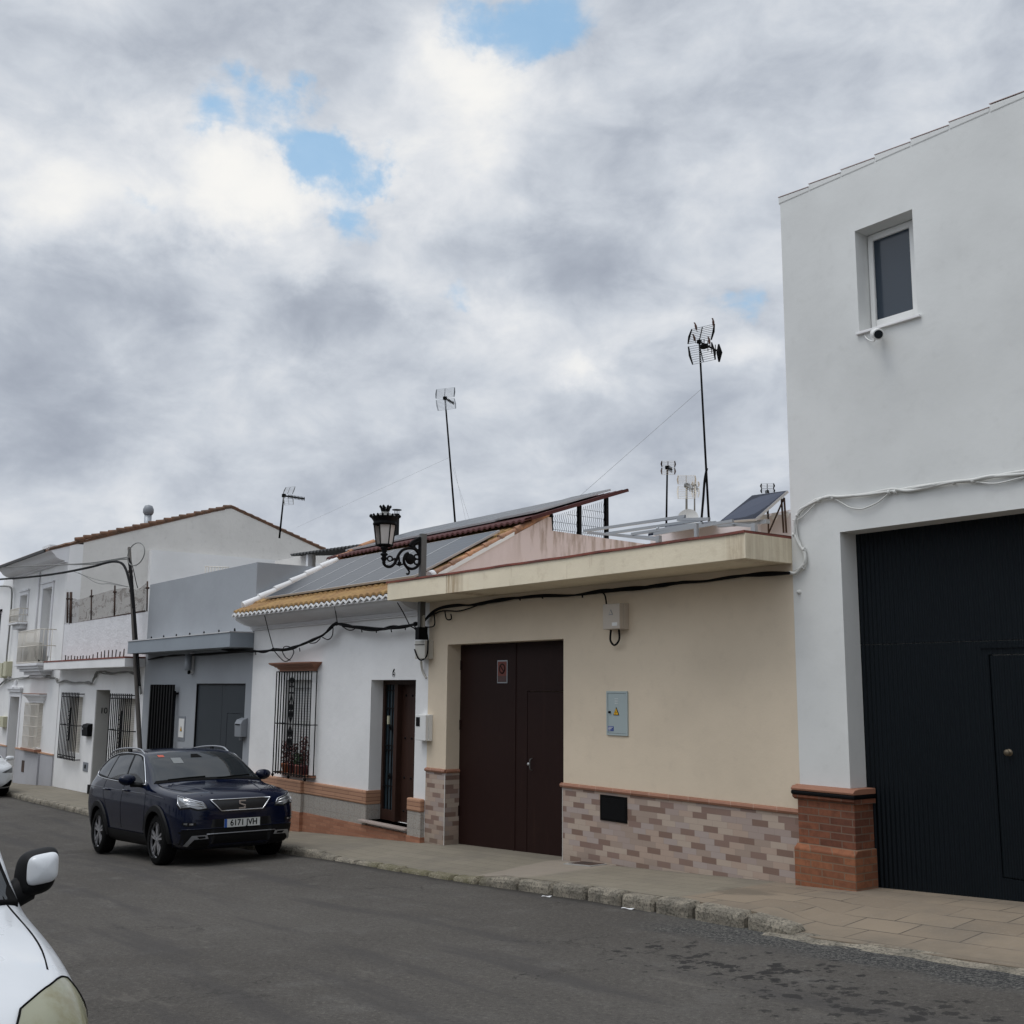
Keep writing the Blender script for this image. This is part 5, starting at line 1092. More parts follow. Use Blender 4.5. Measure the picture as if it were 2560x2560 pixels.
o = thing('solar_panel', 'dark blue tilted solar panel at the right end of the terrace beside the white building', 'solar panel', tuple((Q[0]+Q[1])/2))
nrm = (Q[1]-Q[0]).cross(Q[3]-Q[0]).normalized()
if nrm.z < 0: nrm = -nrm
m = MB(); m.hexa([p-nrm*.03 for p in Q]+[p for p in Q]); m.build('frame', M['alu'], o)
def qi(u, v): return Q[0].lerp(Q[1], u).lerp(Q[3].lerp(Q[2], u), v)+nrm*.002
m = MB()
for i in range(6):
    for j in range(10):
        u0, u1 = .02+.96*i/6+.003, .02+.96*(i+1)/6-.003; g2 = .01 if j >= 5 else -.002; v0, v1 = .015+.96*j/10+.002+g2, .015+.96*(j+1)/10-.002+g2
        m.add([qi(u0,v0),qi(u1,v0),qi(u1,v1),qi(u0,v1)], [(0,1,2,3)])
m.build('cells', mk('deep_blue_cells', (.006,.010,.024), .5, 0, .12), o, weld=False); MB().add([qi(.005,.005)-nrm*.001,qi(.995,.005)-nrm*.001,qi(.995,.995)-nrm*.001,qi(.005,.995)-nrm*.001],[(0,1,2,3)]).build('backing', mk('cell_gap', (.05,.06,.09), .5, 0, .12), o)
m = MB()
for u, zz in ((.97,1.6),(.9,1.6)):
    a = qi(u,.86)-nrm*.05; m.tube([a, (a.x,a.y+.02,a.z-.42)], .012, 6)
a = qi(.97,.86)-nrm*.05; m.tube([a, qi(.8,.2)-nrm*.3], .01, 6); m.tube([qi(.85,.5)-nrm*.05, (a.x-.25,a.y,a.z-.45)], .01, 6)
m.build('support', M['rust'], o)
m = MB(); e0 = Q[1]-nrm*.04; m.rail(Q[0]-nrm*.06-Vector((.05,0,0)), Q[1]-nrm*.06+Vector((.15,0,0)), .05, .05); m.build('base_rail', M['steel'], o)
dc = at(z2(950,432), 11.6); o = thing('satellite_dish', 'grey white satellite dish on the tan house terrace behind the rack', 'satellite dish', tuple(dc))
nd = Vector((.55,-.75,.35)).normalized(); u = nd.orthogonal().normalized(); w = nd.cross(u)
m = MB(); rd = .155; m.grid(lambda a, r: dc+(u*math.cos(a*2*math.pi)+w*math.sin(a*2*math.pi))*rd*r-nd*.04*(1-r*r), 28, 5); m.build('reflector', M['dish'], o)
MB().tube([dc-nd*.05, (dc.x,dc.y+.1,dc.z-.4), (dc.x,dc.y+.1,1.4)], .018).build('mount', M['steel'], o)
# ------------------------------------------------------------------ aerials
def aerial(lab, Y, base, top, TL, TR, ML, MR, BL, BR, boom, nb, el, r=.012, mat=M['blackm'], wires=(), rows=8, depth=.1, wm=M['steel'], side=.010, sidemat=None):
    A, B = at(base, Y), at(top, Y); A.z = min(A.z, B.z-.5)
    o = thing('tv_aerial', lab, 'aerial', tuple(A))
    A2 = A+(A-B)*.12
    MB().tube([A2, A.lerp(B,.5), B], [r*1.15, r, r*.9], 8).build('mast', mat, o)
    k = B.length/2721.5
    m = MB(); ms = MB()
    for (a, c, e, f) in ((TL,TR,ML,MR),(ML,MR,BL,BR)):
        P = [at(a, Y-(depth if a in (TL,) else 0)), at(c, Y-(depth if c in (TR,) else 0)), at(e, Y-(depth if e is BL else 0)), at(f, Y-(depth if f is BR else 0))]
        if a is ML: P[0] = P[0].lerp(P[2], .12); P[1] = P[1].lerp(P[3], .12)
        else: P[2] = P[2].lerp(P[0], .05); P[3] = P[3].lerp(P[1], .05)
        for j in range(rows+1): m.tube([P[0].lerp(P[2], j/rows), P[1].lerp(P[3], j/rows)], side*.38, 4)
        for t in (0, 1): s = P[0].lerp(P[1], t); e_ = P[2].lerp(P[3], t); ms.tube([s, s.lerp(e_,.5)+(s-P[0].lerp(P[1],.5)).normalized()*.015*(1), e_], [side*.8, side*1.3, side*.8], 6)
        ms.tube([P[0].lerp(P[1],.48), P[2].lerp(P[3],.48)], side*.6, 5)
    m.build('reflector_wires', wm, o, weld=False); ms.build('reflector_frame', sidemat or mat, o, weld=False)
    s = B-Vector((0,0,.02)); e_ = at(boom, Y-.55*depth*4); bm = MB(); bm.tube([s, e_], r*.9, 7)
    for j in range(nb):
        c = s.lerp(e_, .25+.75*j/max(1,nb-1)); bm.tube([c-Vector((el*.5*.3,el*.1,0)), c+Vector((el*.5*.3,el*.1,0))], r*.4, 4); bm.tube([c-Vector((0,0,el*.5)), c+Vector((0,0,el*.5))], r*.4, 4)
    bm.lathe([(0,-r*2.4),(r*2.4,-r*1.6),(r*2.4,r*1.6),(0,r*2.4)], s, 8); bm.build('boom', mat, o, weld=False)
    if wires:
        wmb = MB()
        for p, q, Yq in wires: wmb.tube([at(p, Y), at(q, Yq)], .0022, 4)
        wmb.build('guy_wire', M['gcable'], o)
    return o
c1 = lambda x, y: (1640+x*.1139, 760+y*.1139)
a1 = aerial('tallest rooftop aerial with large dark double reflector above the tan house terrace', 12, z2(1114,590), c1(950,800), c1(785,555), c1(1280,440), c1(700,890), c1(1210,800), c1(805,1325), c1(1300,1215), c1(1390,1050), 5, .16, .016, depth=.12, wires=[(dd(1322,735), dd(1095,935), 12.5)], rows=8, side=.014)
m = MB(); bb = at(c1(1380,1070), 11.7); m.tube([bb+Vector((0,0,.13)), bb+Vector((.01,0,0)), bb-Vector((0,0,.14))], [.012,.045,.012], 8); m.tube([at(c1(1050,900),11.9), at(c1(1060,960),11.9)], .06, 8)
m.build('director_plate', M['blackm'], a1)
m = MB(); m.tube(smoothpath([at(z2(1092,60),11.95), at(z2(1075,150),11.95), at(z2(1065,280),11.95), at(z2(1055,400),11.95), at(z2(1050,460),11.95)]), .018, 6); m.tube(smoothpath([at(z2(1075,470),11.9), at(z2(1085,500),11.9), at(z2(1100,530),11.9), at(z2(1100,560),11.9)]), .02, 6); m.build('mast_cable', M['cable'], a1)
c2 = lambda x, y: (1040+x*.0828, 940+y*.0828)
aerial('tall thin rooftop aerial with pale grid reflector behind the sheet roof', 17, zF(768,530), c2(875,650), c2(620,410), c2(1165,345), c2(602,690), c2(1148,640), c2(670,1045), c2(1200,975), c2(1130,820), 6, .10, .026, wires=[(dd(850,862), dd(560,995), 17), (zF(745,60), zF(880,480), 17), (zF(760,60), zF(850,480), 17.5)], rows=8, side=.016, sidemat=M['greyp'])
c3 = lambda x, y: (660+x*.0828, 1190+y*.0828)
aerial('slanted small aerial on the cream gable roof with long toothed boom', 15.2, c3(478,1740), c3(600,575), c3(660,345), c3(940,322), c3(575,540), c3(850,560), c3(630,880), c3(890,860), c3(1215,690), 12, .12, .030, rows=6, side=.012, wm=M['gcable'], sidemat=M['gcable'])
aerial('thin aerial mast with rusty double grid, left of the dish on the terrace', 14, z2(790,500), z2(797,48), z2(757,8), z2(852,8), z2(757,52), z2(852,56), z2(757,106), z2(852,106), z2(830,72), 4, .10, .017, rows=4, side=.012, mat=M['blackm'], wm=M['creamp'], sidemat=M['rust'])
aerial('broad white grid aerial directly above the satellite dish', 12.6, z2(940,400), z2(940,180), z2(878,115), z2(1003,115), z2(878,182), z2(1003,182), z2(878,285), z2(1003,285), z2(985,215), 4, .12, .017, rows=7, side=.010, mat=M['gcable'], wm=M['creamp'], sidemat=M['creamp'])
aerial('small white grid aerial partly behind the broad one above the dish', 14, z2(1000,400), z2(1000,180), z2(985,160), z2(1028,160), z2(985,200), z2(1030,200), z2(985,275), z2(1028,275), z2(1020,215), 3, .10, .013, rows=5, side=.010, mat=M['gcable'], wm=M['creamp'], sidemat=M['creamp'])
aerial('little dark aerial peeping over the tilted dark blue solar panel', 15, z2(1540,330), z2(1538,230), z2(1497,177), z2(1587,175), z2(1497,212), z2(1587,210), z2(1500,245), z2(1590,243), z2(1550,240), 3, .08, .014, rows=3, side=.012)
# ------------------------------------------------------------------ birds on the tallest aerial
birdm = tilemat('brown_feathers', (.10,.045,.03), (.06,.03,.022), (.03,.015,.012))
for (x, y, lab, t) in ((875,495,'small brown bird perched on the upper left of the tallest aerial',-.1),(1258,405,'small brown bird perched at the top right tip of the tallest aerial',.25),(842,745,'small brown bird perched near the mast head on the left',-.2),(1168,805,'small brown bird perched low on the right of the tallest aerial',.0)):
    c = at(c1(x, y), 11.86); m = MB(); s = .048; ax = Vector((t*.6, -.25, 1)).normalized()
    ts = [(-1.9,.10),(-1.2,.16),(-.9,.35),(-.4,.55),(.1,.62),(.5,.5),(.75,.36),(.95,.38),(1.15,.34),(1.32,.16),(1.36,.02)]
    m.tube([c+ax*s*k+Vector((0,-.12*s*max(0,k-.6)*3,0)) for k, r in ts], [r*s*.62 for k, r in ts], 10)
    hd = c+ax*s*1.1+Vector((0,-.2*s,0)); m.tube([hd+Vector((.1*s,-.25*s,0)), hd+Vector((.2*s,-.75*s,-.05*s))], [.14*s,.02*s], 6)
    for k in (-1,1): m.tube([c+Vector((k*.12*s,-.3*s,-.6*s)), c+Vector((k*.12*s,-.35*s,-1.1*s))], .05*s, 5)
    tag(m.build('bird', birdm, weld=False), lab, 'bird', 'birds on the tallest aerial')
# ------------------------------------------------------------------ vehicles
def carpaint(name, col, rough=.22, coat=.8):
    m = mk(name, col, rough, 0, .22 if max(col) < .1 else .4, coat); t = NT(m.node_tree); b = m.node_tree.nodes['Principled BSDF']
    v = t.new('ShaderNodeTexCoord').outputs['Object']; sp = t.new('ShaderNodeSeparateXYZ'); t.l.new(v, sp.inputs[0])
    d = t.math('MULTIPLY', t.sstep(t.noise(v, 3, 5, .6), .45, .8), .03)
    low = t.math('MULTIPLY', t.math('SUBTRACT', 1, t.sstep(sp.outputs[2], .2, .75)), t.math('MULTIPLY', t.noise(v, 7, 5), .16))
    c = t.mix(t.math('ADD', d, low), col, (.10,.095,.085)); t.l.new(c, b.inputs['Base Color'])
    t.l.new(t.math('ADD', rough*.8, t.math('MULTIPLY', t.noise(v, 9, 4), .08)), b.inputs['Roughness']); return m
M['navycar'] = carpaint('dark_blue_car_paint', (.0025,.0055,.020), .10, .22)
M['whitecar'] = carpaint('white_car_paint', (.66,.68,.70), .3, .5)
M['clad'] = mk('black_car_plastic', (.006,.006,.0065), .6, 0, .18)
M['rubber'] = mk('tyre_rubber', (.007,.007,.007), .85, 0, .12)
M['alloy'] = mk('alloy_rim', (.50,.50,.52), .3, .7)
M['chrome'] = mk('chrome_trim', (.62,.63,.65), .18, .95)
M['satin'] = mk('satin_silver_trim', (.34,.35,.37), .35, .7)
M['cglass'] = mk('tinted_car_glass', (.006,.008,.010), .03, 0, .5)
M['wglass'] = mk('windscreen_glass', (.011,.015,.018), .04, 0, .38)
M['lampg'] = mk('headlamp_lens', (.22,.23,.24), .12, .5, .7, 1)
M['yellens'] = None
class Car:
    wbk = .955
    def __init__(s, name, label, L, tab, paint, pos, yaw, slope, grp=None):
        s.L = L; s.tab = tab; s.root = thing(name, label, name.split('_')[-1], pos, grp); s.root['_o'] = (0,0,0)
        s.root.rotation_euler = (0, -slope, yaw); s.paint = paint
        rings = []
        for row in tab: rings.append(s.ring(*row))
        m = MB(); n = len(rings[0]); vs = [p for r_ in rings for p in r_]
        fs = [(i*n+k, i*n+(k+1) % n, (i+1)*n+(k+1) % n, (i+1)*n+k) for i in range(len(rings)-1) for k in range(n)]
        fs += [list(range(n)), [(len(rings)-1)*n+k for k in range(n)][::-1]]
        m.add(vs, fs, True); o = m.build('body', paint, s.root); s.body = o
        ca = o.data.attributes.new('crease_edge', 'FLOAT', 'EDGE')
        for e in o.data.edges:
            a_, b_ = e.vertices
            if a_ % n == b_ % n and abs(a_-b_) == n: ca.data[e.index].value = {6:.6,14:.6,8:.45,12:.45,4:.35,16:.35}.get(a_ % n, 0)
        md = o.modifiers.new('s', 'SUBSURF'); md.levels = md.render_levels = 2
        dg = bpy.context.evaluated_depsgraph_get(); ev = o.evaluated_get(dg); me = bpy.data.meshes.new_from_object(ev, depsgraph=dg); o.modifiers.clear(); o.data = me
        bm = bmesh.new(); bm.from_mesh(me); s.bvh = BVHTree.FromBMesh(bm); bm.free(); smooth(o)
    def ring(s, d, zb, wm, zt, zbelt, wg, cr):
        x = s.L/2-d; wb = s.wbk*wm; hb = zbelt-zb
        h = [(0,zb),(.72*wm,zb),(.93*wm,zb+.035),(.975*wm,zb+.33*hb),(1.0*wm,zb+.62*hb),(.992*wm,zb+.84*hb),(wb,zbelt),((wb+wg)/2+.018,(zbelt+zt-cr)/2),(wg,zt-cr),(wg*.62,zt-cr*.25),(0,zt)]
        pts = [Vector((x,y,z)) for y, z in h]
        return pts+[Vector((x,-y,z)) for y, z in h[-2:0:-1]]
    def hit(s, p, d):
        d = Vector(d).normalized(); q, nr, i, ds = s.bvh.ray_cast(Vector(p)-d*4, d, 9)
        return (q, nr) if q else (None, None)
    def patch(s, name, poly, mat, d=(-1,0,0), off=.006, nu=14, nv=8, th=0, parent=None, side=1, axis='x'):
        """polygon given as (a, z): a = y when looking along x, a = x when looking along y; monotone in a"""
        d = Vector(d).normalized(); n = len(poly); a0 = min(p[0] for p in poly); a1 = max(p[0] for p in poly)
        def span(a):
            zs = []
            for i in range(n):
                (xa, za), (xb, zb) = poly[i], poly[(i+1) % n]
                if abs(xa-xb) < 1e-9:
                    if abs(a-xa) < 1e-6: zs += [za, zb]
                elif min(xa,xb)-1e-9 <= a <= max(xa,xb)+1e-9: zs.append(za+(zb-za)*(a-xa)/(xb-xa))
            return min(zs), max(zs)
        P = []; brk = sorted(set([a0+(a1-a0)*i/nu for i in range(nu+1)]+[p[0] for p in poly]))
        for a in brk:
            lo, hi = span(min(max(a, a0+1e-5), a1-1e-5)); row = []
            for j in range(nv+1):
                z = lo+(hi-lo)*j/nv; p = Vector((s.L/2-.4, a*side, z)) if axis == 'x' else Vector((a, .9*side, z))
                if axis == 'x' and abs(d.y) > .01: p = Vector((s.L/2-.15, a*side, z))
                q, nr = s.hit(p, d)
                row.append(q+nr*off if q else None)
            P.append(row)
        for r_ in P:      # fill misses from neighbours
            for j in range(len(r_)):
                if r_[j] is None:
                    c = [r_[k] for k in range(len(r_)) if r_[k] is not None]
                    r_[j] = min(c, key=lambda v: abs(v.z-0)) if c else Vector((0,0,.5))
        m = MB(); w = nv+1; m.add([p for r_ in P for p in r_], [(i*w+j, (i+1)*w+j, (i+1)*w+j+1, i*w+j+1) for i in range(len(P)-1) for j in range(nv)], True)
        o = m.build(name, mat, parent or s.body, weld=False)
        # consistent outward normals
        me = o.data
        f = me.polygons[len(me.polygons)//2]
        if f.normal.dot(d) > 0: me.flip_normals()
        if th: md = o.modifiers.new('t', 'SOLIDIFY'); md.thickness = th; md.offset = 1
        return o
    def line(s, name, pts, r, mat, d, axis='x', side=1, off=.004, parent=None, n=6):
        out = []
        for a, z in pts:
            p = Vector((s.L/2-.4, a*side, z)) if axis == 'x' else Vector((a, .9*side, z))
            q, nr = s.hit(p, d)
            if q: out.append(q+nr*off)
        return MB().tube(out, r, n).build(name, mat, parent or s.body) if len(out) > 1 else None
    def arches(s, axles, r, depth=.34):
        o = s.body
        for ax in axles:
            for sd in (1,-1):
                m = MB(); n = 36; vs = []
                for y in (sd*(.95-depth), sd*1.2):
                    vs += [(ax+r*math.cos(2*math.pi*k/n), y, s.rw+r*math.sin(2*math.pi*k/n)) for k in range(n)]
                m.add(vs, [list(range(n)), list(range(n,2*n))[::-1]]+[(k, n+k, n+(k+1) % n, (k+1) % n) for k in range(n)])
                c = m.build('cutter', M['clad'], None); c.parent = s.root
                md = o.modifiers.new('b', 'BOOLEAN'); md.object = c; md.operation = 'DIFFERENCE'; md.solver = 'EXACT'
                bpy.context.view_layer.update(); dg = bpy.context.evaluated_depsgraph_get(); me = bpy.data.meshes.new_from_object(o.evaluated_get(dg), depsgraph=dg)
                o.modifiers.clear(); o.data = me; bpy.data.objects.remove(c)
        if len(o.data.materials) < 2:
            pass
        smooth(o)
        # the wells come out as flat faces lying inside: give them the plastic liner material
        o.data.materials.clear(); o.data.materials.append(s.paint); o.data.materials.append(M['clad'])
        for f in o.data.polygons:
            c = f.center
            for ax in axles:
                rr = math.hypot(c.x-ax, c.z-s.rw)
                if abs(c.y) < .99 and (abs(rr-r) < .012 or (rr < r-.01 and abs(f.normal.y) > .9 and abs(c.y) < .93-depth+.06)): f.material_index = 1; f.use_smooth = False
    def wheel(s, ax, sd, track, style):
        r = s.rw; y = sd*track; w = .105
        m = MB(); m.lathe([(r-.10,-w),(r-.045,-w*1.02),(r-.012,-w*.9),(r,-w*.55),(r,w*.55),(r-.012,w*.9),(r-.045,w*1.02),(r-.10,w)], (ax,y,r), 40, 'y')
        wh = m.build('wheel', M['rubber'], s.root, weld=False)
        m = MB(); o_ = y+sd*.06
        m.lathe([(0,-.0),(.04,-.0),(r-.115,-.02),(r-.10,0)], (ax,o_-sd*.05,r), 36, 'y'); m.lathe([(r-.12,-.07),(r-.10,-.075)], (ax,o_,r), 36, 'y'); m.build('hub', M['clad'], wh)
        m = MB(); m.lathe([(r-.112,sd*.015),(r-.092,sd*.035),(r-.098,0)], (ax,o_,r), 40, 'y'); m.lathe([(0,sd*.03),(.03,sd*.028),(.045,sd*.005),(.045,-sd*.02)], (ax,o_,r), 20, 'y')
        ns = 5
        for k in range(ns):
            for e in (-.17,.17):
                a0 = 2*math.pi*k/ns+.3; a1 = a0+e
                c0 = Vector((ax+.03*math.cos(a0+e), o_+sd*.018, r+.03*math.sin(a0+e))); c1 = Vector((ax+(r-.105)*math.cos(a1), o_+sd*.018, r+(r-.105)*math.sin(a1)))
                m.rail(c0, c1, .028 if style else .04, .022, (0,1,0))
        m.build('rim', M['alloy'], wh, weld=False)
def rrect(cx, cz, w, h, r, n=4):
    out = []
    for (sx, sz, a0) in ((1,-1,-90),(1,1,0),(-1,1,90),(-1,-1,180)):
        for k in range(n+1): a = R(a0+90*k/n); out.append((cx+sx*(w/2-r)+r*math.cos(a), cz+sz*(h/2-r)+r*math.sin(a)))
    return out
# ---------------- dark blue SUV
SUV = [(0,.40,.62,.74,.66,.50,.03),(.03,.31,.72,.83,.73,.62,.03),(.10,.24,.80,.93,.83,.70,.035),(.22,.21,.86,.985,.89,.76,.04),(.45,.20,.895,1.03,.93,.78,.045),(.87,.20,.91,1.075,.975,.79,.05),(1.12,.20,.915,1.105,1.01,.79,.05),(1.22,.20,.915,1.16,1.02,.785,.06),(1.60,.20,.915,1.375,1.04,.745,.045),(1.95,.20,.915,1.54,1.05,.705,.045),(2.2,.20,.915,1.585,1.06,.69,.045),(2.7,.20,.915,1.605,1.075,.68,.05),(3.3,.20,.91,1.595,1.09,.67,.05),(3.75,.22,.90,1.565,1.105,.655,.05),(4.02,.25,.89,1.50,1.10,.635,.055),(4.17,.28,.875,1.27,1.06,.68,.055),(4.27,.32,.84,1.08,.98,.70,.05),(4.33,.36,.80,.98,.90,.68,.04),(4.36,.45,.72,.85,.76,.60,.03)]
cx_ = -16.82
c = Car('dark_blue_car', 'dark blue SUV parked facing the camera at the kerb before house number 6', 4.36, SUV, M['navycar'], (cx_, 6.40, G(cx_)+ROAD), 0, math.atan(.056)); c.root['category'] = 'car'
c.rw = .342; FA, RA = 1.31, -1.32
c.arches((FA, RA), .395)
for ax in (FA, RA):
    for sd in (1,-1): c.wheel(ax, sd, .79, 1)
DX, DY = (-1,0,0), (0,-1,0)
for sd in (1,-1):
    dy = (0,-sd,0)
    # arch cladding and sill
    for ax in (FA, RA):
        m = MB(); rows = []
        for k in range(25):
            a = R(-4+188*k/24); row = []
            for rr_ in (.388,.42,.455,.462):
                x, z = ax+rr_*math.cos(a), c.rw+rr_*math.sin(a); q, nr = c.hit((x,.9*sd,z), dy)
                if q is None: q, nr = Vector((x, sd*.84, z)), Vector((0,sd,0))
                row.append(q+Vector((0,sd*(.018 if rr_ < .46 else .001),0)))
            rows.append(row)
        m.add([p for r_ in rows for p in r_], [(i*4+j,(i+1)*4+j,(i+1)*4+j+1,i*4+j+1) for i in range(24) for j in range(3)]); o = m.build('arch_trim', M['clad'], c.body, weld=False); md = o.modifiers.new('t','SOLIDIFY'); md.thickness = .03; md.offset = 0
    c.patch('sill_trim', [(RA+.40,.22),(FA-.40,.22),(FA-.42,.40),(RA+.42,.42)], M['clad'], dy, .012, 20, 4, axis='y', side=sd)
    W_ = [(.74,1.075),(.30,1.40),(.10,1.485),(-.25,1.518),(-.62,1.53),(-1.10,1.52),(-1.45,1.46),(-1.70,1.33),(-1.74,1.22),(-1.50,1.165),(-.6,1.115),(.2,1.09)]
    c.patch('window_frame', W_, M['clad'], dy, .003, 40, 6, axis='y', side=sd)
    c.patch('side_window', [(.66,1.10),(.28,1.385),(.09,1.465),(-.08,1.487),(-.20,1.492),(-.13,1.12),(.2,1.108)], M['cglass'], dy, .007, 20, 6, axis='y', side=sd)
    c.patch('side_window', [(-.20,1.13),(-.28,1.495),(-.62,1.50),(-.98,1.485),(-1.08,1.16)], M['cglass'], dy, .007, 20, 6, axis='y', side=sd)
    c.patch('side_window', [(-1.12,1.17),(-1.04,1.50),(-1.42,1.44),(-1.65,1.31),(-1.68,1.22)], M['cglass'], dy, .007, 12, 6, axis='y', side=sd)
    ln = smoothpath([Vector((x,0,z)) for x, z in W_+[W_[0]]], 4); c.line('window_chrome', [(p.x, p.z) for p in ln], .009, M['chrome'], dy, 'y', sd, .008)
    for xs_ in ([(-.17,1.10),(-.20,.9),(-.22,.6),(-.22,.44)], [(.80,1.03),(.86,.8),(.80,.55),(.74,.44)], [(-1.12,1.12),(-1.14,.95),(-1.0,.8),(-.88,.62),(-.84,.45)]):
        ln = smoothpath([Vector((x,0,z)) for x, z in xs_], 5); c.line('door_gap', [(p.x,p.z) for p in ln], .0035, M['blackm'], dy, 'y', sd, .0)
    for hx_ in (-.02, -.95):
        q, nr = c.hit((hx_, .9*sd, .985), dy); m = MB(); m.tube([q+Vector((.10,0,0)), q+Vector((.08,sd*.028,.004)), q+Vector((-.08,sd*.03,.006)), q+Vector((-.10,0,.004))], [.012,.015,.015,.012], 8); m.build('door_handle', M['navycar'], c.body)
    ln = smoothpath([Vector((x,0,z)) for x, z in ((1.55,.90),(1.0,.945),(.3,.965),(-.6,.99),(-1.5,1.02),(-2.0,1.03))], 5); c.line('shoulder_crease', [(p.x,p.z) for p in ln], .008, M['navycar'], dy, 'y', sd, -.003)
    # mirror
    b0 = Vector((.60, sd*.86, 1.075)); m = MB(); mc = Vector((.50, sd*1.06, 1.15))
    m.tube([b0+Vector((0,0,-.01)), b0+Vector((-.02,sd*.06,.0)), mc+Vector((0,-sd*.06,-.07))], [.035,.03,.035], 10); m.build('mirror_stalk', M['clad'], c.body)
    m = MB()
    def mir(u, v, mc=mc, sd=sd):
        a = u*2*math.pi; e = math.pi*v; x = math.cos(e)*.085 if math.cos(e) > 0 else math.cos(e)*.045
        return mc+Vector((x, sd*math.sin(e)*math.cos(a)*.125*(1+.12*math.sin(a)), math.sin(e)*math.sin(a)*.08))
    m.grid(mir, 24, 14); mo = m.build('mirror', M['navycar'], c.body)
    m = MB(); m.grid(lambda u, v: mir(u, .55+.45*v)+Vector((-.006,0,0)), 20, 4); m.build('mirror_glass', M['cglass'], mo)
    # roof rail
    pts = [(.06,.665,1.51),(-.03,.665,1.545),(-.18,.665,1.585),(-.6,.665,1.607),(-1.1,.66,1.60),(-1.5,.645,1.565),(-1.62,.64,1.52)]
    MB().tube(smoothpath([(x, sd*y, z) for x, y, z in pts], 6), .0135, 8).build('roof_rail', M['satin'], c.body)
    for xx in (-.62,): MB().box(xx-.06,xx+.06,sd*.66-.010,sd*.66+.010,1.53,1.60).build('rail_foot', M['clad'], c.body)
    # headlamp wraps round the corner
    dl = Vector((-1,-sd*.55,0))
    HL = [(.38,.755),(.46,.83),(.53,.855),(.66,.892),(.885,.945),(.87,.82),(.82,.765),(.66,.775),(.54,.745)]
    HLx = [(a+.02, z) for a, z in HL]
    lm = c.patch('headlamp', HLx, M['clad'], dl, .004, 26, 7, side=sd)
    c.patch('lamp_lens', [(.43,.77),(.49,.835),(.67,.880),(.875,.925),(.86,.83),(.815,.785),(.67,.795),(.56,.762)], M['lampg'], dl, .009, 22, 6, side=sd, parent=lm)
    for pts_ in ([(.44,.79),(.50,.845),(.67,.885),(.885,.935)], [(.885,.935),(.865,.84),(.81,.78)], [(.81,.80),(.72,.835),(.66,.815),(.48,.79)], [(.50,.82),(.66,.86),(.76,.868)]):
        out = [c.hit((c.L/2-.15, a*sd, z), dl) for a, z in pts_]; MB().tube([q+nr*.012 for q, nr in out if q], .0065, 6).build('light_strip', M['chrome'], lm)
    fg = c.patch('fog_lamp', [(.60,.555),(.60,.59),(.78,.60),(.80,.575),(.74,.545)], M['clad'], (-1,-sd*.35,0), .004, 10, 3, side=sd)
    c.patch('fog_lens', [(.64,.562),(.64,.582),(.69,.582),(.69,.562)], M['chrome'], (-1,-sd*.35,0), .008, 3, 2, side=sd, parent=fg); c.patch('fog_lens', [(.72,.562),(.72,.59),(.77,.588),(.77,.575)], M['lampg'], (-1,-sd*.35,0), .008, 3, 2, side=sd, parent=fg)
    c.patch('corner_intake', [(.50,.46),(.50,.49),(.74,.495),(.84,.47),(.84,.455)], M['satin'] if False else M['clad'], (-1,-sd*.35,0), .005, 8, 3, side=sd)
    c.patch('skid_trim', [(.44,.375),(.46,.425),(.66,.425),(.76,.30),(.71,.29),(.63,.375)], M['satin'], (-1,-sd*.25,0), .02, 16, 4, side=sd)
    c.patch('skid_insert', [(.48,.385),(.49,.412),(.60,.412),(.57,.385)], M['clad'], (-1,-sd*.25,0), .026, 6, 2, side=sd)
c.patch('windscreen', [(-.815,1.105),(-.685,1.475),(-.35,1.525),(.35,1.525),(.685,1.475),(.815,1.105),(.4,1.135),(-.4,1.135)], M['wglass'], DX, .004, 30, 12)
ws = c.patch('screen_band', [(-.82,1.085),(-.78,1.125),(-.4,1.15),(.4,1.15),(.78,1.125),(.82,1.085),(.4,1.115),(-.4,1.115)], M['blackm'], DX, .006, 24, 2)
c.patch('sticker', [(-.555,1.455),(-.555,1.485),(-.47,1.485),(-.47,1.455)], mk('orange_sticker', (.45,.07,.03), .5), DX, .007, 2, 2)
c.patch('paper_tag', [(-.40,1.36),(-.40,1.44),(-.25,1.44),(-.25,1.36)], mk('grey_paper', (.17,.18,.18), .6), DX, .007, 2, 2)
c.patch('mirror_mount', [(-.05,1.49),(-.09,1.44),(.09,1.44),(.05,1.49)], M['blackm'], DX, .007, 4, 2)
for y0 in (-.62, .1): 
    c.line('wiper', [(y0,1.13),(y0+.3,1.15),(y0+.56,1.16)], .008, M['blackm'], DX, off=.012)
c.patch('lower_bumper', [(-.84,.27),(-.80,.50),(-.45,.50),(-.42,.62),(.42,.62),(.45,.50),(.80,.50),(.84,.27),(.5,.245),(-.5,.245)], M['clad'], DX, .004, 40, 6)
GR = [(-.44,.745),(-.62+.12,.855),(-.515,.865),(.515,.865),(.50,.855),(.44,.745),(.38,.70),(-.38,.70)]
GR = [(-.44,.868),(.44,.868),(.30,.725),(-.30,.725)]
gr = c.patch('grille', GR, mk('grille_mesh', (.006,.006,.007), .35), DX, .010, 24, 4)
ln = [(a, z) for a, z in GR]; pts = []
for i in range(4):
    (a, z), (b_, z2q) = GR[i], GR[(i+1) % 4]
    for k in range(8): pts.append((a+(b_-a)*k/8, z+(z2q-z)*k/8))
c.line('grille_surround', pts+[pts[0], pts[1]], .009, M['chrome'], DX, off=.014)
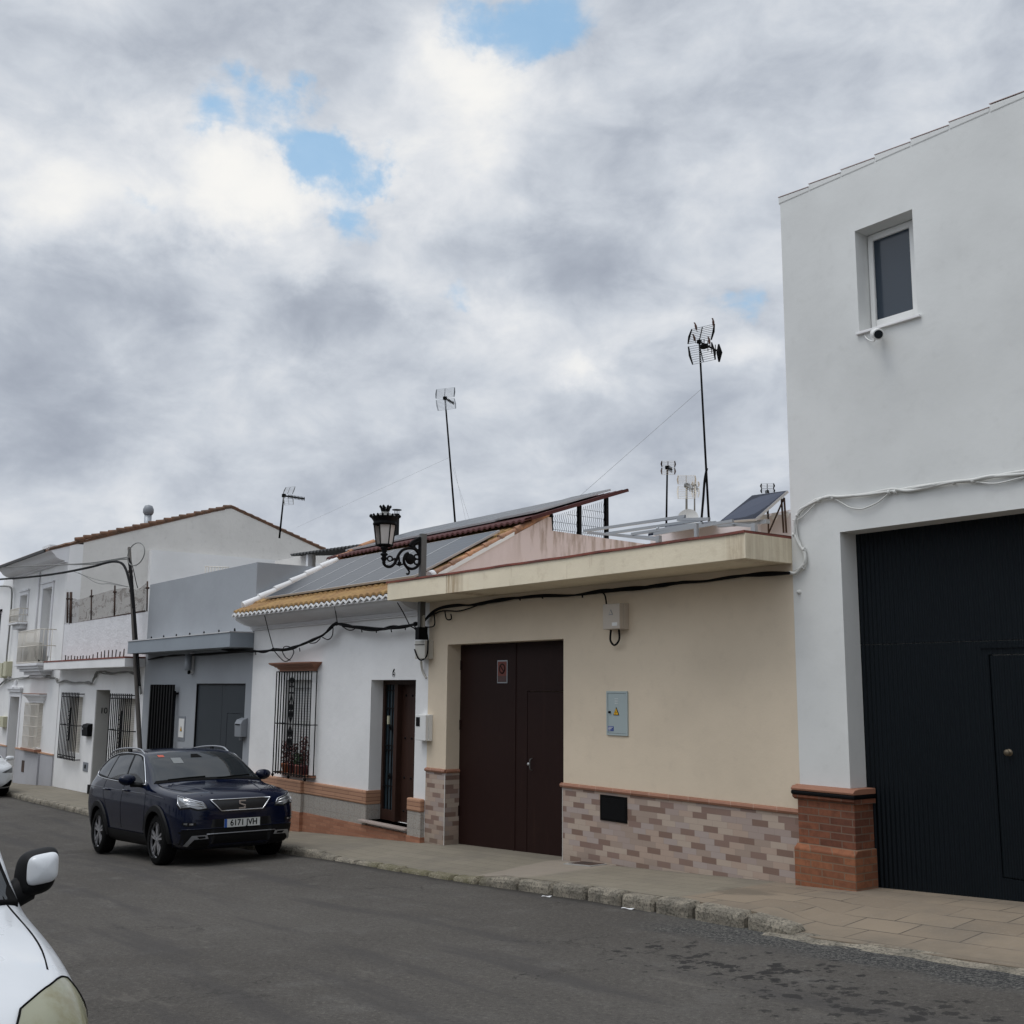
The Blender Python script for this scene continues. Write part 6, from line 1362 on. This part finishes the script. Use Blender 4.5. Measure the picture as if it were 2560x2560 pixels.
# emblem on the grille: split S shape
q, nr = c.hit((c.L/2, 0, .78), DX); X = q.x+.016; m = MB()
k = .053
S1 = [(-1,.95),(-.8,1.1),(1,1.1),(1,.75),(-.45,.75),(-.45,.52),(1,.0),(1,-.35),(.6,-.35),(.6,-.2),(-1,.4)]
S2 = [(-1,-.10),(.35,-.62),(.35,-.80),(-1,-.80),(-1,-1.1),(.8,-1.1),(1,-.95),(1,-.55)]
for S_ in ([(-1,.42),(-1,.92),(-.8,1.1),(1,1.1),(1,.78),(-.5,.78),(-.5,.50)], [(-.9,.38),(-.5,.42),(1,-.10),(1,-.45),(.6,-.35),(-.9,.18)], [(-1,-.02),(-.6,.0),(-.6,-.0)], [(.5,-.50),(1,-.50),(1,-.95),(.8,-1.1),(-1,-1.1),(-1,-.78),(.5,-.78)]):
    if len(S_) > 3: m.prism([(y*k*.95, .80+z*k) for y, z in S_], 'x', X-.006, X+.006)
m.build('emblem', M['chrome'], gr, weld=False)
q, nr = c.hit((c.L/2, 0, .58), DX); X = q.x+.02
pl = MB().box(X-.006, X, -.26, .26, .505, .615).build('number_plate', mk('plate_white', (.55,.56,.54), .4), c.body)
MB().box(X, X+.0015, -.26, -.222, .505, .615).build('blue_strip', mk('plate_blue', (.01,.07,.30), .4), pl)
text('6171 JVH', .112, M['blackm'], (X+.001, .022, .559), 'plate_number', pl, .001, .92, rz=90, bold=.0025)
c.line('intake_trim', [(a/10, .432) for a in range(-5, 6)], .007, M['satin'], DX, off=.012); c.line('bumper_line', [(a/20, .505) for a in range(-16, 17)], .006, M['navycar'], DX, off=.008)
# bonnet gaps
for sd in (1,-1):
    pts = []
    for x, y in ((2.02,.52),(1.8,.63),(1.5,.72),(1.2,.765),(1.0,.78)):
        q, nr, i_, d_ = c.bvh.ray_cast(Vector((x, y*sd, 3)), Vector((0,0,-1)), 9)
        if q: pts.append(q)
    MB().tube(smoothpath(pts, 5), .0045, 6).build('bonnet_gap', M['blackm'], c.body)
    pts = []
    for x, y in ((1.98,.36),(1.7,.42),(1.4,.50),(1.1,.60)):
        q, nr, i_, d_ = c.bvh.ray_cast(Vector((x, y*sd, 3)), Vector((0,0,-1)), 9)
        if q: pts.append(q-Vector((0,0,.006)))
    MB().tube(smoothpath(pts, 5), .016, 8).build('bonnet_crease', M['navycar'], c.body)
# ---------------- white hatchback at the far left
HT = [(0,.36,.55,.66,.60,.45,.03),(.03,.28,.66,.74,.66,.56,.03),(.10,.22,.76,.80,.72,.66,.03),(.22,.19,.82,.85,.77,.72,.03),(.5,.18,.845,.90,.82,.73,.04),(.9,.18,.85,.945,.87,.74,.045),(1.05,.18,.85,.97,.89,.74,.05),(1.4,.18,.85,1.15,.92,.69,.05),(1.9,.18,.85,1.35,.94,.61,.05),(2.3,.18,.85,1.43,.95,.57,.05),(2.9,.18,.85,1.43,.97,.56,.06),(3.4,.2,.84,1.36,.98,.56,.06),(3.75,.24,.82,1.15,.98,.62,.06),(3.95,.28,.80,1.0,.93,.66,.05),(4.05,.36,.72,.85,.78,.6,.03)]
cx_ = -33.75
c = Car('white_car', 'white hatchback cut by the left frame edge, parked facing the camera', 4.05, HT, M['whitecar'], (cx_, 6.56, G(cx_)+ROAD), 0, math.atan(.04)); c.root['category'] = 'car'
c.rw = .31; c.arches((1.18,-1.35), .35, .32)
for ax in (1.18,-1.35):
    for sd in (1,-1): c.wheel(ax, sd, .72, 0)
c.patch('windscreen', [(-.70,.99),(-.55,1.33),(.55,1.33),(.70,.99),(.3,1.01),(-.3,1.01)], M['wglass'], DX, .004, 20, 8)
for sd in (1,-1):
    lm = c.patch('headlamp', [(.42,.62),(.50,.665),(.80,.77),(.80,.69),(.74,.61)], M['lampg'], (-1,-sd*.4,0), .006, 16, 5, side=sd)
    c.line('lamp_rim', [(.40,.62),(.50,.675),(.78,.775)], .010, M['blackm'], (-1,-sd*.4,0), side=sd)
    c.patch('bumper_grille', [(.45,.25),(.70,.43),(.78,.43),(.80,.27)], M['blackm'], (-1,-sd*.3,0), .006, 12, 4, side=sd)
    c.patch('side_window', [(.62,.97),(.2,1.20),(-.3,1.32),(-.9,1.32),(-1.35,1.20),(-1.5,1.02)], M['cglass'], (0,-sd,0), .006, 26, 5, axis='y', side=sd)
    m = MB(); mc = Vector((.62, sd*.97, .97)); m.grid(lambda u, v: mc+Vector((math.cos(math.pi*v)*.07, sd*math.sin(math.pi*v)*math.cos(u*2*math.pi)*.12, math.sin(math.pi*v)*math.sin(u*2*math.pi)*.065)), 18, 10); m.tube([mc+Vector((0,-sd*.14,-.08)), mc+Vector((0,-sd*.05,-.03))], .03, 8); m.build('mirror', M['whitecar'], c.body, weld=False)
c.patch('lower_grille', [(-.42,.30),(-.42,.46),(.42,.46),(.42,.30)], M['blackm'], DX, .006, 14, 4)
# ---------------- white van in the foreground
VT = [(-.03,.42,.60,.68,.60,.50,.03),(.0,.34,.72,.82,.74,.62,.035),(.05,.28,.82,.94,.84,.72,.035),(.13,.25,.865,1.01,.91,.77,.035),(.28,.24,.885,1.07,.97,.80,.035),(.55,.22,.892,1.12,1.03,.82,.035),(.88,.22,.895,1.16,1.075,.825,.035),(.97,.22,.892,1.21,1.085,.855,.045),(1.25,.22,.89,1.43,1.085,.835,.05),(1.5,.22,.89,1.60,1.085,.80,.05),(1.75,.22,.89,1.73,1.09,.77,.06),(2.3,.22,.89,1.79,1.09,.76,.07),(3.2,.22,.89,1.80,1.09,.76,.07),(3.9,.24,.88,1.78,1.09,.76,.07),(4.06,.28,.86,1.68,1.08,.74,.06),(4.11,.36,.80,1.45,1.0,.64,.05)]
cx_ = -4.64
Car.wbk = .985
c = Car('white_van', 'white van with yellowed headlamp and black mirror housing, cut by the lower left corner', 4.11, VT, M['whitecar'], (cx_, 0.0, G(cx_)+ROAD), 0, math.atan(.0583)); c.root['category'] = 'van'
c.rw = .31; c.arches((1.22,-1.47), .35, .32)
for ax in (1.22,-1.47):
    for sd in (1,-1): c.wheel(ax, sd, .73, 0)
# cloudy yellow lens
ym = mk('cloudy_yellow_lens', (.38,.36,.20), .25, 0, .5, .6); t = NT(ym.node_tree); v = t.new('ShaderNodeTexCoord').outputs['Object']; b_ = ym.node_tree.nodes['Principled BSDF']
sp_ = t.new('ShaderNodeSeparateXYZ'); t.l.new(v, sp_.inputs[0]); cc = t.mix(t.sstep(t.math('ADD', sp_.outputs[2], t.math('MULTIPLY', t.noise(v, 6, 4), .03)), .925, .945), (.13,.115,.04), (.27,.27,.18)); cc = t.mix(t.sstep(t.noise(v, 12, 5, .6), .45, .75), cc, (.20,.18,.09)); t.l.new(cc, b_.inputs['Base Color'])
for sd in (1,-1):
    dl = (-1,-sd*.45,-.35)
    top = []
    LP = [(2.055-.235,.68),(2.055-.31,.775),(2.055-.335,.80)]
    # lamp outline in plan/height, projected onto the nose from above-front
    def onto(x, y, z, d):
        q, nr, i_, d_ = c.bvh.ray_cast(Vector((x,y*sd,z))-Vector(d).normalized()*.6, Vector(d).normalized(), 3); return (q, nr)
    edgeT = [(1.86,.66,.945),(1.82,.71,.965),(1.785,.755,.98),(1.755,.79,.99),(1.74,.812,.985)]
    edgeB = [(2.02,.50,.72),(1.99,.60,.70),(1.95,.70,.70),(1.88,.775,.71),(1.80,.825,.74)]
    N = 14; m = MB(); rows = []
    eT = smoothpath(edgeT, 4); eB = smoothpath(edgeB, 4)
    for i in range(len(eT)):
        row = []
        for j in range(N+1):
            p = eT[i].lerp(eB[i], j/N); d = Vector((-.8,-.5*sd*1,-.45)); q, nr = onto(p.x, p.y, p.z, (d.x, d.y, d.z))
            row.append((q+nr*.007) if q else Vector((p.x, p.y*sd, p.z)))
        rows.append(row)
    m.add([p for r_ in rows for p in r_], [(i*(N+1)+j,(i+1)*(N+1)+j,(i+1)*(N+1)+j+1,i*(N+1)+j+1) for i in range(len(rows)-1) for j in range(N)], True)
    lm = m.build('headlamp', ym, c.body, weld=False)
    bd = [r_[0] for r_ in rows]+[rows[-1][j] for j in range(N+1)]+[r_[-1] for r_ in rows[::-1]]+[rows[0][N-j] for j in range(N+1)]
    MB().tube(bd, .0028, 6).build('lamp_seal', M['blackm'], lm)
    pts = []
    for x, y in ((1.12,.818),(1.2,.82),(1.35,.822),(1.5,.82),(1.63,.812),(1.755,.795)):
        q, nr, i_, d_ = c.bvh.ray_cast(Vector((x, y*sd, 3)), Vector((0,0,-1)), 9)
        if q: pts.append(q+Vector((0,0,.0)))
    MB().tube(smoothpath(pts, 6), .0026, 6).build('bonnet_gap', M['blackm'], c.body)
    W_ = [(.95,1.10),(.62,1.42),(.38,1.58),(-.1,1.64),(-.1,1.12)]
    c.patch('side_window', W_, M['cglass'], (0,-sd,0), .005, 16, 6, axis='y', side=sd)
    # mirror
    mo_ = Vector((.985, sd*.948, 1.192)); m = MB()
    def mv(u, v, sc_=1, dx=0):
        a = u*2*math.pi; e = math.pi*v; cy_ = abs(math.cos(a))**.55*math.copysign(1, math.cos(a)); cz_ = abs(math.sin(a))**.55*math.copysign(1, math.sin(a))
        return mo_+Vector((math.cos(e)*.07+dx, sd*(math.sin(e)**.6*cy_*.060+.006*cz_), math.sin(e)**.6*cz_*.070+.010*cy_))
    m.grid(mv, 32, 16); m.tube([(1.0,sd*.82,1.10),(1.0,sd*.87,1.12),(.99,sd*.92,1.15)], [.034,.038,.045], 12); mh = m.build('mirror_housing', M['clad'], c.body, weld=False)
    m = MB(); cc0 = Vector((1.058, sd*.951, 1.206))
    def cap(u, v):
        a = u*2*math.pi; cy_ = abs(math.cos(a))**.5*math.copysign(1, math.cos(a)); cz_ = abs(math.sin(a))**.5*math.copysign(1, math.sin(a)); q_ = math.sin(v*math.pi/2)
        return cc0+Vector((.030*math.cos(v*math.pi/2)-.006, sd*q_*cy_*.046, q_*cz_*.045+.006*cy_*q_))
    m.grid(cap, 32, 10); m.build('mirror_cap', M['whitecar'], mh)
wsn = [(-.842,1.125),(-.80,1.36),(-.765,1.55),(-.3,1.62),(.3,1.62),(.765,1.55),(.80,1.36),(.842,1.125),(.3,1.17),(-.3,1.17)]
c.patch('windscreen', wsn, M['wglass'], DX, .003, 30, 12)
pts = []
for i in range(len(wsn)):
    (a, z), (b2, z3q) = wsn[i], wsn[(i+1) % len(wsn)]
    for k in range(6): pts.append((a+(b2-a)*k/6, z+(z3q-z)*k/6))
c.line('screen_seal', pts+[pts[0]], .014, M['blackm'], DX, off=.002)
c.patch('grille', [(-.45,.62),(-.45,.70),(.45,.70),(.45,.62)], M['clad'], DX, .006, 10, 3); c.patch('bumper', [(-.80,.30),(-.78,.52),(.78,.52),(.80,.30)], M['clad'], DX, .006, 24, 4)
# ------------------------------------------------------------------ sky
wd = bpy.data.worlds.new('World'); scn.world = wd; wd.use_nodes = True; t = NT(wd.node_tree)
bgc = wd.node_tree.nodes['Background']; out = wd.node_tree.nodes['World Output']
SUN_EL = R(66)
sundir = Vector((-.15, -.80, 0)).normalized()*math.cos(SUN_EL)+Vector((0,0,math.sin(SUN_EL)))     # towards the sun: behind the camera
dirn = t.new('ShaderNodeTexCoord').outputs['Generated']
warp = t.vmath('SCALE', t.vmath('SUBTRACT', t.noise(dirn, 8, 6, .62, 0, 'Color'), (.5,.5,.5)), scale=.13)
wv = t.vmath('ADD', dirn, warp)
dz = t.vmath('MULTIPLY', wv, (1,1,1.55))
def blobs(lst):
    acc = None
    for (x, y, r, w) in lst:
        c = ray(*dd(x, y)).normalized(); c = Vector((c.x, c.y, c.z*1.55)); r = r/2054
        D = t.vmath('DISTANCE', dz, tuple(c))
        g = t.new('ShaderNodeMapRange', interpolation_type='SMOOTHSTEP'); t.l.new(D, g.inputs[0]); g.inputs[1].default_value = 0; g.inputs[2].default_value = r*2.0; g.inputs[3].default_value = w; g.inputs[4].default_value = 0
        acc = g.outputs[0] if acc is None else t.math('ADD', acc, g.outputs[0])
    return acc
BLUE = [(660,310,70,1.1),(600,268,50,.8),(700,345,40,.6),(520,232,40,.6),(400,225,55,.85),(530,165,50,.75),(900,55,75,.95),(1030,30,70,.7),(240,370,35,.6),(650,400,40,.6),(690,445,50,.7),(870,530,45,.42),(1400,552,42,.48),(1330,575,30,.35),(470,160,40,.4)]
MOD = [(430,320,120,.68),(540,360,90,.58),(400,400,80,.4),(870,140,90,.62),(980,190,70,.35),(830,320,90,.50),(930,270,60,.3),(1100,690,45,.55),(1000,400,70,.35),(120,350,120,.55),(600,500,60,.30),(1400,360,80,.25),(1410,640,60,.50),(900,590,95,.48),(760,540,60,.3),(300,900,80,.28),(960,700,80,.22),(130,180,90,.15),(1240,620,60,.2),(400,640,70,.15),
 (720,612,105,-.42),(620,590,60,-.22),(130,600,150,-.28),(300,520,100,-.28),(330,110,130,-.16),(1130,490,90,-.32),(60,780,130,-.25),(1250,850,170,-.18),(560,960,170,-.18),(640,80,80,-.14),(560,660,80,-.22),(1400,120,200,-.12),(1700,60,150,-.1)]
dq = t.vmath('MULTIPLY', dirn, (1,1,1.7))
n1 = t.noise(dq, 4.0, 4, .5, .4); n2 = t.noise(dq, 12, 7, .58, .25)
B = t.math('ADD', .395, t.math('MULTIPLY', t.math('SUBTRACT', n1, .5), .85)); B = t.math('ADD', B, t.math('MULTIPLY', t.math('SUBTRACT', n2, .5), 1.15))
B = t.math('ADD', B, t.math('MULTIPLY', blobs(MOD), .72)); B = t.sstep(t.math('ADD', B, .07), -.35, 1.35)
cloud = t.ramp(B, [(0,(.275,.305,.365)),(.25,(.375,.41,.47)),(.5,(.50,.535,.588)),(.75,(.635,.655,.685)),(1,(.79,.782,.76))])
bb = blobs(BLUE); bm_ = t.math('ADD', bb, t.math('MULTIPLY', t.math('SUBTRACT', n2, .5), -2.2)); bm_ = t.math('SUBTRACT', bm_, t.math('MULTIPLY', t.sstep(n1, .5, .8), .3))
mask = t.math('MULTIPLY', t.math('MULTIPLY', t.sstep(bm_, .18, 1.0), .92), t.sstep(bb, .06, .30))
# brighter part of the overcast behind the camera where the veiled sun stands
sd = t.vmath('DOT_PRODUCT', dirn, tuple(sundir)); glow = t.math('ADD', 1, t.math('MULTIPLY', t.sstep(sd, .45, 1.0), 1.3))
sky = t.new('ShaderNodeTexSky', sky_type='NISHITA'); sky.sun_disc = False; sky.sun_elevation = SUN_EL; sky.sun_rotation = math.atan2(sundir.x, sundir.y)
sky.air_density = 1.0; sky.dust_density = .6; sky.ozone_density = 1.5
t.l.new(t.mix(.5, t.mix(1, sky.outputs[0], (1.3,1.3,1.05), 'MULTIPLY'), (2.8,5.2,8.0)), bgc.inputs[0]); bgc.inputs[1].default_value = .11
bg2 = t.new('ShaderNodeBackground'); t.l.new(t.mix(1, cloud, (0,0,0), 'ADD'), bg2.inputs[0]); t.l.new(glow, bg2.inputs[1])
mx = t.new('ShaderNodeMixShader'); t.l.new(t.math('SUBTRACT', 1, t.math('MULTIPLY', mask, .92)), mx.inputs[0]); t.l.new(bgc.outputs[0], mx.inputs[1]); t.l.new(bg2.outputs[0], mx.inputs[2]); t.l.new(mx.outputs[0], out.inputs[0])
sl = bpy.data.lights.new('sun', 'SUN'); sl.energy = .75; sl.angle = R(25); sl.color = (1,.965,.92); so = bpy.data.objects.new('sun', sl); COL.objects.link(so)
so.rotation_euler = sundir.to_track_quat('Z', 'Y').to_euler()
# ------------------------------------------------------------------ unseen houses across the street, added for paint and glass to reflect
for i, (xa_, xb_, h_, lab) in enumerate(((-62,-27,3.2,'unseen long low white house far down the opposite side of the street'),(-26.9,-9,4.2,'unseen white house on the opposite side of the street behind the van'),(-8.9,14,3.4,'unseen white house on the opposite side of the street behind the viewer'))):
    b = thing('opposite_house', lab, 'house', ((xa_+xb_)/2, -3.6, G((xa_+xb_)/2)))
    ho = []; x = xa_+1.5; k = 0
    while x < xb_-2.2:
        g_ = G(x); ho.append((x, x+1.2, g_+.05, g_+2.2) if k % 3 == 1 else (x, x+1.1, g_+1.0, g_+2.3)); x += 3.1; k += 1
    MB().slab([xa_, xb_], [-5, h_], ho, -3.85, -3.6).box(xa_, xb_, -12, -3.85, h_-.3, h_).build('wall', M['white2'], b, weld=False)
    for q in ho: MB().box(q[0], q[1], -3.82, -3.78, q[2], q[3]).build('window', M['glass'] if q[3]-q[2] < 1.5 else M['doorwood'], b)
# ------------------------------------------------------------------ camera
cd = bpy.data.cameras.new('camera'); cam = bpy.data.objects.new('camera', cd); COL.objects.link(cam); scn.camera = cam
cd.sensor_width = 36; cd.lens = FPX/2560*36; cd.clip_start = .05; cd.clip_end = 2000
m4 = Matrix((RT, UP, -FW)).transposed().to_4x4(); cam.matrix_world = m4
scn.view_settings.view_transform = 'Standard'; scn.view_settings.look = 'None'; scn.view_settings.exposure = .24; scn.view_settings.gamma = 1
scn.render.resolution_x = scn.render.resolution_y = 1024
for o in bpy.data.objects:
    if '_o' in o.keys(): del o['_o']
